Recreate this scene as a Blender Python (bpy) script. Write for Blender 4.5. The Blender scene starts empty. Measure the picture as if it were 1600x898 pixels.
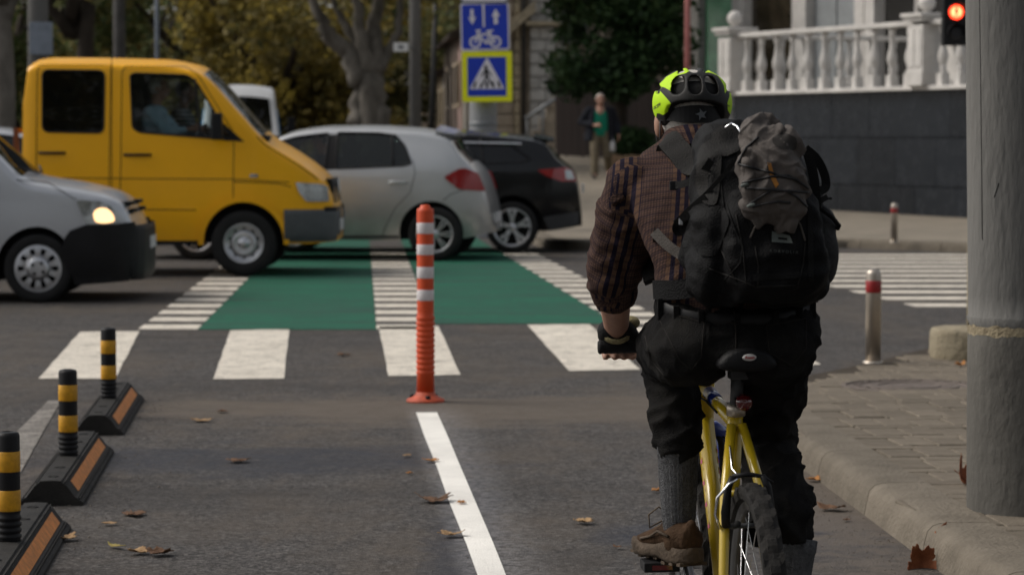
import bpy, bmesh, math, random
import numpy as np
from mathutils import Vector, Matrix, noise
from mathutils.bvhtree import BVHTree

PI = math.pi
rad = math.radians
rnd = random.Random(7)
SC = bpy.context.scene
COL = SC.collection

# ------------------------------------------------------------------ camera
CAM_H, PITCH, FPX = 1.45, 3.19, 4200.0
cam = bpy.data.cameras.new('camera')
cam_o = bpy.data.objects.new('camera', cam)
COL.objects.link(cam_o)
cam_o.location = (0, 0, CAM_H)
cam_o.rotation_euler = (rad(90 - PITCH), 0, 0)
cam.sensor_width = 36.0
cam.lens = FPX / 1600 * 36.0
cam.clip_start, cam.clip_end = 0.1, 3000
cam.dof.use_dof = True
cam.dof.focus_distance = 7.2
cam.dof.aperture_fstop = 6.4
SC.camera = cam_o

# ------------------------------------------------------------------ light
SUN_EL, SUN_AZ = 46.0, -78.0          # azimuth from +Y towards +X: the light comes from ahead and a little left
world = bpy.data.worlds.new('World')
SC.world = world
world.use_nodes = True
wn = world.node_tree
wn.nodes.clear()
w_out = wn.nodes.new('ShaderNodeOutputWorld')
w_bg = wn.nodes.new('ShaderNodeBackground')
w_sky = wn.nodes.new('ShaderNodeTexSky')
w_sky.sky_type = 'NISHITA'
w_sky.sun_disc = False
w_sky.sun_elevation = rad(SUN_EL)
w_sky.sun_rotation = rad(SUN_AZ)
w_sky.air_density = 1.0
w_sky.dust_density = 4.0
w_sky.ozone_density = 1.0
w_hs = wn.nodes.new('ShaderNodeHueSaturation')   # cloud cover: the blue of a clear sky goes grey
w_hs.inputs['Saturation'].default_value = 0.28
w_bg.inputs['Strength'].default_value = 0.115
wn.links.new(w_sky.outputs[0], w_hs.inputs['Color'])
wn.links.new(w_hs.outputs[0], w_bg.inputs['Color'])
wn.links.new(w_bg.outputs[0], w_out.inputs['Surface'])
sun = bpy.data.lights.new('sun', 'SUN')
sun.energy = 1.5
sun.angle = rad(28)
sun.color = (1.0, 0.93, 0.84)
sun_o = bpy.data.objects.new('sun', sun)
COL.objects.link(sun_o)
_sd = Vector((math.sin(rad(SUN_AZ)) * math.cos(rad(SUN_EL)), math.cos(rad(SUN_AZ)) * math.cos(rad(SUN_EL)), math.sin(rad(SUN_EL))))
sun_o.rotation_euler = _sd.to_track_quat('Z', 'Y').to_euler()
sun_o.location = _sd * 40
SC.view_settings.view_transform = 'Standard'
SC.view_settings.look = 'None'
SC.view_settings.exposure = 0.14
SC.view_settings.gamma = 1.0
SC.render.engine = 'CYCLES'
SC.cycles.use_denoising = True
SC.cycles.max_bounces = 8
SC.cycles.transparent_max_bounces = 16

# ------------------------------------------------------------------ survey helpers (photo pixel -> place)
_p = rad(PITCH)
def ray(px, py):
    a, b = (px - 800) / FPX, (py - 449) / FPX
    return Vector((a, math.cos(_p) - b * math.sin(_p), -math.sin(_p) - b * math.cos(_p)))
def G(px, py, z=0.0):
    """the point of the level z seen at a pixel"""
    r = ray(px, py); t = (z - CAM_H) / r.z
    return Vector((0, 0, CAM_H)) + r * t
def P(px, py, Y):
    """the point at distance Y seen at a pixel"""
    r = ray(px, py)
    return Vector((0, 0, CAM_H)) + r * (Y / r.y)

def smooth(a, b, x):
    t = min(1, max(0, (x - a) / (b - a))); return t * t * (3 - 2 * t)
def gz(x, y):
    """height of the rising ground beyond the junction"""
    return 0.030 * max(0.0, y - 40) * smooth(-4.0, -1.5, x) * (1 - smooth(3.0, 5.0, x) * 0.85)

# ------------------------------------------------------------------ materials
MATS = {}
def M(name, col, rough=0.6, metal=0.0, var=0.15, vscale=6.0, bump=0.0, bscale=60.0, coat=0.0, spec=None,
      col2=None, emit=None, estr=0.0, rvar=0.0, sheen=0.0, objrand=0.0, stretch=(1, 1, 1), detail=5.0):
    if spec is None: spec = 0.2 if rough >= 0.7 else 0.4 if rough >= 0.5 else 0.5
    m = bpy.data.materials.new(name); m.use_nodes = True
    nt = m.node_tree; b = nt.nodes['Principled BSDF']
    N, Lk = nt.nodes, nt.links
    tc = N.new('ShaderNodeTexCoord')
    mp = N.new('ShaderNodeMapping'); mp.inputs['Scale'].default_value = stretch
    Lk.new(tc.outputs['Object'], mp.inputs['Vector'])
    n1 = N.new('ShaderNodeTexNoise'); n1.inputs['Scale'].default_value = vscale; n1.inputs['Detail'].default_value = detail
    n1.inputs['Roughness'].default_value = 0.65
    Lk.new(mp.outputs[0], n1.inputs['Vector'])
    cr = N.new('ShaderNodeMapRange'); cr.inputs['From Min'].default_value = 0.32; cr.inputs['From Max'].default_value = 0.68
    Lk.new(n1.outputs['Fac'], cr.inputs['Value'])
    mix = N.new('ShaderNodeMix'); mix.data_type = 'RGBA'
    c2 = col2 if col2 else tuple(min(1, c * (1 + var)) for c in col)
    c1 = col if col2 else tuple(c * (1 - var) for c in col)
    mix.inputs['A'].default_value = (*c1, 1); mix.inputs['B'].default_value = (*c2, 1)
    Lk.new(cr.outputs[0], mix.inputs['Factor'])
    out = mix.outputs['Result']
    if objrand:
        oi = N.new('ShaderNodeObjectInfo')
        mr = N.new('ShaderNodeMapRange'); mr.inputs['To Min'].default_value = 1 - objrand; mr.inputs['To Max'].default_value = 1 + objrand
        Lk.new(oi.outputs['Random'], mr.inputs['Value'])
        hs = N.new('ShaderNodeHueSaturation'); Lk.new(mr.outputs[0], hs.inputs['Value']); Lk.new(out, hs.inputs['Color'])
        out = hs.outputs[0]
    Lk.new(out, b.inputs['Base Color'])
    b.inputs['Roughness'].default_value = rough
    if rvar:
        rr = N.new('ShaderNodeMapRange'); rr.inputs['To Min'].default_value = max(0.02, rough - rvar); rr.inputs['To Max'].default_value = min(1, rough + rvar)
        Lk.new(n1.outputs['Fac'], rr.inputs['Value']); Lk.new(rr.outputs[0], b.inputs['Roughness'])
    b.inputs['Metallic'].default_value = metal
    b.inputs['Specular IOR Level'].default_value = spec
    b.inputs['Coat Weight'].default_value = coat
    b.inputs['Coat Roughness'].default_value = 0.06
    b.inputs['Sheen Weight'].default_value = sheen
    if emit:
        b.inputs['Emission Color'].default_value = (*emit, 1); b.inputs['Emission Strength'].default_value = estr
    if bump:
        n2 = N.new('ShaderNodeTexNoise'); n2.inputs['Scale'].default_value = bscale; n2.inputs['Detail'].default_value = 4
        Lk.new(mp.outputs[0], n2.inputs['Vector'])
        bp = N.new('ShaderNodeBump'); bp.inputs['Strength'].default_value = min(1, bump); bp.inputs['Distance'].default_value = 0.01 * max(1, bump)
        Lk.new(n2.outputs['Fac'], bp.inputs['Height']); Lk.new(bp.outputs[0], b.inputs['Normal'])
    MATS[name] = m
    return m

def glass_mat(name, tint, opacity=0.5, rough=0.02):
    """window glass: a tinted see-through sheet with the reflection of glass"""
    m = bpy.data.materials.new(name); m.use_nodes = True
    nt = m.node_tree; N, Lk = nt.nodes, nt.links; N.clear()
    o = N.new('ShaderNodeOutputMaterial')
    tr = N.new('ShaderNodeBsdfTransparent'); tr.inputs[0].default_value = (*[1 - (1 - t) * 1 for t in tint], 1)
    df = N.new('ShaderNodeBsdfDiffuse'); df.inputs[0].default_value = (*[t * 0.08 for t in tint], 1)
    m1 = N.new('ShaderNodeMixShader'); m1.inputs[0].default_value = opacity
    Lk.new(tr.outputs[0], m1.inputs[1]); Lk.new(df.outputs[0], m1.inputs[2])
    gl = N.new('ShaderNodeBsdfGlossy'); gl.inputs['Roughness'].default_value = rough
    fr = N.new('ShaderNodeFresnel'); fr.inputs[0].default_value = 1.55
    m2 = N.new('ShaderNodeMixShader')
    Lk.new(fr.outputs[0], m2.inputs[0]); Lk.new(m1.outputs[0], m2.inputs[1]); Lk.new(gl.outputs[0], m2.inputs[2])
    Lk.new(m2.outputs[0], o.inputs[0])
    MATS[name] = m
    return m

# ------------------------------------------------------------------ mesh builder
class MB:
    def __init__(s):
        s.v, s.f, s.mi, s.sm = [], [], [], []
        s.cur, s.smooth = 0, False
    def add(s, vs, fs, smooth=None):
        b = len(s.v); s.v.extend([tuple(v) for v in vs])
        for f in fs:
            s.f.append([i + b for i in f]); s.mi.append(s.cur); s.sm.append(s.smooth if smooth is None else smooth)
        return s
    def box(s, c, size, rot=None, taper=1.0):
        hx, hy, hz = size[0] / 2, size[1] / 2, size[2] / 2
        vs = [Vector((x * (taper if z > 0 else 1), y * (taper if z > 0 else 1), z)) for z in (-hz, hz) for x, y in ((-hx, -hy), (hx, -hy), (hx, hy), (-hx, hy))]
        if rot is not None:
            R = rot if isinstance(rot, Matrix) else Matrix.Rotation(rot, 3, 'Z')
            vs = [R @ v for v in vs]
        vs = [v + Vector(c) for v in vs]
        return s.add(vs, [(3, 2, 1, 0), (4, 5, 6, 7), (0, 1, 5, 4), (1, 2, 6, 5), (2, 3, 7, 6), (3, 0, 4, 7)], False)
    def ring_frame(s, d):
        d = Vector(d).normalized()
        a = Vector((0, 0, 1)) if abs(d.z) < 0.9 else Vector((0, 1, 0))
        u = d.cross(a).normalized(); return u, d.cross(u).normalized()
    def tube(s, pts, r, n=10, caps=True, smooth=True, flat=1.0, up=None):
        """tube through points; r a number or one per point; flat squashes the second axis"""
        pts = [Vector(p) for p in pts]; k = len(pts)
        rs = [r] * k if not isinstance(r, (list, tuple)) else r
        vs = []; u = None
        for i, p in enumerate(pts):
            d = (pts[min(k - 1, i + 1)] - pts[max(0, i - 1)]).normalized()
            if up is not None:
                u = Vector(up).cross(d).normalized()
            elif u is None:
                u, _ = s.ring_frame(d)
            else:
                u = (u - d * u.dot(d)).normalized()
            w = d.cross(u)
            for j in range(n):
                a = 2 * PI * j / n
                vs.append(p + (u * math.cos(a) + w * math.sin(a) * flat) * rs[i])
        fs = [(i * n + j, i * n + (j + 1) % n, (i + 1) * n + (j + 1) % n, (i + 1) * n + j) for i in range(k - 1) for j in range(n)]
        if caps:
            fs.append(tuple(range(n - 1, -1, -1))); fs.append(tuple((k - 1) * n + j for j in range(n)))
        return s.add(vs, fs, smooth)
    def lathe(s, prof, c=(0, 0, 0), axis='Z', n=24, smooth=True, closed=False, caps=True):
        """prof: list of (radius, height along the axis)"""
        vs = []
        for r, h in prof:
            for j in range(n):
                a = 2 * PI * j / n; x, y = r * math.cos(a), r * math.sin(a)
                v = {'Z': (x, y, h), 'Y': (x, h, y), 'X': (h, x, y)}[axis]
                vs.append(Vector(v) + Vector(c))
        k = len(prof)
        fs = [(i * n + j, i * n + (j + 1) % n, ((i + 1) % k) * n + (j + 1) % n, ((i + 1) % k) * n + j) for i in range(k if closed else k - 1) for j in range(n)]
        if not closed and caps:
            if prof[0][0] > 1e-5: fs.append(tuple(range(n - 1, -1, -1)))
            if prof[-1][0] > 1e-5: fs.append(tuple((k - 1) * n + j for j in range(n)))
        return s.add(vs, fs, smooth)
    def ball(s, c, r, nu=16, nv=10, rot=None):
        r = (r, r, r) if not isinstance(r, (tuple, list, Vector)) else r
        vs = []
        for i in range(nv + 1):
            t = PI * i / nv
            for j in range(nu):
                a = 2 * PI * j / nu
                v = Vector((r[0] * math.sin(t) * math.cos(a), r[1] * math.sin(t) * math.sin(a), r[2] * math.cos(t)))
                if rot is not None: v = rot @ v
                vs.append(v + Vector(c))
        fs = [(i * nu + j, (i + 1) * nu + j, (i + 1) * nu + (j + 1) % nu, i * nu + (j + 1) % nu) for i in range(nv) for j in range(nu)]
        return s.add(vs, fs, True)
    def capsule(s, a, b, ra, rb, n=14):
        a, b = Vector(a), Vector(b); d = (b - a); L = d.length; d.normalize()
        pts, rs = [], []
        for t in (90, 65, 40, 20): pts.append(a - d * ra * math.sin(rad(t))); rs.append(max(1e-4, ra * math.cos(rad(t))))
        pts.append(a); rs.append(ra); pts.append(a.lerp(b, 0.5)); rs.append((ra + rb) / 2); pts.append(b); rs.append(rb)
        for t in (20, 40, 65, 90): pts.append(b + d * rb * math.sin(rad(t))); rs.append(max(1e-4, rb * math.cos(rad(t))))
        u, w = s.ring_frame(d); vs = []
        for p, r in zip(pts, rs):
            for j in range(n):
                q = 2 * PI * j / n; vs.append(p + (u * math.cos(q) + w * math.sin(q)) * r)
        k = len(pts)
        fs = [(i * n + j, i * n + (j + 1) % n, (i + 1) * n + (j + 1) % n, (i + 1) * n + j) for i in range(k - 1) for j in range(n)]
        fs.append(tuple(range(n - 1, -1, -1))); fs.append(tuple((k - 1) * n + j for j in range(n)))
        return s.add(vs, fs, True)
    def loft(s, rings, smooth=True, cap=True):
        n = len(rings[0]); vs = [v for r in rings for v in r]; k = len(rings)
        fs = [(i * n + j, i * n + (j + 1) % n, (i + 1) * n + (j + 1) % n, (i + 1) * n + j) for i in range(k - 1) for j in range(n)]
        if cap:
            fs.append(tuple(range(n - 1, -1, -1))); fs.append(tuple((k - 1) * n + j for j in range(n)))
        return s.add(vs, fs, smooth)
    def prism(s, poly, d, smooth=False):
        """poly: 3-D points of one face; d: extrusion vector"""
        n = len(poly); a = [Vector(p) for p in poly]; b = [p + Vector(d) for p in a]
        fs = [tuple(range(n - 1, -1, -1)), tuple(range(n, 2 * n))] + [(i, (i + 1) % n, n + (i + 1) % n, n + i) for i in range(n)]
        return s.add(a + b, fs, smooth)
    def build(s, name, mats, parent=None, loc=None, rotz=0.0, bevel=0.0, fix=True):
        me = bpy.data.meshes.new(name)
        me.from_pydata(s.v, [], s.f)
        mats = mats if isinstance(mats, (list, tuple)) else [mats]
        for m in mats: me.materials.append(m)
        if len(mats) > 1: me.polygons.foreach_set('material_index', s.mi)
        me.polygons.foreach_set('use_smooth', s.sm)
        me.update()
        if fix:
            bm = bmesh.new(); bm.from_mesh(me); bmesh.ops.recalc_face_normals(bm, faces=bm.faces)
            if bevel:
                bmesh.ops.bevel(bm, geom=[e for e in bm.edges if e.is_manifold and e.calc_face_angle(0) > 0.5], offset=bevel, segments=2, affect='EDGES', profile=0.6, clamp_overlap=True)
            bm.to_mesh(me); bm.free()
        return link(name, me, parent, loc, rotz)

def link(name, data, parent=None, loc=None, rotz=0.0):
    o = bpy.data.objects.new(name, data); COL.objects.link(o)
    if parent is not None: o.parent = parent
    if loc is not None: o.location = loc
    if rotz: o.rotation_euler = (0, 0, rotz)
    return o
def tag(o, label=None, cat=None, group=None, kind=None):
    if label: o['label'] = label
    if cat: o['category'] = cat
    if group: o['group'] = group
    if kind: o['kind'] = kind
    return o
def thing(name, label, cat, loc=(0, 0, 0), rotz=0.0, group=None):
    o = link(name, None, None, loc, rotz); o.empty_display_size = 0.1
    return tag(o, label, cat, group)
def copy_tree(o, parent=None):
    c = o.copy(); COL.objects.link(c)
    if parent is not None: c.parent = parent
    for ch in list(o.children): copy_tree(ch, c)
    return c

def np_mesh(name, V, F, mat, smooth=False):
    me = bpy.data.meshes.new(name)
    V = np.asarray(V, dtype=np.float32); F = np.asarray(F, dtype=np.int32); k = F.shape[1]
    me.vertices.add(len(V)); me.vertices.foreach_set('co', V.ravel())
    me.loops.add(F.size); me.loops.foreach_set('vertex_index', F.ravel())
    me.polygons.add(len(F)); me.polygons.foreach_set('loop_start', np.arange(0, F.size, k, dtype=np.int32))
    if smooth: me.polygons.foreach_set('use_smooth', [True] * len(F))
    me.update(calc_edges=True); me.materials.append(mat)
    return me

def evaluated(o):
    """bake an object's modifiers into its mesh"""
    dg = bpy.context.evaluated_depsgraph_get(); dg.update()
    me = bpy.data.meshes.new_from_object(o.evaluated_get(dg))
    o.modifiers.clear(); o.data = me
    return o
def remeshed(mb, voxel, smooth_it=6, fac=0.5):
    """one continuous skin over overlapping forms; returns (verts Nx3 list, faces)"""
    o = mb.build('working_form', MATS['skin'])
    r = o.modifiers.new('r', 'REMESH'); r.mode = 'VOXEL'; r.voxel_size = voxel
    if smooth_it:
        q = o.modifiers.new('s', 'SMOOTH'); q.iterations = smooth_it; q.factor = fac
    evaluated(o); me = o.data
    bpy.data.objects.remove(o)
    me.polygons.foreach_set('use_smooth', [True] * len(me.polygons))
    return me
def displaced(me, fn):
    """move each vertex along its normal by fn(co, normal)"""
    ns = [v.normal.copy() for v in me.vertices]
    for v, n in zip(me.vertices, ns): v.co = v.co + n * fn(v.co, n)
    me.update(); return me
def skin_obj(name, me, mat, parent):
    me.name = name; me.materials.clear()
    for m in (mat if isinstance(mat, (list, tuple)) else [mat]): me.materials.append(m)
    return link(name, me, parent)

def bvh_of(me):
    return BVHTree.FromPolygons([v.co for v in me.vertices], [p.vertices for p in me.polygons])

def text_mesh(body, size, bold=0.0, shear=0.0):
    """outline of lettering as (verts 2-D, faces)"""
    cu = bpy.data.curves.new('lettering', 'FONT'); cu.body = body; cu.size = size; cu.offset = bold; cu.shear = shear
    cu.align_x = 'CENTER'; cu.align_y = 'CENTER'; cu.resolution_u = 3
    o = link('lettering_work', cu); dg = bpy.context.evaluated_depsgraph_get(); dg.update()
    me = bpy.data.meshes.new_from_object(o.evaluated_get(dg))
    vs = [(v.co.x, v.co.y) for v in me.vertices]; fs = [tuple(p.vertices) for p in me.polygons]
    bpy.data.objects.remove(o)
    return vs, fs

# base materials
M('skin', (0.36, 0.20, 0.14), 0.55, var=0.12, vscale=25, bump=0.15, bscale=200)
M('rubber', (0.016, 0.016, 0.016), 0.8, var=0.2, spec=.25, bump=0.3, bscale=90)
M('black_plastic', (0.012, 0.012, 0.013), 0.5, var=0.2, spec=.2)
M('dark_plastic', (0.045, 0.047, 0.05), 0.55, var=0.15, bump=0.2, bscale=300)
M('under', (0.012, 0.012, 0.012), 0.9, var=0.1)
M('alloy', (0.55, 0.56, 0.58), 0.35, metal=0.85, var=0.1, vscale=12)
M('chrome', (0.75, 0.75, 0.76), 0.12, metal=1.0, var=0.04)
M('steel', (0.46, 0.41, 0.35), 0.42, metal=.85, var=0.15, vscale=3, rvar=0.12, stretch=(1, 1, 0.15))
M('white_plastic', (0.75, 0.75, 0.73), 0.45, var=0.05)
M('hair_white', (0.50, 0.47, 0.43), 0.8, var=0.25, vscale=120)
# ================================================================== GROUND
def asphalt_mat(name, base, dust, damp=True):
    m = bpy.data.materials.new(name); m.use_nodes = True
    nt = m.node_tree; N, Lk = nt.nodes, nt.links; b = N['Principled BSDF']
    tc = N.new('ShaderNodeTexCoord')
    def noise_(scale, detail=4, rough=0.6, st=None, off=None):
        n = N.new('ShaderNodeTexNoise'); n.inputs['Scale'].default_value = scale; n.inputs['Detail'].default_value = detail; n.inputs['Roughness'].default_value = rough
        if st or off:
            mp = N.new('ShaderNodeMapping'); mp.inputs['Scale'].default_value = st or (1, 1, 1); mp.inputs['Location'].default_value = off or (0, 0, 0)
            Lk.new(tc.outputs['Object'], mp.inputs[0]); Lk.new(mp.outputs[0], n.inputs['Vector'])
        else: Lk.new(tc.outputs['Object'], n.inputs['Vector'])
        return n.outputs['Fac']
    def rng(sock, a, c, lo=0.0, hi=1.0):
        r = N.new('ShaderNodeMapRange'); r.inputs['From Min'].default_value = a; r.inputs['From Max'].default_value = c
        r.inputs['To Min'].default_value = lo; r.inputs['To Max'].default_value = hi; Lk.new(sock, r.inputs[0]); return r.outputs[0]
    def mixc(fac, A, B):
        x = N.new('ShaderNodeMix'); x.data_type = 'RGBA'
        for k, v in (('A', A), ('B', B)):
            if isinstance(v, tuple): x.inputs[k].default_value = (*v, 1)
            else: Lk.new(v, x.inputs[k])
        Lk.new(fac, x.inputs['Factor']); return x.outputs['Result']
    vo = N.new('ShaderNodeTexVoronoi'); vo.inputs['Scale'].default_value = 125; Lk.new(tc.outputs['Object'], vo.inputs['Vector'])
    sep = N.new('ShaderNodeSeparateColor'); Lk.new(vo.outputs['Color'], sep.inputs[0])
    chips = rng(sep.outputs[0], 0.25, 1.0)
    c = mixc(chips, tuple(x * 0.62 for x in base), tuple(x * 2.5 for x in base))
    v2 = N.new('ShaderNodeTexVoronoi'); v2.inputs['Scale'].default_value = 58; Lk.new(tc.outputs['Object'], v2.inputs['Vector'])
    s2 = N.new('ShaderNodeSeparateColor'); Lk.new(v2.outputs['Color'], s2.inputs[0])
    c = mixc(rng(s2.outputs[0], .86, .90, 0, .75), c, tuple(x * 2.6 for x in base)); c = mixc(rng(s2.outputs[1], .80, .86, 0, .8), c, tuple(x * .35 for x in base))
    c = mixc(rng(noise_(28, 3), 0.35, 0.65, 0, 0.5), c, tuple(x * 0.62 for x in base))
    c = mixc(rng(noise_(0.55, 6, 0.7, (1.4, 0.7, 1)), 0.46, 0.68, 0, 0.85), c, dust)
    c = mixc(rng(noise_(2.6, 5, 0.7, (1.6, 0.35, 1), (3, 8, 0)), 0.54, 0.72, 0, 0.55), c, tuple(x * 1.25 for x in dust))
    c = mixc(rng(noise_(0.9, 4, 0.6, (0.35, 1.1, 1), (9, 2, 0)), 0.5, 0.7, 0, 0.6), c, tuple(x * 0.6 for x in base))
    rough = rng(noise_(6, 3), 0.3, 0.7, 0.68, 0.9)
    sx = N.new('ShaderNodeSeparateXYZ'); Lk.new(tc.outputs['Object'], sx.inputs[0])
    def math_(op, a, q=None, r=None):
        n = N.new('ShaderNodeMath'); n.operation = op
        for k, v in enumerate((a, q, r)):
            if v is None: continue
            if isinstance(v, (int, float)): n.inputs[k].default_value = v
            else: Lk.new(v, n.inputs[k])
        return n.outputs[0]
    def blot(x0, y0, rx, ry, ns, edge=(0.6, 1.2)):
        """an irregular patch on the road round (x0, y0)"""
        u = math_('DIVIDE', math_('SUBTRACT', sx.outputs[0], x0), rx); v = math_('DIVIDE', math_('SUBTRACT', sx.outputs[1], y0), ry)
        d = math_('SQRT', math_('ADD', math_('MULTIPLY', u, u), math_('MULTIPLY', v, v)))
        d = math_('ADD', d, math_('MULTIPLY', math_('SUBTRACT', ns, 0.5), 2.4))
        return rng(d, edge[0], edge[1], 1.0, 0.0)
    n_ = noise_(2.2, 6, 0.65, (0.7, 1.2, 1), (2, 5, 0)); n2_ = noise_(5.5, 5, 0.7, None, (4, 1, 0))
    if damp:
        wet = math_('MAXIMUM', math_('MAXIMUM', blot(-1.05, 12.05, 1.0, .62, n_), blot(1.2, 9.7, .30, .75, n2_)), math_('MAXIMUM', blot(-.17, 9.6, .14, 2.2, n2_), blot(.50, 9.75, .22, .35, n2_)))
        wet = math_('MULTIPLY', wet, math_('MULTIPLY_ADD', n2_, 1.2, -.05))
        c = mixc(wet, c, (0.021, 0.0235, 0.034))
        dust_ = math_('MULTIPLY', math_('MAXIMUM', blot(-.2, 14.3, 1.9, .8, n_), blot(1.25, 11.5, .30, 3.2, n2_)), 0.75)
        c = mixc(dust_, c, tuple(x * 1.35 for x in dust))
        # overspray and chalky wear along the fresh white line
        off = math_('SUBTRACT', sx.outputs[0], math_('MULTIPLY_ADD', sx.outputs[1], -.0712, .614))
        halo = math_('MULTIPLY', rng(off, -.01, .20, 1.0, 0.0), rng(off, -.18, -.11, 0.0, 1.0))
        halo = math_('MULTIPLY', math_('MULTIPLY', halo, rng(noise_(24, 5, .75), .38, .70)), rng(sx.outputs[1], 14.0, 14.6, 1.0, 0.0))
        c = mixc(math_('MULTIPLY', halo, 0.75), c, (0.30, 0.29, 0.29))
        rm = N.new('ShaderNodeMix'); Lk.new(wet, rm.inputs['Factor']); Lk.new(rough, rm.inputs[2]); rm.inputs[3].default_value = 0.5
        rough = rm.outputs[0]
    Lk.new(c, b.inputs['Base Color']); Lk.new(rough, b.inputs['Roughness']); b.inputs['Specular IOR Level'].default_value = 0.16
    bp = N.new('ShaderNodeBump'); bp.inputs['Strength'].default_value = 0.5; bp.inputs['Distance'].default_value = 0.005
    mx = N.new('ShaderNodeMath'); mx.operation = 'ADD'; Lk.new(vo.outputs['Distance'], mx.inputs[0]); Lk.new(noise_(60, 4), mx.inputs[1])
    Lk.new(mx.outputs[0], bp.inputs['Height']); Lk.new(bp.outputs[0], b.inputs['Normal'])
    MATS[name] = m
    return m
asphalt_mat('asphalt', (0.058, 0.0535, 0.0505), (0.090, 0.074, 0.059))

def worn_paint(name, col, under, wear=0.36, wscale=7.0, rough=0.7, stretch=(1, 1, 1)):
    """road paint with grain and worn spots showing the asphalt through"""
    m = M(name, col, rough, var=0.12, vscale=2.2, bump=0.4, bscale=130, spec=0.12)
    nt = m.node_tree; N, Lk = nt.nodes, nt.links; b = N['Principled BSDF']
    src = b.inputs['Base Color'].links[0].from_socket
    tc = N.new('ShaderNodeTexCoord'); mp = N.new('ShaderNodeMapping'); mp.inputs['Scale'].default_value = stretch; Lk.new(tc.outputs['Object'], mp.inputs[0])
    def nz(sc, d):
        n = N.new('ShaderNodeTexNoise'); n.inputs['Scale'].default_value = sc; n.inputs['Detail'].default_value = d; n.inputs['Roughness'].default_value = 0.75
        Lk.new(mp.outputs[0], n.inputs['Vector']); return n.outputs['Fac']
    a = N.new('ShaderNodeMath'); a.operation = 'ADD'; Lk.new(nz(wscale, 6), a.inputs[0]); Lk.new(nz(70, 3), a.inputs[1])
    r = N.new('ShaderNodeMapRange'); r.inputs['From Min'].default_value = wear + 0.32; r.inputs['From Max'].default_value = wear + 0.58
    r.inputs['To Min'].default_value = 1.0; r.inputs['To Max'].default_value = 0.0
    Lk.new(a.outputs[0], r.inputs[0])
    x = N.new('ShaderNodeMix'); x.data_type = 'RGBA'; x.inputs['B'].default_value = (*under, 1)
    Lk.new(r.outputs[0], x.inputs['Factor']); Lk.new(src, x.inputs['A']); Lk.new(x.outputs['Result'], b.inputs['Base Color'])
    return m
worn_paint('road_white', (0.68, 0.625, 0.535), (0.22, 0.20, 0.17), wear=0.43)
worn_paint('road_white_fresh', (0.80, 0.775, 0.72), (0.4, 0.38, 0.35), wear=0.26)
worn_paint('road_white_worn', (0.27, 0.25, 0.225), (0.09, 0.083, 0.075), wear=0.52)
worn_paint('road_green', (0.015, 0.118, 0.070), (0.032, 0.070, 0.056), wear=0.53, wscale=1.6, rough=0.75, stretch=(.22, 1, 1))
M('far_tiles', (0.2106, 0.1825, 0.1439), 0.85, var=0.2, vscale=1.5, bump=0.3, bscale=25)
M('kerb_concrete', (0.1196, 0.1020, 0.0787), 0.85, var=0.3, vscale=5, bump=0.9, bscale=55, col2=(0.1795, 0.1542, 0.1205), objrand=0.08)
M('joint_dirt', (0.0525, 0.0420, 0.0315), 0.95, var=0.4, vscale=14, bump=0.8, bscale=80)
M('paver', (0.1244, 0.1048, 0.0806), 0.85, var=0.2, vscale=9, bump=0.6, bscale=110, col2=(0.1772, 0.1497, 0.1147), objrand=0.14)
M('cast_iron', (0.13, 0.108, 0.094), 0.8, metal=0.0, var=0.35, vscale=12, bump=0.5, bscale=60)

# road: one sheet out to the horizon, rising beyond the junction
def sheet(xs, ys, zfn):
    V = [(x, y, zfn(x, y)) for y in ys for x in xs]; n = len(xs)
    F = [(j * n + i, j * n + i + 1, (j + 1) * n + i + 1, (j + 1) * n + i) for j in range(len(ys) - 1) for i in range(n - 1)]
    return V, F
xs = [-900, -300, -100, -40, -20, -12, -8] + [-5 + 0.5 * i for i in range(25)] + [8, 12, 20, 40, 100, 300, 900]
ys = [-200, -60, -20, 0, 5, 10, 20, 30, 36, 38, 40] + [42 + 3 * i for i in range(36)] + [160, 200, 300, 600, 1500]
V, F = sheet(xs, ys, lambda x, y: gz(x, min(y, 150)))
road = link('road', np_mesh('road', V, F, MATS['asphalt'], True)); tag(road, 'dark grey asphalt carriageway with dusty and damp patches', kind='structure')

def marking(name, quad, mat, z=0.004, label=None):
    """a painted sheet on the road from four ground points, edges slightly uneven"""
    q = [Vector((v[0], v[1], 0)) for v in quad]
    out = []
    for i in range(4):
        a, b = q[i], q[(i + 1) % 4]; L = (b - a).length; k = max(2, min(10, int(L / 0.12)))
        nrm = Vector((-(b - a).y, (b - a).x, 0)).normalized()
        for t in range(k):
            p = a.lerp(b, t / k)
            if t: p = p + nrm * rnd.uniform(-0.0035, 0.0035)
            out.append((p.x, p.y, z))
    mb = MB(); mb.add(out, [list(range(len(out)))])
    o = mb.build(name, MATS[mat], road)
    if o.data.polygons[0].normal.z < 0: o.data.flip_normals()
    if label: o['label'] = label
    return o

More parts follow.
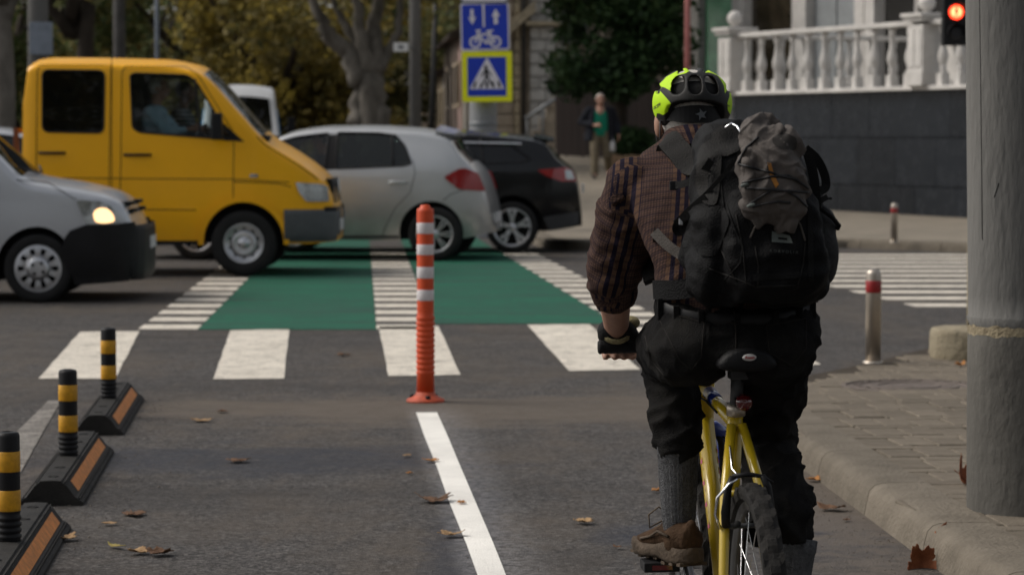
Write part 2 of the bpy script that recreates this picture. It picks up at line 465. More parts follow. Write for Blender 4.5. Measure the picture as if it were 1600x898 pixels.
# green cycle lanes of the crossing, then the ladder stripes beside them
VPX = -0.060
def line_x(x0, y0, sl, y): return x0 + sl * (y - y0)
Lc = lambda y: (line_x(-2.84, 20.5, -0.046, y), 0.45)
Mc = lambda y: (line_x(-1.035, 20.5, -0.056, y), 0.44)
Rc = lambda y: (line_x(0.73, 22.1, -0.074, y), 0.43)
def strip(name, fa, fb, y0, y1, mat, z):
    n = 12; vs = []; 
    for i in range(n + 1):
        y = y0 + (y1 - y0) * i / n; vs += [(fa(y), y, z), (fb(y), y, z)]
    mb = MB(); mb.add(vs, [(2 * i, 2 * i + 1, 2 * i + 3, 2 * i + 2) for i in range(n)])
    return mb.build(name, MATS[mat], road)
strip('green_lane', lambda y: Lc(y)[0] + 0.455, lambda y: Mc(y)[0] - 0.004, 20.25, 39, 'road_green', 0.004)
strip('green_lane', lambda y: Mc(y)[0] + 0.445, lambda y: Rc(y)[0] - 0.004, 20.9, 39, 'road_green', 0.004)
for col, y0, n in ((Lc, 20.3, 16), (Mc, 20.3, 17), (Rc, 20.0, 18)):
    for k in range(n):
        y = y0 + 0.87 * k; d = 0.50
        (x, w), (x2, _) = col(y), col(y + d)
        marking('crossing_stripe', [(x, y), (x + w, y - 0.01), (x2 + w, y + d - 0.01), (x2, y + d)], 'road_white')
# broad bars of the near zebra
for q in ([(125, 519), (218, 518), (180, 592), (60, 592)], [(360, 517), (452, 514), (444, 592), (333, 593)],
          [(592, 511), (685, 510), (720, 586), (607, 588)], [(824, 508), (921, 507), (1001, 578), (889, 580)],
          [(1062, 505), (1156, 503), (1283, 570), (1168, 573)], [(-112, 521), (-17, 520), (-86, 593), (-215, 593)]):
    p = [G(*c) for c in q]
    marking('zebra_bar', p, 'road_white')
# solid white line of the lane, painted anew; worn edge line at the left
a, b, c, d = G(650, 645), G(683, 645), G(790, 898), G(745, 898)
ext = lambda p, q: p + (q - p) * 2.2
marking('lane_line', [a, b, ext(b, c), ext(a, d)], 'road_white_fresh')
a, b, c, d = G(76, 626), G(96, 626), G(30, 742), G(-40, 742)
marking('lane_line', [a, b, ext(b, c), ext(a, d)], 'road_white_worn', label='worn grey white edge line beside the rubber separators')
# zebra of the side street at the right
for k in range(11):
    y = 23.0 + 0.99 * k; x = 3.46 - 0.113 * (y - 23.0)
    marking('zebra_bar', [(x, y), (x + 6.5, y), (x + 6.45, y + 0.46), (x - 0.05, y + 0.46)], 'road_white')

# ------------------------------------------------------------------ pavement at the right
pav_edge = [(1.66, 5.0), (1.43, 8.9), (1.276, 11.6), (1.205, 12.9), (1.20, 13.8), (1.27, 14.7), (1.45, 15.5), (1.84, 16.35), (2.25, 17.1), (2.95, 18.6), (3.8, 20.6), (5.5, 22.6), (9.0, 24.0)]
def pav_z(x, y):
    """top of the pavement: full height along the street, lowered at the corner"""
    return 0.12 - 0.098 * smooth(13.4, 16.0, y - 0.35 * (x - 1.5))
def poly_path(pts, step=0.25):
    out = []
    for a, b in zip(pts[:-1], pts[1:]):
        a, b = Vector(a), Vector(b); k = max(1, int((b - a).length / step))
        out += [a.lerp(b, i / k) for i in range(k)]
    return out + [Vector(pts[-1])]
edge = poly_path(pav_edge)
inset = []
for i, p in enumerate(edge):
    t = (edge[min(len(edge) - 1, i + 1)] - edge[max(0, i - 1)]).normalized(); nrm = Vector((t.y, -t.x))
    inset.append(p + nrm * (0.25 - 0.24 * smooth(14.3, 15.4, p.y)))
mb = MB(); vs = []
for p in inset:
    for k in range(9):
        x = p.x + (10.0 - p.x) * (k / 8) ** 1.6
        vs.append((x, p.y, pav_z(x, p.y) - 0.011))
n = 9
mb.add(vs, [(i * n + j, i * n + j + 1, (i + 1) * n + j + 1, (i + 1) * n + j) for i in range(len(inset) - 1) for j in range(n - 1)], True)
pavement = mb.build('pavement', MATS['joint_dirt']); tag(pavement, 'grey paved footway at the corner with a rounded concrete kerb', kind='structure')
# kerb stones, about a metre each
prof = [(0.0, 0.0), (0.014, 0.55), (0.024, 0.80), (0.042, 0.925), (0.07, 0.985), (0.11, 1.0), (0.18, 1.0), (0.248, 0.995), (0.25, 0.9)]
def crease(o, deg=50):
    bm = bmesh.new(); bm.from_mesh(o.data)
    for e in bm.edges: e.smooth = e.calc_face_angle(0) < rad(deg)
    bm.to_mesh(o.data); bm.free()
def kerb_stone(path, parent, zf, drop=0.0):
    rings = []
    for i, p in enumerate(path):
        t = (path[min(len(path) - 1, i + 1)] - path[max(0, i - 1)]).normalized(); nr = Vector((t.y, -t.x))
        top = zf(p.x + nr.x * .12, p.y + nr.y * .12) + 0.004
        jit = 0.004 * noise.noise(Vector((p.x * 5, p.y * 5, 1)))
        rings.append([(p.x + nr.x * (o_ + jit * (h > .5)), p.y + nr.y * o_, -0.03 + (top + 0.03) * h + jit * (h > .8)) for o_, h in prof] + [(p.x + nr.x * 0.25, p.y + nr.y * 0.25, -0.03)])
    mb = MB(); mb.loft(rings, True)
    o = mb.build('kerb_stone', MATS['kerb_concrete'], parent); crease(o)
    return o
fine = poly_path(pav_edge, 0.08); acc, cur = 0.0, [fine[0]]
splits = [1.02, 1.0, 0.98]
for a, b in zip(fine[:-1], fine[1:]):
    if b.y > 15.2: break
    cur.append(b); acc += (b - a).length
    if acc > 1.0:
        k = len(cur); cur2 = [p for p in cur]
        dv = (cur2[-1] - cur2[-2]).normalized(); cur2[-1] = cur2[-1] - dv * 0.008
        kerb_stone(cur2, pavement, pav_z); cur, acc = [b], 0.0
if len(cur) > 2: kerb_stone(cur, pavement, pav_z)
# pavers: rows of long and short setts, staggered, each its own piece
paver_meshes = {}
def paver_mesh(w, d):
    if (w, d) not in paver_meshes:
        mb = MB(); b_ = 0.005; h = 0.03
        x0, x1, y0, y1 = -w / 2, w / 2, -d / 2, d / 2
        mb.add([(x0, y0, -h), (x1, y0, -h), (x1, y1, -h), (x0, y1, -h), (x0, y0, -b_), (x1, y0, -b_), (x1, y1, -b_), (x0, y1, -b_),
                (x0 + b_, y0 + b_, 0), (x1 - b_, y0 + b_, 0), (x1 - b_, y1 - b_, 0), (x0 + b_, y1 - b_, 0)],
               [(0, 1, 5, 4), (1, 2, 6, 5), (2, 3, 7, 6), (3, 0, 4, 7), (4, 5, 9, 8), (5, 6, 10, 9), (6, 7, 11, 10), (7, 4, 8, 11), (8, 9, 10, 11)], False)
        o = mb.build('paver', MATS['paver']); paver_meshes[(w, d)] = o.data; bpy.data.objects.remove(o)
    return paver_meshes[(w, d)]
def inside_pav(x, y):
    """inside the kerb line"""
    for a, b in zip(inset[:-1], inset[1:]):
        if a.y <= y < b.y:
            return x > a.x + (b.x - a.x) * (y - a.y) / (b.y - a.y)
    return False
MAN = G(1428, 597, 0.1); MAN_R = 0.40
cnt = 0; rowy = -0.2; ri = 0; ang = rad(6)
ca, sa = math.cos(ang), math.sin(ang)
cells = []
while rowy < 12.5:
    d = 0.27 if ri % 2 == 0 else 0.11
    w = 0.155 if ri % 2 == 0 else 0.25
    xo = -1.2 + rnd.uniform(0, w)
    while xo < 5.5:
        cx, cy = xo + w / 2, rowy + d / 2
        X = 1.62 + cx * ca - cy * sa - 0.02 * cy; Y = 9.0 + cx * sa + cy * ca
        half = 0.5 * math.hypot(w, d) * 0.86
        ok = inside_pav(X + 0.13, Y) and (Y < 14.4 or all(inside_pav(X + sx * half * .9, Y + sy * half * .9) for sx in (-1, 1) for sy in (-1, 1)))
        if ok and (Vector((X, Y)) - MAN.xy).length > MAN_R + 0.10 and X - 1.40 < 0.29 * (Y - 3.9) and X < 5.2:
            cells.append((abs(X - 1.9) * 0.2 + Y, X, Y, w, d))
        xo += w + 0.007
    rowy += d + 0.008; ri += 1
cells.sort()
for _, X, Y, w, d in cells[:298]:
    o = link('paver', paver_mesh(w, d), pavement, (X, Y, pav_z(X, Y) - 0.002 + rnd.uniform(-0.003, 0.003)))
    o.rotation_euler = (rnd.uniform(-.008, .008), rnd.uniform(-.008, .008), ang + rnd.uniform(-.006, .006))
mb = MB()
for _, X, Y, w, d in cells[298:2600]:
    me_ = paver_mesh(w, d); z_ = pav_z(X, Y) - 0.002 + rnd.uniform(-.003, .003)
    mb.add([(X + v.co.x * ca - v.co.y * sa, Y + v.co.x * sa + v.co.y * ca, z_ + v.co.z) for v in me_.vertices], [tuple(q.vertices) for q in me_.polygons], False)
if mb.v: tag(mb.build('paver', MATS['paver'], pavement), kind='stuff')
mb = MB(); mb.lathe([(0.40, -0.02), (0.40, 0.002), (0.375, 0.004), (0.37, -0.004), (0.345, -0.004), (0.34, 0.003), (0.30, 0.003), (0.295, -0.003), (0.25, -0.003), (0.245, 0.003), (0.2, 0.003), (0.195, -0.003), (0.15, -0.003), (0.145, 0.003), (0.0, 0.003)], n=48, smooth=False)
for k in range(24):
    a_ = 2 * PI * k / 24; mb.box((0.32 * math.cos(a_), 0.32 * math.sin(a_), 0.0045), (0.03, 0.02, 0.004), a_)
mh = mb.build('manhole_cover', MATS['cast_iron'], None, (MAN.x, MAN.y, pav_z(MAN.x, MAN.y) + 0.002))
tag(mh, 'round cast iron manhole cover set into the corner pavement', 'manhole cover')

# ------------------------------------------------------------------ far pavement, rising uphill
far_edge = [(-3.6, 95.0), (-1.9, 70.0), (-0.6, 50.0), (0.15, 39.0), (0.35, 35.6), (0.7, 34.7), (1.2, 34.4), (3.0, 34.9), (4.4, 35.3), (5.6, 34.0), (7.0, 32.4), (9.5, 29.8), (16, 24)]
fe = poly_path(far_edge, 0.8)
def far_z(x, y): return 0.12 + gz(x, y)
vs = []
for i, p in enumerate(fe):
    tx, ty = (16 + 0.0, 95.0) if p.y > 60 else (20.0, p.y + 40)
    for k in range(12):
        t = k / 11
        x, y = p.x + (24 - p.x) * t, p.y + (min(110, p.y + 8) - p.y) * t if p.y > 60 else p.y + (62 - p.y) * t
        vs.append((x, y, far_z(x, y)))
# a plain grid is cleaner: rows across, clipped at the edge line
rows = [29.8, 31, 32.4, 33.2, 34.0, 34.4, 34.7, 35.0, 35.3, 35.6, 36.5, 38, 40, 43, 46, 49, 52, 55, 58, 61, 64, 67, 70, 75, 80, 88, 95]
def far_left(y):
    if y >= 34.4:
        pts = far_edge[:7][::-1]
    else:
        pts = far_edge[9:][::-1] 
    best = None
    for a, b in zip(pts[:-1], pts[1:]):
        if min(a[1], b[1]) <= y <= max(a[1], b[1]):
            t = (y - a[1]) / (b[1] - a[1] + 1e-9); best = a[0] + (b[0] - a[0]) * t
    return best if best is not None else pts[-1][0]
def front_y(x):
    """kerb line of the far pavement seen from the junction"""
    pts = far_edge[4:]
    for a, b in zip(pts[:-1], pts[1:]):
        if a[0] <= x <= b[0]: return a[1] + (b[1] - a[1]) * (x - a[0]) / (b[0] - a[0])
    return pts[-1][1]
vs = []; fs = []; xcols = [0.36 + 0.45 * i for i in range(22)] + [11, 13, 16]
nr = 16
for x in xcols:
    y0 = front_y(min(16, max(0.36, x))) + 0.15
    for k in range(nr):
        y = y0 + (95 - y0) * (k / (nr - 1)) ** 1.7
        vs.append((x, y, far_z(x, y)))
fs = [(i * nr + k, (i + 1) * nr + k, (i + 1) * nr + k + 1, i * nr + k + 1) for i in range(len(xcols) - 1) for k in range(nr - 1)]
b0 = len(vs)          # the strip along the street, left of the first column
ks = [(k / (nr - 1)) ** 1.7 for k in range(nr)]
for t in ks:
    y = 35.6 + (95 - 35.6) * t; vs.append((far_left(y), y, far_z(far_left(y), y)))
for t in range(nr - 1): fs.append((b0 + t, t, t + 1, b0 + t + 1))
mb = MB(); mb.add(vs, fs, True)
farpav = mb.build('pavement', MATS['far_tiles']); tag(farpav, 'pale tan paved footway rising up the far side street', kind='structure')
def far_stone(path):
    rings = []
    for i, p in enumerate(path):
        t = (path[min(len(path) - 1, i + 1)] - path[max(0, i - 1)]).normalized(); nrm = Vector((-t.y, t.x))
        zz = far_z(p.x, p.y)
        rings.append([(p.x + nrm.x * o_, p.y + nrm.y * o_, gz(p.x, p.y) - 0.03 + (zz + 0.034 - gz(p.x, p.y)) * h) for o_, h in prof] + [(p.x + nrm.x * 0.25, p.y + nrm.y * 0.25, zz - 0.15)])
    m_ = MB(); m_.loft(rings, True); crease(m_.build('kerb_stone', MATS['kerb_concrete'], farpav))
ff = poly_path(far_edge[1:], 0.2); acc, cur = 0.0, [ff[0]]
for a, b in zip(ff[:-1], ff[1:]):
    cur.append(b); acc += (b - a).length
    if acc > (1.2 if b.y < 60 else 6):
        q = list(cur); q[-1] = q[-1] - (q[-1] - q[-2]).normalized() * 0.012
        far_stone(q); cur, acc = [b], 0.0
# ================================================================== VEHICLES
def car_paint(name, col, metal=0.0, rough=0.32, var=0.03, coat=0.7, dirt=0.5, dirt_col=(0.12, 0.105, 0.09), ztop=0.75):
    """lacquer with road dust that thins out upwards"""
    m = M(name, col, rough, metal=metal, var=var, vscale=3, coat=coat, spec=.35)
    nt = m.node_tree; N, Lk = nt.nodes, nt.links; b = N['Principled BSDF']
    src = b.inputs['Base Color'].links[0].from_socket
    tc = N.new('ShaderNodeTexCoord'); sp = N.new('ShaderNodeSeparateXYZ'); Lk.new(tc.outputs['Object'], sp.inputs[0])
    r = N.new('ShaderNodeMapRange'); r.inputs['From Min'].default_value = 0.2; r.inputs['From Max'].default_value = ztop; r.inputs['To Min'].default_value = dirt; r.inputs['To Max'].default_value = 0.0
    Lk.new(sp.outputs[2], r.inputs[0])
    n = N.new('ShaderNodeTexNoise'); n.inputs['Scale'].default_value = 5; n.inputs['Detail'].default_value = 6; Lk.new(tc.outputs['Object'], n.inputs['Vector'])
    mu = N.new('ShaderNodeMath'); mu.operation = 'MULTIPLY'; Lk.new(r.outputs[0], mu.inputs[0]); Lk.new(n.outputs['Fac'], mu.inputs[1])
    x = N.new('ShaderNodeMix'); x.data_type = 'RGBA'; x.inputs['B'].default_value = (*dirt_col, 1)
    Lk.new(mu.outputs[0], x.inputs['Factor']); Lk.new(src, x.inputs['A']); Lk.new(x.outputs['Result'], b.inputs['Base Color'])
    return m
car_paint('paint_yellow', (0.90, 0.43, 0.0015), rough=0.33, coat=0.12, dirt=0.35)
car_paint('paint_silver', (0.50, 0.51, 0.515), metal=0.55, rough=0.34, dirt=1.1, dirt_col=(0.22, 0.20, 0.165), ztop=0.95)
car_paint('paint_silver_pale', (0.50, 0.515, 0.54), metal=0.45, rough=0.34, dirt=0.5)
car_paint('paint_black', (0.0035, 0.004, 0.005), rough=0.16, coat=.15, dirt=0.02)
car_paint('paint_white', (0.66, 0.67, 0.68), rough=0.35, dirt=0.5)
M('interior', (0.02, 0.02, 0.022), 0.85, var=0.2)
M('seat_cloth', (0.035, 0.035, 0.04), 0.9, var=0.2)
M('blue_trim', (0.02, 0.24, 0.50), 0.4, var=0.1)
M('lamp_red', (0.30, 0.010, 0.012), 0.12, var=0.25, vscale=40, coat=0.8)
M('reflector_red_glow', (0.55, 0.012, 0.012), 0.2, var=0.2, emit=(1, 0.05, 0.03), estr=0.5)  # red for the bumper reflector: glow added to a part that is no lamp
M('lamp_clear', (0.42, 0.44, 0.45), 0.08, metal=0.6, var=0.35, vscale=30, coat=1.0)
M('lamp_amber', (0.75, 0.28, 0.05), 0.2, var=0.15, emit=(1, 0.42, 0.12), estr=0.6)
M('lamp_warm_lit', (0.8, 0.6, 0.4), 0.2, var=0.1, emit=(1.0, 0.58, 0.26), estr=1.9)
M('seam', (0.012, 0.011, 0.010), 0.8, var=0.05)
M('grey_bumper', (0.075, 0.08, 0.085), 0.6, var=0.15, bump=0.3, bscale=200)
M('plate_white', (0.62, 0.62, 0.62), 0.4, var=0.05)
M('rust_red', (0.22, 0.07, 0.03), 0.7, var=0.3)
glass_mat('glass_clear', (0.80, 0.86, 0.86), 0.10)
glass_mat('glass_tint', (0.30, 0.37, 0.35), 0.35)
glass_mat('glass_dark', (0.03, 0.035, 0.045), 0.85)

def catmull(pts, x):
    """smooth curve through (x, y) points, no overshoot beyond neighbours"""
    n = len(pts)
    if x <= pts[0][0]: return pts[0][1]
    if x >= pts[-1][0]: return pts[-1][1]
    for i in range(n - 1):
        if pts[i][0] <= x <= pts[i + 1][0]:
            x0, y0 = pts[i]; x1, y1 = pts[i + 1]; h = x1 - x0; t = (x - x0) / h
            d = (y1 - y0) / h
            def slope(k):
                if k == 0 or k == n - 1: return (pts[min(n - 1, k + 1)][1] - pts[max(0, k - 1)][1]) / (pts[min(n - 1, k + 1)][0] - pts[max(0, k - 1)][0])
                a = (pts[k][1] - pts[k - 1][1]) / (pts[k][0] - pts[k - 1][0]); b = (pts[k + 1][1] - pts[k][1]) / (pts[k + 1][0] - pts[k][0])
                return 0 if a * b <= 0 else 2 * a * b / (a + b)
            m0, m1 = slope(i), slope(i + 1); t2, t3 = t * t, t ** 3
            return (2 * t3 - 3 * t2 + 1) * y0 + (t3 - 2 * t2 + t) * h * m0 + (-2 * t3 + 3 * t2) * y1 + (t3 - t2) * h * m1
    return pts[-1][1]

class Shell:
    """car body as a function: half width at (x from the nose, z)"""
    def __init__(s, top, bot, wid, belt, tumble=0.30, rc=0.07, crown=0.035, sill=0.93, bulge=0.35):
        s.top, s.bot, s.wid, s.belt_, s.tumble, s.rc, s.crown, s.sill, s.bulge = top, bot, wid, belt, tumble, rc, crown, sill, bulge
        s.L = top[-1][0]
    def zt(s, x): return catmull(s.top, x)
    def zb(s, x): return catmull(s.bot, x)
    def belt(s, x): return catmull(s.belt_, x)
    def Y(s, x, z):
        w = catmull(s.wid, x); zb, be = s.zb(x), s.belt(x)
        if z <= be:
            t = (z - zb) / max(0.05, be - zb)
            f = s.sill + (1 - s.sill) * math.sin(min(1, max(0, t) / s.bulge) * PI / 2) if t < s.bulge else 1 - 0.035 * ((t - s.bulge) / (1 - s.bulge)) ** 2
            return w * f
        return w * 0.965 - s.tumble * (z - be) * (0.7 + 0.3 * min(1, (z - be) / 0.5))
    def section(s, x, ins=0.0, zlo=None):
        zt, zb = s.zt(x) - ins, (s.zb(x) if zlo is None else zlo)
        rc = min(s.rc, (zt - zb) * 0.35); zs = zt - s.crown - rc
        pts = []
        for i in range(13):
            z = zb + (zs - zb) * i / 12; pts.append((s.Y(x, z) - ins, z))
        y0 = pts[-1][0]; y1 = max(0.04, y0 - rc)
        for i in range(1, 6):
            a = PI / 2 * i / 5; pts.append((y1 + (y0 - y1) * math.cos(a), zs + rc * math.sin(a)))
        for i in range(1, 6):
            y = y1 * (1 - i / 5); pts.append((y, zs + rc + s.crown * (1 - (y / y1) ** 2)))
        ring = [(x, y, z) for y, z in pts]
        ring += [(x, -y, z) for y, z in reversed(pts[:-1])]
        return ring
    def stations(s, a, b, st=0.05):
        n = max(2, int((b - a) / st)); xs = [a + (b - a) * i / n for i in range(n + 1)]
        return sorted(set(xs))
    def body(s, name, mat, parent, arches, ra, holes, inset=0.055, cabin=None, floor=0.42, wind=None, rear=None):
        mb = MB(); mb.loft([s.section(x) for x in s.stations(0, s.L, 0.045)])
        o = mb.build(name, [mat, MATS['interior'], MATS['under']])
        cut = []
        def cutter(m, mi):
            c = m.build('cutter', [MATS['interior']] * 3); 
            for p in c.data.polygons: p.material_index = mi
            cut.append(c); return c
        if cabin:
            m = MB(); m.loft([s.section(x, inset, floor) for x in s.stations(*cabin, 0.09)]); cutter(m, 1)
        for poly in holes:
            m = MB(); m.prism([(x, -1.6, z) for x, z in poly], (0, 3.2, 0)); cutter(m, 0)
        for patch in (wind, rear):
            if patch: m = s.slab(*patch); cutter(m, 0)
        for ax, az in arches:
            for sg in (1, -1):
                w = catmull(s.wid, ax)
                m = MB(); m.lathe([(ra, sg * (w - 0.26)), (ra, sg * (w + 0.3))], (ax, 0, az), 'Y', 36); cutter(m, 2)
        for c in cut:
            md = o.modifiers.new('c', 'BOOLEAN'); md.operation = 'DIFFERENCE'; md.object = c; md.solver = 'EXACT'; md.material_mode = 'INDEX'
        evaluated(o); o.parent = parent
        for c in cut: bpy.data.objects.remove(c)
        me = o.data
        # smooth shading except across real creases
        bm = bmesh.new(); bm.from_mesh(me)
        for e in bm.edges: e.smooth = e.calc_face_angle(0) < rad(32)
        for f in bm.faces: f.smooth = True
        bm.to_mesh(me); bm.free()
        return o
    def top_point(s, x, t, off=0.0):
        """t in -1..1 across the top of the body"""
        sec = s.section(x)[18:24]; y = abs(t); yy = [p[1] for p in sec]
        y1 = s.section(x)[17][1]
        z = s.zt(x) - s.crown * (y * 1) ** 2
        d = 0.02; dz = (s.zt(x + d) - s.zt(x - d)) / (2 * d); n = Vector((-dz, 0, 1)).normalized()
        return Vector((x, t * y1, z)) + n * off
    def slab(s, x0, x1, t0, t1):
        m = MB(); nx, nt = 10, 8; vs = []
        for off in (-0.16, 0.12):
            for i in range(nx + 1):
                for j in range(nt + 1): vs.append(s.top_point(x0 + (x1 - x0) * i / nx, t0 + (t1 - t0) * j / nt, off))
        K = (nx + 1) * (nt + 1); at = lambda l, i, j: l * K + i * (nt + 1) + j
        fs = []
        for l in (0, 1):
            for i in range(nx):
                for j in range(nt): fs.append((at(l, i, j), at(l, i + 1, j), at(l, i + 1, j + 1), at(l, i, j + 1)))
        for i in range(nx): fs += [(at(0, i, 0), at(0, i + 1, 0), at(1, i + 1, 0), at(1, i, 0)), (at(0, i, nt), at(0, i + 1, nt), at(1, i + 1, nt), at(1, i, nt))]
        for j in range(nt): fs += [(at(0, 0, j), at(0, 0, j + 1), at(1, 0, j + 1), at(1, 0, j)), (at(0, nx, j), at(0, nx, j + 1), at(1, nx, j + 1), at(1, nx, j))]
        m.add(vs, fs); return m
    def top_patch(s, name, mat, parent, x0, x1, t0, t1, off=0.004):
        m = MB(); nx, nt = 12, 10
        vs = [s.top_point(x0 + (x1 - x0) * i / nx, t0 + (t1 - t0) * j / nt, off) for i in range(nx + 1) for j in range(nt + 1)]
        fs = [(i * (nt + 1) + j, (i + 1) * (nt + 1) + j, (i + 1) * (nt + 1) + j + 1, i * (nt + 1) + j + 1) for i in range(nx) for j in range(nt)]
        m.add(vs, fs, True); return m.build(name, mat, parent)
    def panel(s, name, mat, parent, poly, off=0.004, sides=(1, -1), thick=0.0, st=0.05):
        """a sheet lying on the flank: polygon in (x, z)"""
        out = None
        for sg in sides:
            bm = bmesh.new(); bm.faces.new([bm.verts.new((x, 0, z)) for x, z in poly])
            for ax, k in ((0, 0), (2, 1)):
                lo, hi = min(p[k] for p in poly), max(p[k] for p in poly); v = lo + st
                while v < hi - st * 0.4:
                    no = (1, 0, 0) if ax == 0 else (0, 0, 1); co = (v, 0, 0) if ax == 0 else (0, 0, v)
                    bmesh.ops.bisect_plane(bm, geom=bm.verts[:] + bm.edges[:] + bm.faces[:], plane_co=co, plane_no=no); v += st
            bmesh.ops.triangulate(bm, faces=[f for f in bm.faces if len(f.verts) > 4])
            for v in bm.verts: v.co.y = sg * (s.Y(v.co.x, v.co.z) + off)
            for f in bm.faces:
                f.smooth = True
                f.normal_update()
                if f.normal.y * sg < 0: f.normal_flip()
            if thick:
                r = bmesh.ops.extrude_face_region(bm, geom=bm.faces[:])
                for v in [g for g in r['geom'] if isinstance(g, bmesh.types.BMVert)]: v.co.y += sg * thick
                bmesh.ops.recalc_face_normals(bm, faces=bm.faces)
                for e in bm.edges: e.smooth = e.calc_face_angle(0) < rad(35)
            me = bpy.data.meshes.new(name); bm.to_mesh(me); bm.free(); me.materials.append(mat)
            out = link(name, me, parent)
        return out
    def line(s, name, mat, parent, pts, r=0.004, off=0.0, close=False, sides=(1, -1), st=0.06):
        pts = list(pts) + ([pts[0]] if close else [])
        out = []
        for (x0, z0), (x1, z1) in zip(pts[:-1], pts[1:]):
            k = max(1, int(math.hypot(x1 - x0, z1 - z0) / st)); out += [(x0 + (x1 - x0) * i / k, z0 + (z1 - z0) * i / k) for i in range(k)]
        out.append(pts[-1]); o = None
        for sg in sides:
            m = MB(); m.tube([(x, sg * (s.Y(x, z) + off), z) for x, z in out], r, 5); o = m.build(name, mat, parent)
        return o

def rounded(poly, r=0.04, n=4):
    out = []; k = len(poly)
    for i in range(k):
        p, a, b = Vector(poly[i]), Vector(poly[i - 1]), Vector(poly[(i + 1) % k])
        da, db = (a - p), (b - p); rr = min(r, da.length * .45, db.length * .45); da.normalize(); db.normalize()
        for j in range(n + 1):
            t = j / n; A, B = p + da * rr, p + db * rr
            q = A * (1 - t) ** 2 + p * 2 * t * (1 - t) + B * t * t; out.append((q.x, q.y))
    return out

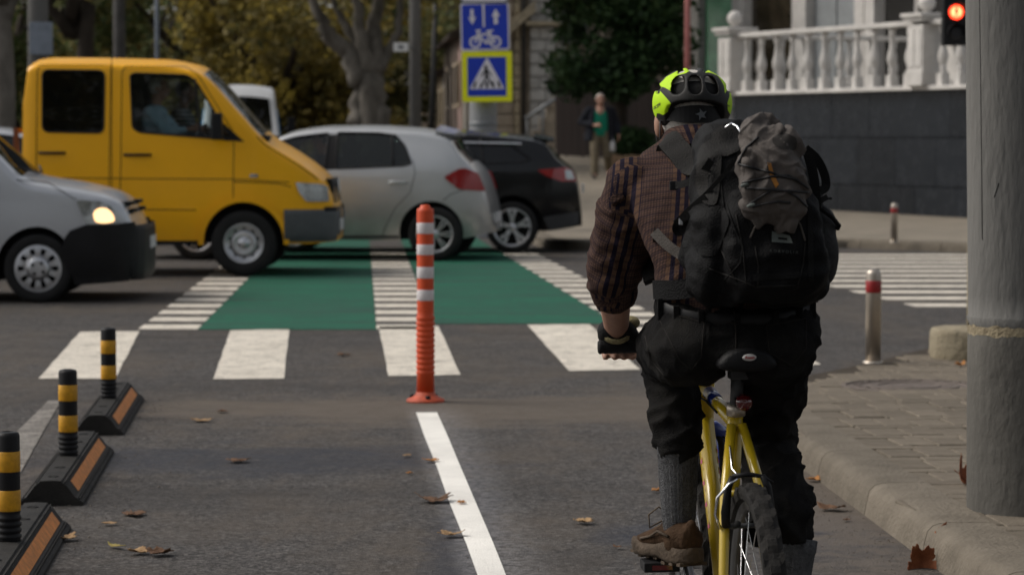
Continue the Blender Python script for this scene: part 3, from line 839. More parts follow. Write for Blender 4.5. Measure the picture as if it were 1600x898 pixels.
def wheel(parent, x, y, z, r, w, kind, side, rim_mat='alloy'):
    """side: which way the outer face looks along y (+1 / -1)"""
    rr = r * {'steel': 0.60, 'cover': 0.68, 'multi': 0.68, 'five': 0.74}[kind]
    s_ = side; m = MB(); m.smooth = True
    m.lathe([(rr * 0.3, s_ * w * 0.22), (rr, s_ * w * 0.20), (rr, -s_ * w * 0.3), (rr * 0.3, -s_ * w * 0.3)], (x, y, z), 'Y', 28)
    hub = m.build('wheel', MATS['under'], parent)
    m = MB()
    m.lathe([(rr * 0.99, s_ * w * 0.44), (rr * 1.06, s_ * w * 0.5), (r * 0.90, s_ * w * 0.5), (r * 0.965, s_ * w * 0.44), (r * 0.985, s_ * w * 0.40), (r * 0.988, s_ * w * 0.22), (r * 0.98, s_ * w * 0.21), (r * 0.98, s_ * w * 0.17), (r, s_ * w * 0.16), (r, s_ * w * 0.05), (r * .98, s_ * w * 0.04), (r * .98, -s_ * w * 0.0), (r, -s_ * w * 0.01), (r, -s_ * w * 0.3), (r * 0.96, -s_ * w * 0.46), (r * 0.88, -s_ * w * 0.5), (rr * 0.99, -s_ * w * 0.5)], (x, y, z), 'Y', 48, caps=False)
    m.build('tyre', MATS['rubber'], hub)
    m = MB(); f = s_ * w
    m.lathe([(rr * 0.88, f * 0.30), (rr * 0.90, f * 0.40), (rr * 0.97, f * 0.46), (rr * 1.02, f * 0.45), (rr * 1.02, f * 0.2)], (x, y, z), 'Y', 40, caps=False)
    def spoke(a, r0, r1, w0, w1, y0, y1, th=0.02):
        ca_, sa_ = math.cos(a), math.sin(a); u, v = Vector((ca_, 0, sa_)), Vector((-sa_, 0, ca_)); c = Vector((x, y, z))
        q = [u * r0 - v * w0, u * r0 + v * w0, u * (r0 + r1) / 2 + v * (w0 + w1) / 2 * .92, u * r1 + v * w1, u * r1 - v * w1, u * (r0 + r1) / 2 - v * (w0 + w1) / 2 * .92]
        ys = [y0, y0, (y0 + y1) / 2 + s_ * .004, y1, y1, (y0 + y1) / 2 + s_ * .004]
        m.prism([c + p + Vector((0, yy, 0)) for p, yy in zip(q, ys)], (0, -s_ * th, 0), False)
    if kind == 'steel':
        m.lathe([(rr * 0.90, f * 0.34), (rr * 0.80, f * 0.22), (rr * 0.66, f * 0.20), (rr * 0.60, f * 0.33), (rr * 0.50, f * 0.38), (rr * 0.44, f * 0.34), (rr * 0.25, f * 0.33), (rr * 0.20, f * 0.42), (rr * 0.0, f * 0.43)], (x, y, z), 'Y', 32, caps=False)
        for k in range(6):
            a = 2 * PI * k / 6; m.lathe([(0.013, f * 0.33), (0.013, f * 0.39), (0, f * 0.39)], (x + rr * .34 * math.cos(a), y, z + rr * .34 * math.sin(a)), 'Y', 8)
    elif kind == 'cover':
        m.lathe([(rr * 0.60, f * 0.47), (rr * 0.3, f * 0.49), (0, f * 0.49)], (x, y, z), 'Y', 32)
        m.lathe([(rr * 0.60, f * 0.47), (rr * 0.60, f * 0.42)], (x, y, z), 'Y', 32, caps=False)
        for k in range(10): spoke(2 * PI * (k + .5) / 10, rr * 0.50, rr * 0.95, rr * 0.085, rr * 0.19, f * 0.475, f * 0.45)
        m.lathe([(rr * 0.86, f * 0.462), (rr * 0.98, f * 0.45), (rr * 1.0, f * 0.42)], (x, y, z), 'Y', 36, caps=False)
    elif kind == 'multi':
        m.lathe([(rr * 0.26, f * 0.40), (rr * 0.22, f * 0.44), (0, f * 0.44)], (x, y, z), 'Y', 20)
        for k in range(7):
            for d in (-0.13, 0.13): spoke(2 * PI * k / 7 + d, rr * 0.2, rr * 0.93, rr * 0.04, rr * 0.05, f * 0.41, f * 0.43)
    else:
        m.lathe([(rr * 0.24, f * 0.36), (rr * 0.2, f * 0.42), (0, f * 0.42)], (x, y, z), 'Y', 20)
        for k in range(5):
            spoke(2 * PI * k / 5 + PI / 2, rr * 0.18, rr * 0.66, rr * 0.10, rr * 0.15, f * 0.40, f * 0.43)
            for d in (-0.17, 0.17): spoke(2 * PI * k / 5 + PI / 2 + d, rr * 0.6, rr * 0.94, rr * 0.08, rr * 0.11, f * 0.43, f * 0.44)
    m.build('rim', MATS[rim_mat], hub)
    if kind in ('cover', 'steel'):
        m = MB()
        if kind == 'cover':
            for k in range(4):
                a = 2 * PI * k / 4 + 0.6; m.lathe([(rr * .075, f * 0.485), (rr * .075, f * 0.5), (0, f * 0.5)], (x + rr * .27 * math.cos(a), y, z + rr * .27 * math.sin(a)), 'Y', 10)
        else:
            for k in range(10):
                a = 2 * PI * (k + .5) / 10; m.lathe([(rr * .07, f * 0.2), (rr * .07, f * 0.235), (0, f * 0.235)], (x + rr * .73 * math.cos(a), y, z + rr * .73 * math.sin(a)), 'Y', 10)
        m.build('rim_holes', MATS['under'], hub)
    return hub

def handle(sh, parent, x, z, mat, ln=0.2, sides=(1, -1)):
    for sg in sides:
        m = MB(); y = sg * (sh.Y(x, z) + 0.016)
        m.tube([(x - ln / 2, y - sg * .018, z), (x - ln / 2 + .02, y, z), (x + ln / 2 - .02, y, z), (x + ln / 2, y - sg * .018, z)], 0.014, 8)
        m.build('door_handle', MATS[mat], parent)
def mirror(parent, c, size, sg, mat, armto):
    m = MB(); m.box(c, size, None, 0.86); 
    o = m.build('wing_mirror', MATS[mat], parent, bevel=0.02)
    m = MB(); m.tube([c, armto], 0.018, 6); m.build('mirror_arm', MATS[mat], o)

# seated people -------------------------------------------------------------------------
M('shirt_pale_blue', (0.34, 0.50, 0.58), 0.85, var=0.12, vscale=9)
M('cloth_navy', (0.012, 0.014, 0.02), 0.85, var=0.2)
M('hair_dark', (0.015, 0.012, 0.01), 0.8, var=0.2)
def striped_cloth():
    m = M('shirt_striped', (0.02, 0.022, 0.025), 0.85)
    nt = m.node_tree; N, Lk = nt.nodes, nt.links; b = N['Principled BSDF']
    tc = N.new('ShaderNodeTexCoord'); w = N.new('ShaderNodeTexWave'); w.bands_direction = 'Z'; w.inputs['Scale'].default_value = 6.5; w.inputs['Distortion'].default_value = 2.5
    Lk.new(tc.outputs['Object'], w.inputs['Vector']); r = N.new('ShaderNodeValToRGB'); r.color_ramp.elements[0].position = .45; r.color_ramp.elements[1].position = .6
    r.color_ramp.elements[0].color = (.015, .016, .02, 1); r.color_ramp.elements[1].color = (.3, .32, .33, 1)
    Lk.new(w.outputs['Fac'], r.inputs[0]); Lk.new(r.outputs[0], b.inputs['Base Color'])
striped_cloth()
def face(parent, c, s_, yaw, hair, hair_mat):
    """eyes, ears and hair on a head of half height s_ at c that looks along yaw"""
    R = Matrix.Rotation(yaw, 3, 'Z'); c = Vector(c)
    m = MB()
    for sx in (-1, 1): m.ball(c + R @ Vector((sx * .033, .088, .012)), (.012, .008, .009), 8, 6)
    m.build('eyes', MATS['seam'], parent)
    if hair:
        m = MB(); m.ball(c + R @ Vector((0, -.018, .03)), (.083, .103, .10), 16, 10, R)
        me = remeshed(m, .012, 2)
        bm = bmesh.new(); bm.from_mesh(me)
        bmesh.ops.delete(bm, geom=[v for v in bm.verts if (R.inverted() @ (v.co - c)).y > .052 + (.0 if (v.co - c).z > .07 else -.02) or (v.co - c).z < -.05], context='VERTS')
        bm.to_mesh(me); bm.free(); skin_obj('hair', me, MATS[hair_mat], parent)
def head_forms(m, c, yaw):
    R = Matrix.Rotation(yaw, 3, 'Z'); c = Vector(c); q = lambda x, y, z: c + R @ Vector((x, y, z))
    m.ball(q(0, -.01, .03), (.075, .095, .09), 16, 10, R); m.ball(q(0, .025, -.045), (.056, .066, .075), 14, 10, R)
    m.capsule(q(0, .085, .012), q(0, .106, -.022), .011, .017, 8)
    for sx in (-1, 1): m.ball(q(sx * .078, -.005, -.005), (.013, .024, .034), 10, 8, R)
    m.capsule(q(-.02, .083, -.062), q(.02, .083, -.062), .010, .010, 8)
    m.capsule(q(0, -.02, -.06), q(0, -.035, -.17), .052, .058, 12)
def hand_forms(m, wrist, d, nrm, curl=0.5, side=1, k=1.0):
    """palm, four unequal fingers and a thumb; d points to the finger tips, nrm out of the back of the hand"""
    wrist, d, nrm = Vector(wrist), Vector(d).normalized(), Vector(nrm).normalized(); u = d.cross(nrm).normalized() * side
    pal = wrist + d * .045 * k
    for t in (-.025, 0, .025): m.capsule(wrist + u * t * .8 * k, wrist + d * .085 * k + u * t * 1.15 * k, .016 * k, .014 * k, 8)
    for i, ln in enumerate((.068, .078, .072, .056)):
        b = wrist + d * .088 * k + u * (-.033 + .022 * i) * k; a = curl
        p1 = b + (d * math.cos(a) - nrm * math.sin(a)) * ln * .45 * k; p2 = p1 + (d * math.cos(2 * a) - nrm * math.sin(2 * a)) * ln * .32 * k
        p3 = p2 + (d * math.cos(2.8 * a) - nrm * math.sin(2.8 * a)) * ln * .25 * k
        m.capsule(b, p1, .0095 * k, .009 * k, 8); m.capsule(p1, p2, .009 * k, .0085 * k, 8); m.capsule(p2, p3, .0085 * k, .0075 * k, 8)
    t0 = wrist + d * .03 * k - u * .032 * k; t1 = t0 + (d * .7 - u * .6 - nrm * .2).normalized() * .04 * k; t2 = t1 + (d * .9 - u * .1 - nrm * .4).normalized() * .032 * k
    m.capsule(t0, t1, .013 * k, .0105 * k, 8); m.capsule(t1, t2, .0105 * k, .009 * k, 8)
def seated(parent_label, loc, rotz, shirt, hair, trouser='cloth_navy'):
    """a person sitting, facing local +Y, seat level at z = 0"""
    t = thing('person', parent_label, 'person', loc, rotz)
    J = dict(hipL=(-.1, 0, .1), hipR=(.1, 0, .1), knL=(-.14, .44, .13), knR=(.14, .44, .13), anL=(-.14, .50, -.28), anR=(.14, .50, -.28), shL=(-.19, -.09, .56), shR=(.19, -.09, .56), elL=(-.25, .10, .34), elR=(.25, .10, .34), wrL=(-.17, .34, .38), wrR=(.17, .34, .38))
    m = MB(); head_forms(m, (0, -.04, .80), 0)
    m.capsule((0, -.06, .12), (0, -.09, .5), .13, .13, 14)
    for S in 'LR':
        sx = -1 if S == 'L' else 1
        m.capsule(J['hip' + S], J['kn' + S], .07, .055); m.capsule(J['kn' + S], J['an' + S], .05, .035); m.capsule(J['an' + S], Vector(J['an' + S]) + Vector((0, .16, -.05)), .035, .03)
        m.capsule((sx * .06, -.09, .56), J['sh' + S], .06, .05); m.capsule(J['sh' + S], J['el' + S], .045, .036); m.capsule(J['el' + S], J['wr' + S], .036, .026)
        hand_forms(m, J['wr' + S], (-sx * .2, 1, .1), (sx, 0.1, .4), .6, 1)
    skin_obj('body', remeshed(m, .012, 3), MATS['skin'], t)
    m = MB(); m.capsule((0, -.05, .1), (0, -.09, .3), .155, .15, 16); m.capsule((-.05, -.09, .45), (.05, -.09, .45), .14, .14); m.capsule((0, -.05, .1), (0, -.09, .5), .14, .15)
    for S in 'LR':
        sx = -1 if S == 'L' else 1
        m.capsule((sx * .06, -.09, .55), J['sh' + S], .075, .07); m.capsule(J['sh' + S], J['el' + S], .066, .055); m.capsule(J['el' + S], Vector(J['el' + S]).lerp(Vector(J['wr' + S]), .7), .054, .042)
    me = remeshed(m, .02, 4); displaced(me, lambda c, n: .010 * noise.noise(c * 9) + .005 * noise.noise(c * 22)); skin_obj('shirt', me, MATS[shirt], t)
    m = MB()
    for S in 'LR': m.capsule(J['hip' + S], J['kn' + S], .09, .072); m.capsule(J['kn' + S], J['an' + S], .07, .055)
    m.capsule(J['hipL'], J['hipR'], .12, .12); skin_obj('trousers', remeshed(m, .025, 3), MATS[trouser], t)
    face(t, (0, -.04, .80), .1, 0, True, hair)
    return t

def car_seat(parent, x, y, z):
    m = MB(); m.box((x, y, z - .06), (.5, .5, .14)); m.box((x + .27, y, z + .28), (.13, .48, .66), Matrix.Rotation(rad(12), 3, 'Y')); m.box((x + .36, y, z + .69), (.09, .24, .18), Matrix.Rotation(rad(10), 3, 'Y'))
    m.build('car_seat', MATS['seat_cloth'], parent, bevel=.03)
def steering(parent, x, y, z):
    m = MB(); pts = []
    for k in range(25):
        a = 2 * PI * k / 24; pts.append((x + .07 * math.sin(a), y + .19 * math.cos(a), z + .17 * math.sin(a)))
    m.tube(pts, .014, 6); m.tube([(x, y - .18, z), (x, y + .18, z)], .014, 6); m.tube([(x, y, z), (x - .25, y, z - .12)], .03, 6)
    m.build('steering_wheel', MATS['black_plastic'], parent)

# ------------------------------------------------------------------ yellow van
# local frame of every car: x from the nose backwards, so a car that drives to the right of the picture is turned by 180 degrees
def px_van(px, py): return ((527 - px) / 149.6, 1.45 + (215 - py) / 149.6)
V_ = px_van
van_label = 'yellow crew cab van with grey bumper driving across the junction'
van = thing('yellow_van', van_label, 'van', (P(527, 430, 28.07).x - .035, 28.07 + 0.97, 0), PI + rad(.8))
S1 = Shell(top=[(0, 0.72), (0.03, 0.80), (0.055, 0.98), (0.15, 1.09), (0.38, 1.263), (0.715, 1.475), (1.0, 1.78), (1.38, 2.175), (1.46, 2.215), (1.85, 2.285), (3.0, 2.305), (3.19, 2.28), (3.25, 2.16), (3.26, 1.9)],
           bot=[(0, 0.36), (0.3, 0.34), (3.26, 0.36)],
           wid=[(0, 0.70), (0.06, 0.80), (0.2, 0.885), (0.5, 0.94), (0.9, 0.965), (3.15, 0.965), (3.26, 0.94)],
           belt=[(0, 1.25), (3.26, 1.25)], tumble=0.10, rc=0.085, crown=0.075, sill=0.975, bulge=0.25)
win_f = rounded([V_(207, 118), V_(214, 115), V_(297, 118), V_(311, 130), V_(366, 220), V_(345, 217), V_(222, 207), V_(211, 200)], .05)
win_r = rounded([V_(70, 110), V_(167, 111), V_(166, 208), V_(71, 206)], .07)
body = S1.body('body', MATS['paint_yellow'], van, [(0.956, 0.36)], 0.415, [win_f, win_r], cabin=(0.62, 3.18), floor=0.80, wind=(0.76, 1.38, -0.95, 0.95))
for nm, poly, gm in (('door_window', win_f, 'glass_clear'), ('rear_window', win_r, 'glass_dark')):
    for sg in (1, -1):
        w = S1.panel(nm, MATS[gm], van, poly, -0.012, (sg,)); S1.line('window_seal', MATS['rubber'], w, poly, 0.011, 0.001, True, (sg,))
S1.line('window_post', MATS['black_plastic'], van, [V_(308, 124), V_(318, 213)], 0.014, -0.004)
ws = S1.top_patch('windscreen', MATS['glass_clear'], van, 0.75, 1.39, -0.96, 0.96, -0.002)
# shut lines
for ln in ([V_(190, 385), V_(193, 250), V_(194, 112), V_(200, 104), V_(294, 105), V_(312, 116), V_(366, 203), V_(369, 222), V_(368, 312)], [V_(192, 385), V_(192, 300)],
           [V_(61, 330), V_(62, 110), V_(66, 102), V_(177, 102), V_(177, 112), V_(174, 330)], [V_(178, 89), V_(179, 384)], [V_(60, 278), V_(368, 280), V_(455, 285)], [V_(196, 327), V_(310, 328)],
           [V_(368, 284), V_(440, 287), V_(458, 292)], [V_(405, 213), V_(418, 226), V_(470, 258), V_(500, 280)]):
    S1.line('shut_line', MATS['seam'], body, ln, 0.0048, -0.001)
# bumper wraps the nose and runs back to the arch
def wrap_panel(sh, name, mat, parent, pts, off=0.02, x_end=0.0):
    """a belt round the nose: (z low, z high) with flank length"""
    zl, zh, xe = pts; m = MB(); vs = []
    path = []
    for i in range(12): x = xe * (1 - i / 11) ** 1.3; path.append((x, sh.Y(max(0, x), (zl + zh) / 2)))
    w0 = path[-1][1]
    loop = [(x, y) for x, y in path] + [(x_end - 0.035 * (1 - (t / 5) ** 2) if True else 0, w0 * t / 5) for t in range(4, -5, -1)] + [(x, -y) for x, y in reversed(path)]
    n = len(loop); prof_ = [(-.01, zl - .01), (off * .55, zl + .02), (off, zl + (zh - zl) * .22), (off * 1.25, (zl + zh) / 2), (off * 1.1, zh - .05), (off * .7, zh - .012), (0, zh)]
    for o_, z in prof_:
        for i, (x, y) in enumerate(loop):
            a, b = Vector(loop[max(0, i - 1)]), Vector(loop[min(n - 1, i + 1)]); t = (b - a).normalized(); nr = Vector((-t.y, t.x)) if True else None
            if nr.dot(Vector((x - 0.8, y))) < 0: nr = -nr
            q = Vector((x, y)) + nr * o_; vs.append((q.x, q.y, z))
    k = len(prof_)
    m.add(vs, [(a * n + i, a * n + i + 1, (a + 1) * n + i + 1, (a + 1) * n + i) for a in range(k - 1) for i in range(n - 1)], True)
    return m.build(name, mat, parent)
bumper = wrap_panel(S1, 'front_bumper', MATS['grey_bumper'], van, (0.37, 0.70, 0.535), 0.020, .045)
m = MB(); m.box((-0.022, 0, 0.52), (0.02, 0.52, 0.115)); m.build('number_plate', MATS['plate_white'], bumper)
wrap_panel(S1, 'bumper_strip', MATS['black_plastic'], bumper, (0.70, 0.725, 0.12), 0.014, .045)
S1.panel('headlight', MATS['lamp_clear'], van, rounded([V_(465, 285), V_(507, 288), V_(515, 292), V_(517, 315), V_(482, 315), V_(470, 300)], .02), 0.006, thick=0.012, st=.03)
m = MB()
for k in range(7): m.box((0.028 + 0.004 * k, 0, 0.78 + 0.036 * k), (0.03, 1.30 - 0.01 * k, 0.02))
m.box((0.075, 0, 0.89), (0.06, 1.36, 0.25))
m.build('grille', MATS['black_plastic'], van)
m = MB(); m.lathe([(0.085, -0.012), (0.075, -0.02), (0.07, -.02), (0.07, -.008)], (0.02, 0, 0.93), 'X', 24); m.build('badge_ring', MATS['chrome'], van)
S1.panel('side_indicator', MATS['lamp_clear'], van, rounded([V_(394, 272), V_(407, 272), V_(407, 277), V_(394, 277)], .01), 0.003, thick=.01)
handle(S1, van, V_(219, 242)[0], V_(219, 242)[1], 'black_plastic', .28); handle(S1, van, V_(86, 239)[0], V_(86, 239)[1], 'black_plastic', .27)
for sg in (1, -1):
    S1.panel('mirror_base', MATS['black_plastic'], van, [V_(352, 192), V_(386, 222), V_(352, 219)], .003, (sg,))
    mirror(van, (V_(346, 198)[0], sg * 1.12, V_(346, 198)[1]), (0.12, 0.17, 0.28), sg, 'black_plastic', (V_(362, 206)[0], sg * .95, V_(362, 212)[1]))
S1.panel('arch_lip', MATS['paint_yellow'], van, [(0.956 + .42 * math.cos(a), .36 + .42 * math.sin(a)) for a in [PI * (-.02) + PI * 1.04 * i / 22 for i in range(23)]] + [(0.956 + .475 * math.cos(a), .36 + .475 * math.sin(a)) for a in [PI * 1.02 - PI * 1.04 * i / 22 for i in range(23)]], .012, thick=.012, st=.3)
S1.panel('sill', MATS['black_plastic'], van, [(1.40, .335), (3.25, .335), (3.25, .375), (1.40, .375)], .004, thick=.01, st=.3)
for sg in (1, -1):
    wheel(van, 0.956, sg * 0.86, 0.347, 0.347, 0.20, 'steel', sg); wheel(van, 4.50, sg * 0.86, 0.347, 0.347, 0.20, 'steel', sg)
# load bed behind the cab
m = MB(); m.box((4.5, 0, .62), (2.5, .75, .16)); m.build('chassis', MATS['under'], van)
bed = MB()
bed.box((4.75, 0, .86), (2.75, 1.98, .10))
for sg in (1, -1): bed.box((4.75, sg * .985, 1.10), (2.75, .03, .38))
bed.box((3.36, 0, 1.10), (.03, 1.9, .38)); bed.box((6.13, 0, 1.10), (.03, 1.9, .38)); bd = bed.build('load_bed', MATS['grey_bumper'], van, bevel=.006)
m = MB()
for yy in (-.85, .85): m.box((3.335, yy, 1.10), (.05, .05, .9))
m.box((3.335, 0, 1.52), (.05, 1.7, .05)); m.build('headboard_frame', MATS['rust_red'], bd)
car_seat(van, 1.86, -.45, 1.18); car_seat(van, 1.86, .45, 1.18); steering(van, 1.33, .45, 1.42)
m = MB(); m.box((0.95, 0, 1.36), (.5, 1.6, .24)); m.build('dashboard', MATS['interior'], van, bevel=.05)
# their places: the near side of the picture is the van's right-hand side
def world_of(o, x, y, z): return Matrix.Translation(o.location) @ Matrix.Rotation(o.rotation_euler.z, 4, 'Z') @ Vector((x, y, z))
w_ = world_of(van, 1.84, .45, 1.16); seated('grey haired person in a pale blue shirt in the yellow van nearer seat', w_, -PI / 2 - .1, 'shirt_pale_blue', 'hair_white')
w_ = world_of(van, 1.66, -.45, 1.14); seated('dark haired person in a striped top beyond, in the yellow van', w_, -PI / 2, 'shirt_striped', 'hair_dark')

# ------------------------------------------------------------------ silver hatchback
def px_hat(px, py): return ((px - 180) / 133.3, 1.45 + (215 - py) / 133.3)
H_ = px_hat
LH = H_(777, 0)[0]
def hatch_shell():
    return Shell(top=[(0, .52), (.04, .66), (.25, .84), (.7, .96), (1.30, 1.08), (1.75, 1.40), (2.1, 1.545), (2.55, 1.597), (3.0, 1.60), (3.5, 1.575), (3.83, 1.525), (3.97, 1.47), (4.10, 1.30), (4.24, 1.155), (4.32, 1.06), (4.40, .84), (4.455, .66), (LH, .5)],
             bot=[(0, .26), (.5, .23), (4.0, .25), (LH, .33)],
             wid=[(0, .55), (.15, .72), (.5, .84), (1.0, .875), (3.3, .88), (3.9, .86), (4.25, .78), (4.40, .70), (LH, .58)],
             belt=[(0, .93), (1.3, .99), (2.6, 1.06), (4.0, 1.13), (LH, 1.13)], tumble=0.42, rc=0.07, crown=0.05, sill=0.94, bulge=.42)
def build_hatch(name, label, paint, loc, rotz, occupied, clear_front=True):
    h = thing(name, label, 'car', loc, rotz)
    S = hatch_shell()
    wr = rounded([H_(533, 207), H_(598, 208), H_(626, 212), H_(641, 228), H_(653, 256), H_(640, 259), H_(533, 264)], .03)
    wf = rounded([H_(440, 222), H_(468, 214), H_(519, 208), H_(515, 264), H_(425, 268)], .03)
    bd = S.body('body', MATS[paint], h, [(4.48 - .70, .33), (4.48 - 3.54, .33)], .375, [wr, wf], cabin=(1.45, 3.95), floor=.74, rear=(3.99, 4.22, -.82, .82), wind=(1.36, 2.02, -.88, .88))
    for sg in (1, -1):
        p = S.panel('rear_door_window', MATS['glass_tint'], h, wr, -.010, (sg,)); S.line('window_seal', MATS['black_plastic'], p, wr, .012, .001, True, (sg,))
        p = S.panel('front_door_window', MATS['glass_clear' if clear_front else 'glass_tint'], h, [(x, z - (.0 if clear_front else 0)) for x, z in wf], -.010, (sg,)); S.line('window_seal', MATS['black_plastic'], p, wf, .012, .001, True, (sg,))
        S.panel('door_pillar', MATS['black_plastic'], h, [H_(518, 207), H_(534, 206), H_(534, 265), H_(514, 266)], .002, (sg,))
        S.line('quarter_post', MATS['black_plastic'], h, [H_(620, 212), H_(624, 258)], .012, .0, False, (sg,))
    S.top_patch('rear_screen', MATS['glass_dark'], h, 3.98, 4.23, -.84, .84, -.003)
    S.top_patch('windscreen', MATS['glass_clear'], h, 1.35, 2.03, -.89, .89, -.003)
    for ln in ([H_(520, 266), H_(521, 372)], [H_(655, 250), H_(659, 270), H_(652, 300), H_(628, 325), H_(612, 355), H_(606, 370)], [H_(520, 372), H_(610, 371)], [H_(703, 313), H_(716, 303), H_(735, 297)]):
        S.line('shut_line', MATS['seam'], bd, ln, .004, -.001)
    S.line('fuel_flap', MATS['seam'], bd, [(H_(688, 286)[0] + .075 * math.cos(2 * PI * k / 20), H_(688, 286)[1] + .075 * math.sin(2 * PI * k / 20)) for k in range(20)], .003, -.0005, True, (1,))
    handle(S, h, *H_(632, 285), paint, .22); handle(S, h, *H_(500, 288), paint, .22)
    S.panel('tail_light', MATS['lamp_red'], h, rounded([H_(704, 277), H_(727, 264), H_(738, 263), H_(757, 271), H_(768, 299), H_(728, 296)], .025), .006, thick=.015, st=.03)
    m = MB(); m.box((LH + .01, 0, .50), (.03, .5, .11)); m.build('number_plate', MATS['plate_white'], h)
    m = MB()
    m.loft([[(x_, y_ * w_, z_) for x_, y_, z_ in ((3.80, -.62, 1.535), (3.80, 0, 1.60), (3.80, .62, 1.535), (3.80, .6, 1.50), (3.80, -.6, 1.50))] for w_ in (1,)] + [[(4.03, -.58, 1.49), (4.03, 0, 1.54), (4.03, .58, 1.49), (4.03, .57, 1.475), (4.03, -.57, 1.475)]], False)
    m.build('roof_spoiler', MATS[paint], h)
    for sg in (1, -1):
        wheel(h, 4.48 - .655, sg * .775, .318, .318, .20, 'multi', sg); wheel(h, 4.48 - 3.5, sg * .775, .318, .318, .20, 'multi', sg)
        S.panel('front_light', MATS['lamp_clear'], h, [(.12, .70), (.62, .86), (.6, .93), (.22, .83)], .005, (sg,), thick=.01, st=.06)
        mirror(h, (1.72, sg * .98, 1.10), (.12, .20, .13), sg, paint, (1.74, sg * .84, 1.07))
    S.panel('sill_trim', MATS['dark_plastic'], h, [(1.35, .255), (3.40, .265), (3.40, .30), (1.35, .29)], .004, thick=.008, st=.3)
    car_seat(h, 2.35, -.36, .62); car_seat(h, 2.35, .36, .62); steering(h, 1.88, .36, .92)
    m = MB(); m.box((3.35, 0, .60), (.5, 1.2, .16)); m.box((3.62, 0, .95), (.14, 1.2, .62)); m.build('rear_bench', MATS['seat_cloth'], h, bevel=.03)
    return h
# the tail is swung a little towards the camera
yaw = rad(5.5)
hp = P(777, 400, 31.9); hloc = Vector((hp.x, 0, 0)) - Matrix.Rotation(-yaw, 3, 'Z') @ Vector((LH, 0, 0))
hatch = build_hatch('silver_hatchback', 'dusty silver hatchback with its red tail light behind the orange post', 'paint_silver', (hloc.x, 31.55 + .87 + .36, 0), -yaw, True)
w_ = world_of(hatch, 2.36, .36, .60)
w_ = world_of(hatch, 2.36, -.36, .62); seated('dark silhouetted person at the open window of the silver hatchback', w_, PI / 2 - yaw, 'cloth_navy', 'hair_dark')
lh = P(20, 300, 37.0)
build_hatch('silver_car', 'pale silver car seen only in the gap behind the yellow van', 'paint_silver_pale', (lh.x + 2.3, 37.2, 0), PI, False, False)

# ------------------------------------------------------------------ black estate
def px_bl(px, py): return ((px - 341) / 125.4, 1.45 + (215 - py) / 125.4)
B_ = px_bl
LB = B_(913, 0)[0]
bl = thing('black_estate_car', 'glossy black estate car with pale roof reflections beyond the silver hatchback', 'car', (P(341, 300, 33.5).x, 33.8 + .92, 0), -rad(1.5))
S = Shell(top=[(0, .50), (.04, .66), (.3, .82), (.9, .97), (1.35, 1.06), (1.85, 1.36), (2.2, 1.50), (2.7, 1.55), (3.1, 1.545), (3.6, 1.505), (4.0, 1.455), (4.10, 1.41), (4.25, 1.22), (4.36, 1.13), (4.46, 1.04), (4.51, .88), (4.545, .62), (LB, .5)],
          bot=[(0, .25), (.5, .22), (4.0, .27), (LB, .34)], wid=[(0, .56), (.15, .74), (.5, .86), (1.0, .90), (3.4, .905), (4.1, .88), (4.4, .80), (LB, .66)],
          belt=[(0, .92), (1.3, .98), (2.6, 1.05), (3.8, 1.10), (LB, 1.12)], tumble=0.42, rc=.07, crown=.05, sill=.94, bulge=.42)
wr = rounded([B_(700, 213), B_(765, 217), B_(800, 226), B_(833, 250), B_(815, 254), B_(700, 257)], .03)
wf = rounded([B_(590, 214), B_(690, 212), B_(690, 258), B_(560, 262)], .03)
bd = S.body('body', MATS['paint_black'], bl, [(3.684, .34), (.93, .34)], .385, [wr, wf], cabin=(1.5, 4.05), floor=.76, rear=(4.10, 4.31, -.82, .82), wind=(1.42, 2.1, -.88, .88))
for sg in (1, -1):
    p = S.panel('rear_door_window', MATS['glass_dark'], bl, wr, -.01, (sg,)); S.line('window_seal', MATS['black_plastic'], p, wr, .01, .001, True, (sg,))
    p = S.panel('front_door_window', MATS['glass_dark'], bl, wf, -.01, (sg,)); S.line('window_seal', MATS['black_plastic'], p, wf, .01, .001, True, (sg,))
    S.line('window_post', MATS['black_plastic'], bl, [B_(752, 217), B_(758, 256)], .016, 0, False, (sg,))
S.top_patch('rear_screen', MATS['glass_dark'], bl, 4.09, 4.32, -.84, .84, -.003); S.top_patch('windscreen', MATS['glass_dark'], bl, 1.41, 2.11, -.89, .89, -.003)
for ln in ([B_(752, 258), B_(760, 290), B_(755, 350)], [B_(690, 260), B_(690, 360)], [B_(840, 318), B_(905, 316)]): S.line('shut_line', MATS['seam'], bd, ln, .004, -.001)
S.panel('tail_light', MATS['lamp_red'], bl, rounded([B_(842, 266), B_(888, 262), B_(898, 266), B_(905, 284), B_(880, 284), B_(858, 276)], .02), .006, thick=.014, st=.03)
S.panel('tail_lamp_clear', MATS['lamp_clear'], bl, rounded([B_(886, 266), B_(896, 266), B_(902, 281), B_(888, 280)], .012), .022, (1, -1), thick=.004, st=.03)
S.panel('bumper_reflector', MATS['reflector_red_glow'], bl, rounded([B_(893, 345), B_(905, 345), B_(906, 352), B_(893, 353)], .01), .008, thick=.008, st=.03)
S.panel('rear_bumper', MATS['dark_plastic'], bl, [B_(852, 340), B_(908, 332), B_(908, 352), B_(862, 362)], .006, thick=.012, st=.05)
m = MB(); m.box((LB + .012, 0, .80), (.03, .5, .11)); m.build('number_plate', MATS['plate_white'], bl)
m = MB(); m.loft([[(3.95, -.60, 1.45), (3.95, 0, 1.505), (3.95, .60, 1.45), (3.95, .58, 1.41), (3.95, -.58, 1.41)], [(4.20, -.56, 1.405), (4.20, 0, 1.455), (4.20, .56, 1.405), (4.20, .55, 1.385), (4.20, -.55, 1.385)]], False); m.build('roof_spoiler', MATS['paint_black'], bl)
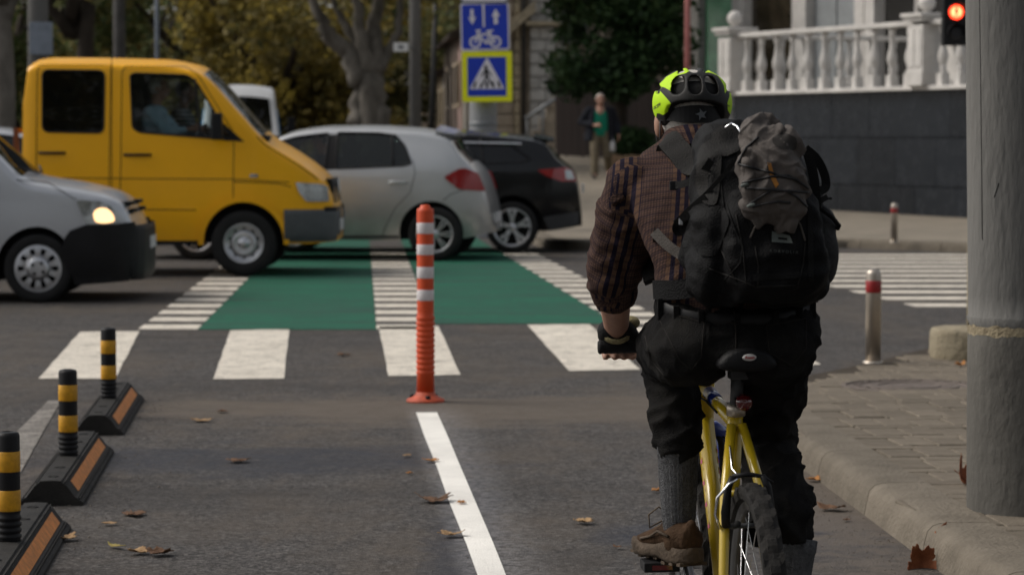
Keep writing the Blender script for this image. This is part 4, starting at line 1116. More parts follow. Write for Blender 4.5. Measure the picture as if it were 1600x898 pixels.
for sg in (1, -1):
    S.line('roof_rail', MATS['chrome'], bl, [(2.2, 1.40), (3.8, 1.37)], .015, .02, False, (sg,))
    wheel(bl, 3.684, sg * .80, .325, .325, .21, 'five', sg); wheel(bl, .93, sg * .80, .325, .325, .21, 'five', sg)
    handle(S, bl, *B_(780, 270), 'paint_black', .2, (sg,))
    S.panel('front_light', MATS['lamp_clear'], bl, [(.12, .70), (.6, .84), (.58, .90), (.2, .80)], .005, (sg,), thick=.01, st=.06)
    mirror(bl, (1.8, sg * 1.0, 1.09), (.12, .2, .13), sg, 'paint_black', (1.82, sg * .86, 1.05))

# ------------------------------------------------------------------ pale leisure van at the left edge
def px_be(px, py): return ((243 - px) / 178.0, 1.45 + (215 - py) / 178.0)
E_ = px_be
be = thing('pale_leisure_van', 'pale silver car with black bumper and lit headlight at the junction', 'car', (P(243, 440, 23.6).x - .05, 23.6 + .88, 0), PI + rad(2.5))
S = Shell(top=[(0, .42), (.02, .62), (.10, .77), (.16, .88), (.27, .955), (.635, 1.045), (1.05, 1.105), (1.15, 1.14), (1.4, 1.365), (1.72, 1.66), (1.86, 1.74), (2.3, 1.80), (3.9, 1.80), (4.05, 1.74), (4.12, 1.3), (4.14, .8)],
          bot=[(0, .20), (.5, .19), (3.8, .22), (4.14, .3)], wid=[(0, .58), (.06, .70), (.2, .80), (.5, .855), (1.0, .87), (4.0, .87), (4.14, .83)],
          belt=[(0, 1.0), (1.2, 1.04), (4.14, 1.06)], tumble=.22, rc=.08, crown=.05, sill=.95, bulge=.4)
wf = rounded([(1.42, 1.12), (1.55, 1.34), (1.80, 1.60), (2.45, 1.62), (2.45, 1.10)], .05); wr = rounded([(2.56, 1.10), (2.56, 1.62), (3.7, 1.62), (3.78, 1.12)], .06)
bd = S.body('body', MATS['paint_silver_pale'], be, [(1.017, .305), (3.70, .305)], .365, [wf, wr], cabin=(1.25, 4.0), floor=.72, wind=(1.17, 1.74, -.9, .9))
for sg in (1, -1):
    for nm, w in (('front_door_window', wf), ('rear_side_window', wr)):
        p = S.panel(nm, MATS['glass_tint'], be, w, -.01, (sg,)); S.line('window_seal', MATS['black_plastic'], p, w, .011, .001, True, (sg,))
    mirror(be, (1.62, sg * 1.0, 1.16), (.12, .2, .2), sg, 'black_plastic', (1.62, sg * .84, 1.10))
    wheel(be, 1.017, sg * .77, .303, .303, .19, 'cover', sg); wheel(be, 3.70, sg * .77, .303, .303, .19, 'cover', sg)
    m = MB(); m.tube([(1.10, sg * .10, 1.135), (1.20, sg * .70, 1.185)], .012, 6); m.build('wiper', MATS['black_plastic'], be)
S.top_patch('windscreen', MATS['glass_tint'], be, 1.165, 1.75, -.91, .91, -.003)
S.panel('front_bumper', MATS['black_plastic'], be, [E_(104, 398), E_(110, 372), E_(120, 360), E_(148, 351), E_(200, 350), E_(232, 347), E_(241, 372), E_(241, 395), E_(230, 424), E_(222, 440), E_(128, 446), E_(118, 425)], .012, thick=.02, st=.04)
wrap_panel(S, 'bumper_beam', MATS['black_plastic'], be, (.20, .68, .10), .016)
m = MB(); m.box((-.045, 0, .51), (.02, .52, .11)); m.build('number_plate', MATS['plate_white'], be)
lm = rounded([E_(131, 313), E_(172, 314), E_(192, 322), E_(204, 336), E_(206, 350), E_(150, 350), E_(143, 338)], .02)
S.panel('headlight', MATS['lamp_clear'], be, lm, .006, thick=.012, st=.03)
S.panel('lit_lamp', MATS['lamp_warm_lit'], be, rounded([E_(161, 332), E_(170, 325), E_(184, 325), E_(195, 333), E_(200, 346), E_(182, 349), E_(164, 347)], .04), .020, thick=.006, st=.03)
for sg in (1, -1):
    for k in range(2): m = MB(); m.box((.135 + .03 * k, sg * .38, .80 + .065 * k), (.10, .42, .03)); m.build('grille_slot', MATS['under'], be)
m = MB(); m.lathe([(.035, -.03), (.045, -.05), (.03, -.055), (0, -.05)], (.09, .60, .325), 'X', 16); m.lathe([(.035, -.03), (.045, -.05), (.03, -.055), (0, -.05)], (.09, -.60, .325), 'X', 16); m.build('fog_light', MATS['chrome'], be)
for ln in ([E_(130, 312), E_(80, 285), E_(30, 281)], [(1.36, 1.06), (1.36, .62), (1.42, .50)], [(2.5, 1.05), (2.5, .4)]): S.line('shut_line', MATS['seam'], bd, ln, .004, -.001)
S.panel('side_rub_strip', MATS['black_plastic'], be, [(1.42, .42), (3.28, .42), (3.28, .56), (1.42, .56)], .01, thick=.015, st=.2)
car_seat(be, 2.2, -.36, .85); car_seat(be, 2.2, .36, .85); steering(be, 1.72, -.36, 1.1)

# the nose is snub: draw everything ahead of the wheel back a little
for ch in list(be.children) + [q for c_ in be.children for q in c_.children]:
    if ch.type == 'MESH' and not ch.name.startswith(('wheel', 'tyre', 'rim')):
        for v in ch.data.vertices:
            if v.co.x < 1.0: v.co.x += .13 * (1 - max(-.1, v.co.x))
# ------------------------------------------------------------------ white minibus far up the street
mbx = P(386, 200, 66.0)
bus = thing('white_minibus', 'white high roofed minibus with blue trim up the street behind the yellow van', 'minibus', (mbx.x - .15, 66.0, 0), PI / 2 + rad(6))
S = Shell(top=[(0, .7), (.04, 1.0), (.5, 1.30), (1.0, 1.55), (1.5, 2.25), (1.62, 2.50), (2.1, 2.78), (5.5, 2.80), (5.65, 2.6)], bot=[(0, .3), (5.65, .35)],
          wid=[(0, .75), (.2, .95), (.6, 1.02), (5.5, 1.02), (5.65, .98)], belt=[(0, 1.3), (5.65, 1.3)], tumble=.10, rc=.12, crown=.07, sill=.97, bulge=.3)
wins = [rounded([(1.65, 1.40), (1.95, 2.1), (2.5, 2.15), (2.5, 1.4)], .06)] + [rounded([(2.65 + 1.0 * k, 1.4), (2.65 + 1.0 * k, 2.15), (3.55 + 1.0 * k, 2.15), (3.55 + 1.0 * k, 1.4)], .06) for k in range(3)]
S.body('body', MATS['paint_white'], bus, [(1.0, .36), (4.5, .36)], .43, [], cabin=None)
for w in wins:
    p = S.panel('side_window', MATS['glass_dark'], bus, w, .006, thick=.005, st=.2); S.line('window_trim', MATS['blue_trim'], p, w, .03, .01, True)
S.top_patch('windscreen', MATS['glass_dark'], bus, 1.03, 1.60, -.93, .93, .006)
S.top_patch('destination_board', MATS['blue_trim'], bus, .90, 1.02, -.95, .95, .008)
S.panel('headlight', MATS['lamp_clear'], bus, [(.08, .95), (.4, 1.0), (.42, 1.16), (.15, 1.14)], .006, thick=.01)
wrap_panel(S, 'front_bumper', MATS['grey_bumper'], bus, (.32, .66, .5), .03)
for sg in (1, -1):
    wheel(bus, 1.0, sg * .92, .36, .36, .2, 'steel', sg); wheel(bus, 4.5, sg * .92, .36, .36, .2, 'steel', sg)
    mirror(bus, (1.05, sg * 1.26, 1.75), (.14, .22, .42), sg, 'black_plastic', (1.2, sg * 1.0, 1.6))
# ================================================================== TREES
def leaf_mat(name, cols, trans=0.25):
    m = bpy.data.materials.new(name); m.use_nodes = True
    nt = m.node_tree; N, Lk = nt.nodes, nt.links; b = N['Principled BSDF']; o = N['Material Output']
    ge = N.new('ShaderNodeNewGeometry'); tc = N.new('ShaderNodeTexCoord')
    n = N.new('ShaderNodeTexNoise'); n.inputs['Scale'].default_value = 0.55; n.inputs['Detail'].default_value = 3; Lk.new(tc.outputs['Object'], n.inputs['Vector'])
    a = N.new('ShaderNodeMath'); a.operation = 'MULTIPLY_ADD'; a.inputs[1].default_value = 0.5; Lk.new(ge.outputs['Random Per Island'], a.inputs[0])
    s_ = N.new('ShaderNodeMath'); s_.operation = 'MULTIPLY_ADD'; s_.inputs[1].default_value = 1.5; s_.inputs[2].default_value = -0.5; Lk.new(n.outputs['Fac'], s_.inputs[0]); Lk.new(s_.outputs[0], a.inputs[2])
    r = N.new('ShaderNodeValToRGB'); e = r.color_ramp.elements
    e[0].position = 0.0; e[0].color = (*cols[0], 1); e[1].position = 1.0; e[1].color = (*cols[-1], 1)
    for i, c in enumerate(cols[1:-1]): q = e.new((i + 1) / (len(cols) - 1)); q.color = (*c, 1)
    Lk.new(a.outputs[0], r.inputs[0]); Lk.new(r.outputs[0], b.inputs['Base Color']); b.inputs['Roughness'].default_value = 0.65; b.inputs['Specular IOR Level'].default_value = 0.25
    t = N.new('ShaderNodeBsdfTranslucent'); Lk.new(r.outputs[0], t.inputs[0]); x = N.new('ShaderNodeMixShader'); x.inputs[0].default_value = trans
    Lk.new(b.outputs[0], x.inputs[1]); Lk.new(t.outputs[0], x.inputs[2]); Lk.new(x.outputs[0], o.inputs[0])
    MATS[name] = m; return m
leaf_mat('leaves_autumn', [(0.046, 0.069, 0.032), (0.101, 0.121, 0.048), (0.158, 0.143, 0.056), (0.240, 0.198, 0.062), (0.296, 0.231, 0.062)], 0.4)
leaf_mat('leaves_ochre', [(0.086, 0.089, 0.034), (0.170, 0.140, 0.044), (0.271, 0.211, 0.051), (0.374, 0.296, 0.057)], 0.4)
leaf_mat('leaves_dark', [(0.046, 0.077, 0.026), (0.077, 0.108, 0.036), (0.128, 0.128, 0.041), (0.205, 0.154, 0.051)], 0.4)
leaf_mat('leaves_evergreen', [(0.012, 0.026, 0.011), (0.026, 0.056, 0.020), (0.048, 0.092, 0.030), (0.095, 0.115, 0.045)], 0.15)
M('bark_plane', (0.075, 0.066, 0.055), 0.9, var=0.3, vscale=2.2, bump=1.0, bscale=12, col2=(0.22, 0.20, 0.17), stretch=(1, 1, 0.5))
M('bark_dark', (0.055, 0.045, 0.036), 0.95, var=0.3, vscale=5, bump=1.0, bscale=18, stretch=(1, 1, 0.3))

def leaf_cloud(clumps, n, size, seed, flat=1.0):
    """n leaf-sized quads through the volume of the clumps [(centre, (rx, ry, rz), weight)]"""
    g = np.random.default_rng(seed)
    w = np.array([c[2] for c in clumps], float); w /= w.sum()
    idx = g.choice(len(clumps), n, p=w)
    C = np.array([tuple(c[0]) for c in clumps])[idx]; R = np.array([c[1] for c in clumps])[idx]
    d = g.normal(size=(n, 3)); d /= np.linalg.norm(d, axis=1)[:, None]
    rr = g.random(n) ** 0.45
    pos = C + d * rr[:, None] * R * (0.85 + 0.3 * g.random((n, 1)))
    a = g.normal(size=(n, 3)); a[:, 2] *= 0.6; a /= np.linalg.norm(a, axis=1)[:, None]
    b = np.cross(a, g.normal(size=(n, 3))); b /= np.linalg.norm(b, axis=1)[:, None]
    s1 = size * (0.55 + 0.8 * g.random((n, 1))); s2 = s1 * (0.5 + 0.35 * g.random((n, 1)))
    V = np.stack([pos - a * s1, pos + b * s2 * .9, pos + a * s1 * 1.1, pos - b * s2], 1).reshape(-1, 3)
    return V, np.arange(n * 4).reshape(-1, 4)

def tree(label, x, y, r, h, limbs, clumps, n, size, bark, leaves, group=None, lean=(0, 0), seed=1, name='tree', z0=None):
    """limbs: list of paths [(dx, dy, z) ...] with a start radius; clumps relative to the base"""
    z0 = gz(x, y) if z0 is None else z0
    t = thing(name, label, 'tree', (x, y, z0), 0, group)
    m = MB(); rr = random.Random(seed)
    k = 9; pts, rs = [], []
    for i in range(k):
        f = i / (k - 1); pts.append((lean[0] * f + .03 * rr.uniform(-1, 1) * (i > 0), lean[1] * f + .03 * rr.uniform(-1, 1), -0.1 + h * f)); rs.append(r * (1.35 - .35 * min(1, f * 5)) * (1 - .30 * f))
    m.tube(pts, rs, 12)
    for path, r0 in limbs:
        q = []; P_ = [Vector(p) for p in path]
        for a, b in zip(P_[:-1], P_[1:]):
            for j in range(4): q.append(a.lerp(b, j / 4) + Vector((rr.uniform(-1, 1), rr.uniform(-1, 1), 0)) * r0 * .25)
        q.append(P_[-1]); m.tube(q, [r0 * (1 - .75 * i / (len(q) - 1)) for i in range(len(q))], 8)
    m.build('trunk', MATS[bark], t)
    V, F = leaf_cloud(clumps, n, size, seed)
    link('crown', np_mesh('crown', V, F, MATS[leaves]), t)
    return t
def round_crown(cx, cy, cz, R, k, seed, sq=0.8):
    """clumps over a crown: uneven, with gaps between"""
    g = random.Random(seed); out = []
    for i in range(k):
        a, u = g.uniform(0, 2 * PI), g.uniform(-1, 1); s_ = math.sqrt(1 - u * u); q = R * g.uniform(.45, 1.0); rr = R * g.uniform(.22, .42)
        out.append(((cx + q * s_ * math.cos(a), cy + q * s_ * math.sin(a), cz + q * u * sq), (rr, rr, rr * .8), rr ** 2))
    return out
def spread_limbs(h, R, n, r0, seed, top):
    g = random.Random(seed); out = []
    for i in range(n):
        a = 2 * PI * (i + g.uniform(-.3, .3)) / n; z0 = h * g.uniform(.75, .98)
        out.append(([(0, 0, z0), (R * .35 * math.cos(a), R * .35 * math.sin(a), z0 + (top - z0) * .45), (R * .8 * math.cos(a), R * .8 * math.sin(a), top)], r0))
    return out

# the big plane tree behind the cars, its trunk forking low
bp = P(578, 200, 62.0); s62 = 62.0 / FPX
def q62(px, py, dy=0.0): v = P(px, py, 62.0); return (v.x - bp.x, dy, v.z - gz(bp.x, 62))
limbs = [([q62(560, 130), q62(545, 85), q62(515, 58, -.3), q62(503, 30, -.4), q62(488, 0, -.5), q62(470, -90, -.6)], .26), ([q62(570, 120), q62(553, 60, .2), q62(528, 22, .3), q62(508, -20, .4)], .17),
         ([q62(575, 120), q62(566, 60), q62(556, 0), q62(550, -120)], .22), ([q62(585, 120), q62(584, 50, .3), q62(590, -10, .4), q62(600, -140, .4)], .24), ([q62(592, 110), q62(606, 80, .2), q62(622, 50, .2), q62(626, -10, .2), q62(640, -120)], .16),
         ([q62(560, 195), q62(558, 150), q62(565, 110)], .25), ([q62(592, 200), q62(590, 150), q62(588, 110)], .30)]
cl = round_crown(-1, 1, 9.5, 6.0, 26, 5, .65) + [(q62(520, -30, 1), (1.6, 1.6, 1.1), 1.2), (q62(640, -20, 1), (1.5, 1.5, 1.0), 1.2), (q62(560, -60, -1), (2, 2, 1.1), 1.5)]
tree('big plane tree forking into pale limbs behind the silver hatchback', bp.x, 62.0, .40, q62(0, 110)[2], limbs, cl, 11000, .13, 'bark_plane', 'leaves_autumn', 'street trees up the side street', seed=3, name='plane_tree')
# left edge: pale trunk, then dark ones
p_ = P(6, 200, 48.0)
tree('pale plane trunk at the left edge of the view behind the yellow van', p_.x, 48.0, .24, 4.6, spread_limbs(4.6, 3.0, 4, .16, 2, 7.5), round_crown(0, 0, 8.5, 4.2, 18, 8) + [((1.2, .6, 4.4), (1.2, 1.2, .7), .5)], 7000, .12, 'bark_plane', 'leaves_autumn', 'street trees up the side street', seed=12, name='plane_tree')
tr = [(112, 74, .30, 'slim dark leaning trunk behind the roof of the yellow van', 'leaves_dark', 'bark_dark', (.5, 0), 5.2),
      (300, 92, .28, 'autumn tree with low ochre boughs above the van windscreen', 'leaves_autumn', 'bark_dark', (0, 0), 4.2),
      (440, 84, .26, 'yellowing tree with boughs hanging low beside the white minibus', 'leaves_ochre', 'bark_dark', (.2, 0), 3.0),
      (500, 104, .26, 'dull olive tree between the minibus and the big plane tree', 'leaves_autumn', 'bark_dark', (0, 0), 3.6),
      (212, 110, .3, 'brownish tree far behind the middle of the van roof', 'leaves_dark', 'bark_dark', (0, 0), 4.0),
      (20, 88, .3, 'dark green tree behind the pole with the sign plate', 'leaves_dark', 'bark_dark', (0, 0), 4.2),
      (690, 128, .3, 'tall olive tree rising over the low houses', 'leaves_autumn', 'bark_dark', (0, 0), 5.5),
      (385, 128, .3, 'far ochre tree behind the roof of the minibus', 'leaves_ochre', 'bark_dark', (0, 0), 4.0),
      (600, 118, .3, 'far bronze tree filling the gap right of the plane trunk', 'leaves_autumn', 'bark_dark', (0, 0), 4.0)]
for i, (px, Y, r, lab, lv, bk, ln, h) in enumerate(tr):
    v = P(px, 200, Y); R = 4.6 + .6 * math.sin(i * 2.1)
    cz = h + 2.2 + (0.6 if i in (0, 6) else -0.6)
    cl = round_crown(0, 0, cz, R, 24, 30 + i, .85)
    if lv == 'leaves_ochre' or i in (1, 3, 8): cl += [((rnd.uniform(-3, 3), rnd.uniform(-1.5, 0), rnd.uniform(1.2, 3.6)), (1.3, 1.3, .9), .8) for _ in range(9)]
    tree(lab, v.x, Y, r, h, spread_limbs(h, R, 5, r * .6, i, h + 3.2), cl, 9000, .15, bk, lv, 'street trees up the side street', lean=ln, seed=50 + i)
# evergreen in front of the fence, shrubs under it
v = P(968, 200, 61.5)
cl = []
g = random.Random(9)
for i in range(64):
    px, py = g.uniform(880, 1058), g.uniform(-70, 150)
    lim = 150 - 45 * abs((px - 930) / 110) ** 1.5 if px < 930 else 165 - 70 * max(0, (px - 930) / 150)
    if py > lim: py = lim - g.uniform(0, 40)
    c = P(px, py, 61.5 + g.uniform(-1, 1)); cl.append(((c.x - v.x, c.y - 61.5, c.z - gz(v.x, 61.5)), (.60, .7, .40), .5))
for i in range(12): cl.append(((g.uniform(-1.2, 1.2), g.uniform(-.6, 1.2), g.uniform(5, 8)), (1.0, 1.0, .8), .9))
ev = tree('dense dark evergreen hanging over the brown fence', v.x, 61.5, .20, 5.0, spread_limbs(4.0, 1.8, 7, .07, 4, 6.0), cl, 24000, .085, 'bark_dark', 'leaves_evergreen', seed=77, name='evergreen_tree')
def shrub(label, px, Y, rx, rz, n, lv, z_off=0.0):
    v = P(px, 200, Y); t = thing('shrub', label, 'shrub', (v.x, Y, far_z(v.x, Y) + z_off), 0)
    V, F = leaf_cloud([((0, 0, rz * .75), (rx, rx * .6, rz * .65), 1.0), ((-rx * .4, 0, rz * .9), (rx * .4, rx * .4, rz * .4), .35), ((rx * .4, .1, rz * .8), (rx * .5, rx * .4, rz * .4), .4)], n, .05, 5)
    link('foliage', np_mesh('foliage', V, F, MATS[lv]), t)
    m = MB(); 
    m.tube([(0, 0, -.05), (0, 0, rz * .5)], .03, 6); m.build('stem', MATS['bark_dark'], t)
M('log_edge', (0.16, 0.105, 0.065), 0.9, var=0.3, vscale=8, bump=.6, bscale=30)
pv0, pv1 = P(952, 230, 60.2), P(1062, 240, 58.0)
pl = thing('planter', 'raised planter edged with upright brown logs by the fence', 'planter', (pv0.x, pv0.y, far_z(pv0.x, pv0.y)), math.atan2(pv1.y - pv0.y, pv1.x - pv0.x))
L_ = (pv1 - pv0).xy.length; k = int(L_ / .2)
m = MB(); m.lathe([(.095, 0), (.095, .44), (.07, .46), (0, .46)], n=10); lg = m.build('log', MATS['log_edge'], pl); 
for i in range(k):
    o = lg if i == 0 else link('log', lg.data, pl)
    o.location = (i * .2 + .1, rnd.uniform(-.01, .01), rnd.uniform(-.06, .02) - .1)
m = MB(); m.box((L_ / 2, .7, .12), (L_, 1.2, .4)); m.build('soil', MATS['joint_dirt'], pl)
shrub('clipped green bush in the log edged planter', 986, 60.9, .55, .50, 4200, 'leaves_evergreen', .25)
shrub('low dark bush at the far end of the log planter', 1046, 59.4, .5, .36, 2600, 'leaves_evergreen', .25)
# ------------------------------------------------------------------ brown board fence
M('fence_brown', (0.022, 0.0155, 0.014), 0.75, var=0.3, vscale=4, bump=.4, bscale=30, stretch=(1, 1, .1), objrand=.25)
f0, f1 = P(868, 230, 68.0), P(1100, 230, 64.0)
fn = thing('board_fence', 'dark brown board fence behind the walking man', 'fence', (f0.x, f0.y, far_z(f0.x, f0.y)), math.atan2(f1.y - f0.y, f1.x - f0.x))
Lf = (f1 - f0).xy.length; bw = .145; k = int(Lf / (bw + .012))
m = MB(); m.prism([(0, 0, 0), (bw, 0, 0), (bw, 0, 2.02), (bw / 2, 0, 2.07), (0, 0, 2.02)], (0, .024, 0)); bd = m.build('board', MATS['fence_brown'], fn)
def fbase(i): 
    q = f0.lerp(f1, i / k); return far_z(q.x, q.y) - far_z(f0.x, f0.y)
for i in range(k):
    o = bd if i == 0 else link('board', bd.data, fn)
    o.location = (i * (bw + .012), rnd.uniform(-.004, .004), fbase(i) + .04 + rnd.uniform(-.015, .015))
for i in range(0, k + 1, 14):
    m = MB(); m.box((i * (bw + .012) - .006, .09, 1.0 + fbase(i)), (.09, .09, 2.1)); m.build('fence_post', MATS['fence_brown'], fn)
for z in (.45, 1.6):
    m = MB(); m.tube([(0, .045, z + fbase(0)), (Lf, .045, z + fbase(k))], .035, 4); m.build('rail', MATS['fence_brown'], fn)

# ================================================================== BUILDINGS
M('stone_brown', (0.3306, 0.2818, 0.2228), 0.9, var=0.25, vscale=3, bump=.8, bscale=14, objrand=.12)
M('stone_grey', (0.45, 0.443, 0.42), 0.9, var=0.2, vscale=3, bump=.7, bscale=14, objrand=.10)
M('stone_trim', (0.40, 0.34, 0.24), 0.85, var=0.15, bump=.3, bscale=20)
M('plaster_pink', (0.3900, 0.2772, 0.2472), 0.9, var=0.2, vscale=1.5, bump=.3, bscale=20)
M('plaster_cream', (0.504, 0.420, 0.300), 0.9, var=0.2, vscale=1.5, bump=.3, bscale=20)
M('plaster_grey', (0.275, 0.250, 0.219), 0.9, var=0.2, vscale=1.5, bump=.3, bscale=20)
M('roof_dark', (0.075, 0.062, 0.052), 0.9, var=0.3, vscale=5, bump=.6, bscale=20)
M('dark_opening', (0.012, 0.011, 0.010), 0.25, var=.2)
M('wood_dark', (0.055, 0.035, 0.022), 0.6, var=0.3, vscale=8)
M('metal_grey', (0.20, 0.21, 0.22), 0.55, metal=.4, var=0.15)
M('iron_black', (0.02, 0.02, 0.02), 0.6, var=.2)
STR = math.atan2(-.0635, 1) ; YAW = -STR     # the side street runs a little to the left
c0 = P(768, 200, 75.0); gb = far_z(c0.x, 75)
sb = thing('stone_building', 'rusticated stone corner building beyond the blue signs', 'building', (c0.x, 75.0, gb - .3), -STR)
m = MB(); m.box((3.6, 9.2, 4.6), (7.2, 18.0, 9.6)); m.build('wall', MATS['stone_brown'], sb)
def stones(x0, x1, zs, ze, h, mat, proud, two=True, bounds=None):
    """courses of blocks standing proud of the wall, each block its own piece"""
    z, i = zs, 0
    while z + h < ze:
        cuts = [x0, x1] if not two else [x0, x0 + (x1 - x0) * (.38 if i % 2 else .62), x1]
        for a, b in zip(cuts[:-1], cuts[1:]):
            m = MB(); m.box(((a + b) / 2, .2 - proud / 2 - .002, z + h / 2), (b - a - .02, proud, h - .035)); m.build('stone', MATS[mat], sb, bevel=.015)
        z += h; i += 1
def lx(px): return (P(px, 200, 75.0).x - c0.x)
stones(lx(770), lx(803), .2, 6.6, .345, 'stone_brown', .12, False)
stones(lx(804), lx(813), .2, 6.6, .345, 'stone_trim', .20, False)
stones(lx(828), lx(868), .2, 6.6, .345, 'stone_grey', .22, True)
stones(lx(870), lx(884), .2, 6.6, .69, 'stone_grey', .10, False)
m = MB(); m.tube([(lx(818), -.12, .1), (lx(818), -.12, 9)], .055, 8); m.build('drain_pipe', MATS['iron_black'], sb)
m = MB(); m.box((lx(848), -.10, P(0, 37, 75).z - gb + .3), (lx(878) - lx(824), .36, .10)); m.build('cornice', MATS['stone_trim'], sb)
a_, b_ = P(786, 52, 75), P(836, 8, 75)
m = MB(); u0 = Vector((lx(786), -.25, a_.z - gb + .3)); u1 = Vector((lx(836), -.25, b_.z - gb + .3))
for d_, th in ((0, .12), (-.18, .16)): m.prism([u0 + Vector((0, 0, d_)), u1 + Vector((0, 0, d_)), u1 + Vector((0, 0, d_ + th)), u0 + Vector((0, 0, d_ + th))], (0, .35, 0))
m.build('gable_trim', MATS['stone_trim'], sb)
m = MB(); m.box((lx(898), -.01, 4.2), (.7, .06, 2.0)); fr = m.build('window', MATS['metal_grey'], sb); m = MB(); m.box((lx(898), -.045, 4.2), (.58, .02, 1.86)); m.build('pane', MATS['dark_opening'], fr)
for k in range(4):      # flank along the street
    m = MB(); m.box((-.02, 2.6 + 4.2 * k, 3.2), (.07, 1.3, 2.2)); fr = m.build('window', MATS['stone_trim'], sb); m = MB(); m.box((-.06, 2.6 + 4.2 * k, 3.2), (.03, 1.05, 1.95)); m.build('pane', MATS['dark_opening'], fr)
    m = MB(); m.box((-.06, .6 + 4.2 * k, 4.2), (.18, .55, 8.4)); m.build('pilaster', MATS['stone_grey'], sb, bevel=.02)
r0, r1 = P(821, 186, 73.2), P(875, 150, 73.2)
rl = thing('stair_handrail', 'pale sloping metal handrail beside the stone building', 'handrail', (r0.x, 73.2, far_z(r0.x, 73.2)))
zz = far_z(r0.x, 73.2)
m = MB(); m.tube([(0, 0, r0.z - zz), (r1.x - r0.x, 0, r1.z - zz)], .05, 8); m.build('rail', MATS['metal_grey'], rl)
for f in (.05, .5, .95):
    m = MB(); m.tube([((r1.x - r0.x) * f, 0, -.05), ((r1.x - r0.x) * f, 0, r0.z - zz + (r1.z - r0.z) * f)], .025, 6); m.build('rail_post', MATS['metal_grey'], rl)
m = MB(); 
for k in range(5): m.box(((r1.x - r0.x) * (.1 + .2 * k), .55, .10 + .17 * k), ((r1.x - r0.x) * .2 , 1.0, .2 + .34 * k))
m.build('stair_flight', MATS['stone_brown'], rl)

def house(label, y0, y1, wall, roof_h, gap, h, seed):
    """low house whose flank follows the street"""
    fx = c0.x + (y0 - 75) * math.tan(STR); g = random.Random(seed)
    t = thing('low_house', label, 'house', (fx, y0, far_z(fx, min(y0, 95)) - .2), -STR, 'low houses along the side street')
    L = y1 - y0; m = MB(); m.box((3.5, L / 2, h / 2), (7, L - gap, h)); m.build('wall', MATS[wall], t)
    m = MB(); e = .45
    m.prism([(-e, gap / 2 - .2, h), (7 + e, gap / 2 - .2, h), (3.5, gap / 2 - .2, h + roof_h)], (0, L - gap + .4, 0)); m.build('roof', MATS['roof_dark'], t)
    m = MB(); m.box((-.2, L / 2, h - .05), (.42, L - gap + .3, .14)); m.build('eaves', MATS['roof_dark'], t)
    n = int(L / 3.2)
    for k in range(n):
        yy = 1.6 + 3.1 * k
        if yy > L - 1: break
        if k == n // 2:
            m = MB(); m.box((-.03, yy, 1.15), (.08, 1.15, 2.3)); d = m.build('door', MATS['wood_dark'], t); m = MB(); m.ball((-.10, yy + .4, 1.1), .035, 8, 6); m.build('handle', MATS['chrome'], d)
        else:
            m = MB(); m.box((-.03, yy, 1.85), (.10, 1.25, 1.6)); w = m.build('window', MATS['plaster_cream'], t); m = MB(); m.box((-.085, yy, 1.85), (.03, .98, 1.34)); m.build('pane', MATS['dark_opening'], w)
        m = MB(); m.box((-.05, yy + 1.5, h / 2), (.12, .35, h - .15)); m.build('pilaster', MATS['plaster_grey' if wall != 'plaster_grey' else 'plaster_cream'], t)
    # the gable end seen from the junction
    m = MB(); m.box((1.6, gap / 2 - .03, 1.8), (1.1, .08, 1.5)); w = m.build('window', MATS['plaster_cream'], t); m = MB(); m.box((1.6, gap / 2 - .08, 1.8), (.85, .03, 1.25)); m.build('pane', MATS['dark_opening'], w)
    m = MB(); m.box((5.2, L * .6, h + roof_h * .8), (.6, .6, 1.6)); m.build('chimney', MATS['plaster_grey'], t)
house('low pink house with dark eaves next to the stone building', 93.5, 108, 'plaster_pink', 1.9, .5, 3.6, 1)
house('low grey house between the pink and the cream house', 108.5, 122, 'plaster_grey', 1.7, .5, 3.3, 2)
house('low cream house farthest up the side street', 122.5, 140, 'plaster_cream', 1.8, .5, 3.7, 3)

# ------------------------------------------------------------------ granite terrace wall, balustrade, white building
M('granite', (0.0100, 0.0128, 0.0170), 0.26, var=0.35, vscale=3.5, spec=.18, coat=.0, bump=.06, bscale=9, col2=(0.0170, 0.0199, 0.0247), objrand=.22, rvar=.12)
M('granite_joint', (0.012, 0.013, 0.015), 0.9, var=.2)
M('white_stone', (0.5526, 0.5310, 0.4995), 0.75, var=0.16, vscale=2.5, bump=.3, bscale=35, objrand=.05)
M('white_wall', (0.504, 0.504, 0.504), 0.8, var=0.12, vscale=1.2, bump=.15, bscale=30)
M('grey_panel', (0.26, 0.275, 0.28), 0.6, var=0.1)
M('green_panel', (0.10, 0.36, 0.19), 0.25, var=0.35, vscale=1.2, coat=.5)
M('brown_glass', (0.045, 0.036, 0.024), 0.15, var=0.5, vscale=2.5)
M('pink_pipe', (0.36, 0.13, 0.12), 0.6, var=.15)
TA, TB = Vector((4.2, 51.0, 0)), Vector((9.0, 40.5, 0)); td = (TB - TA); TL = td.length; tang = math.atan2(td.y, td.x)
TZ = 2.24
def tz0(p): return far_z(p.x, p.y)
tw = thing('terrace_wall', 'polished dark granite terrace wall below the white balustrade', 'wall', (TA.x, TA.y, 0), tang)
m = MB(); m.box((TL / 2, .95, TZ / 2), (TL, 1.78, TZ - .02)); m.build('wall_core', MATS['granite_joint'], tw)
M('terrace_floor', (.25, .24, .22), .8)
zrow = [(-.02, .62), (.63, 1.44), (1.45, 2.24)]
for ri, (za, zb) in enumerate(zrow):
    x = 0.0; off = (0, .62, .2)[ri]; first = True
    while x < TL - .1:
        w = 1.25 if not first else 1.25 - off; w = min(w, TL - x); first = False
        if w > .1:
            m = MB(); m.box((x + w / 2, .02 + rnd.uniform(-.003, .003), (za + zb) / 2), (w - .007, .07, zb - za - .007)); m.build('granite_slab', MATS['granite'], tw, bevel=.004)
        x += w
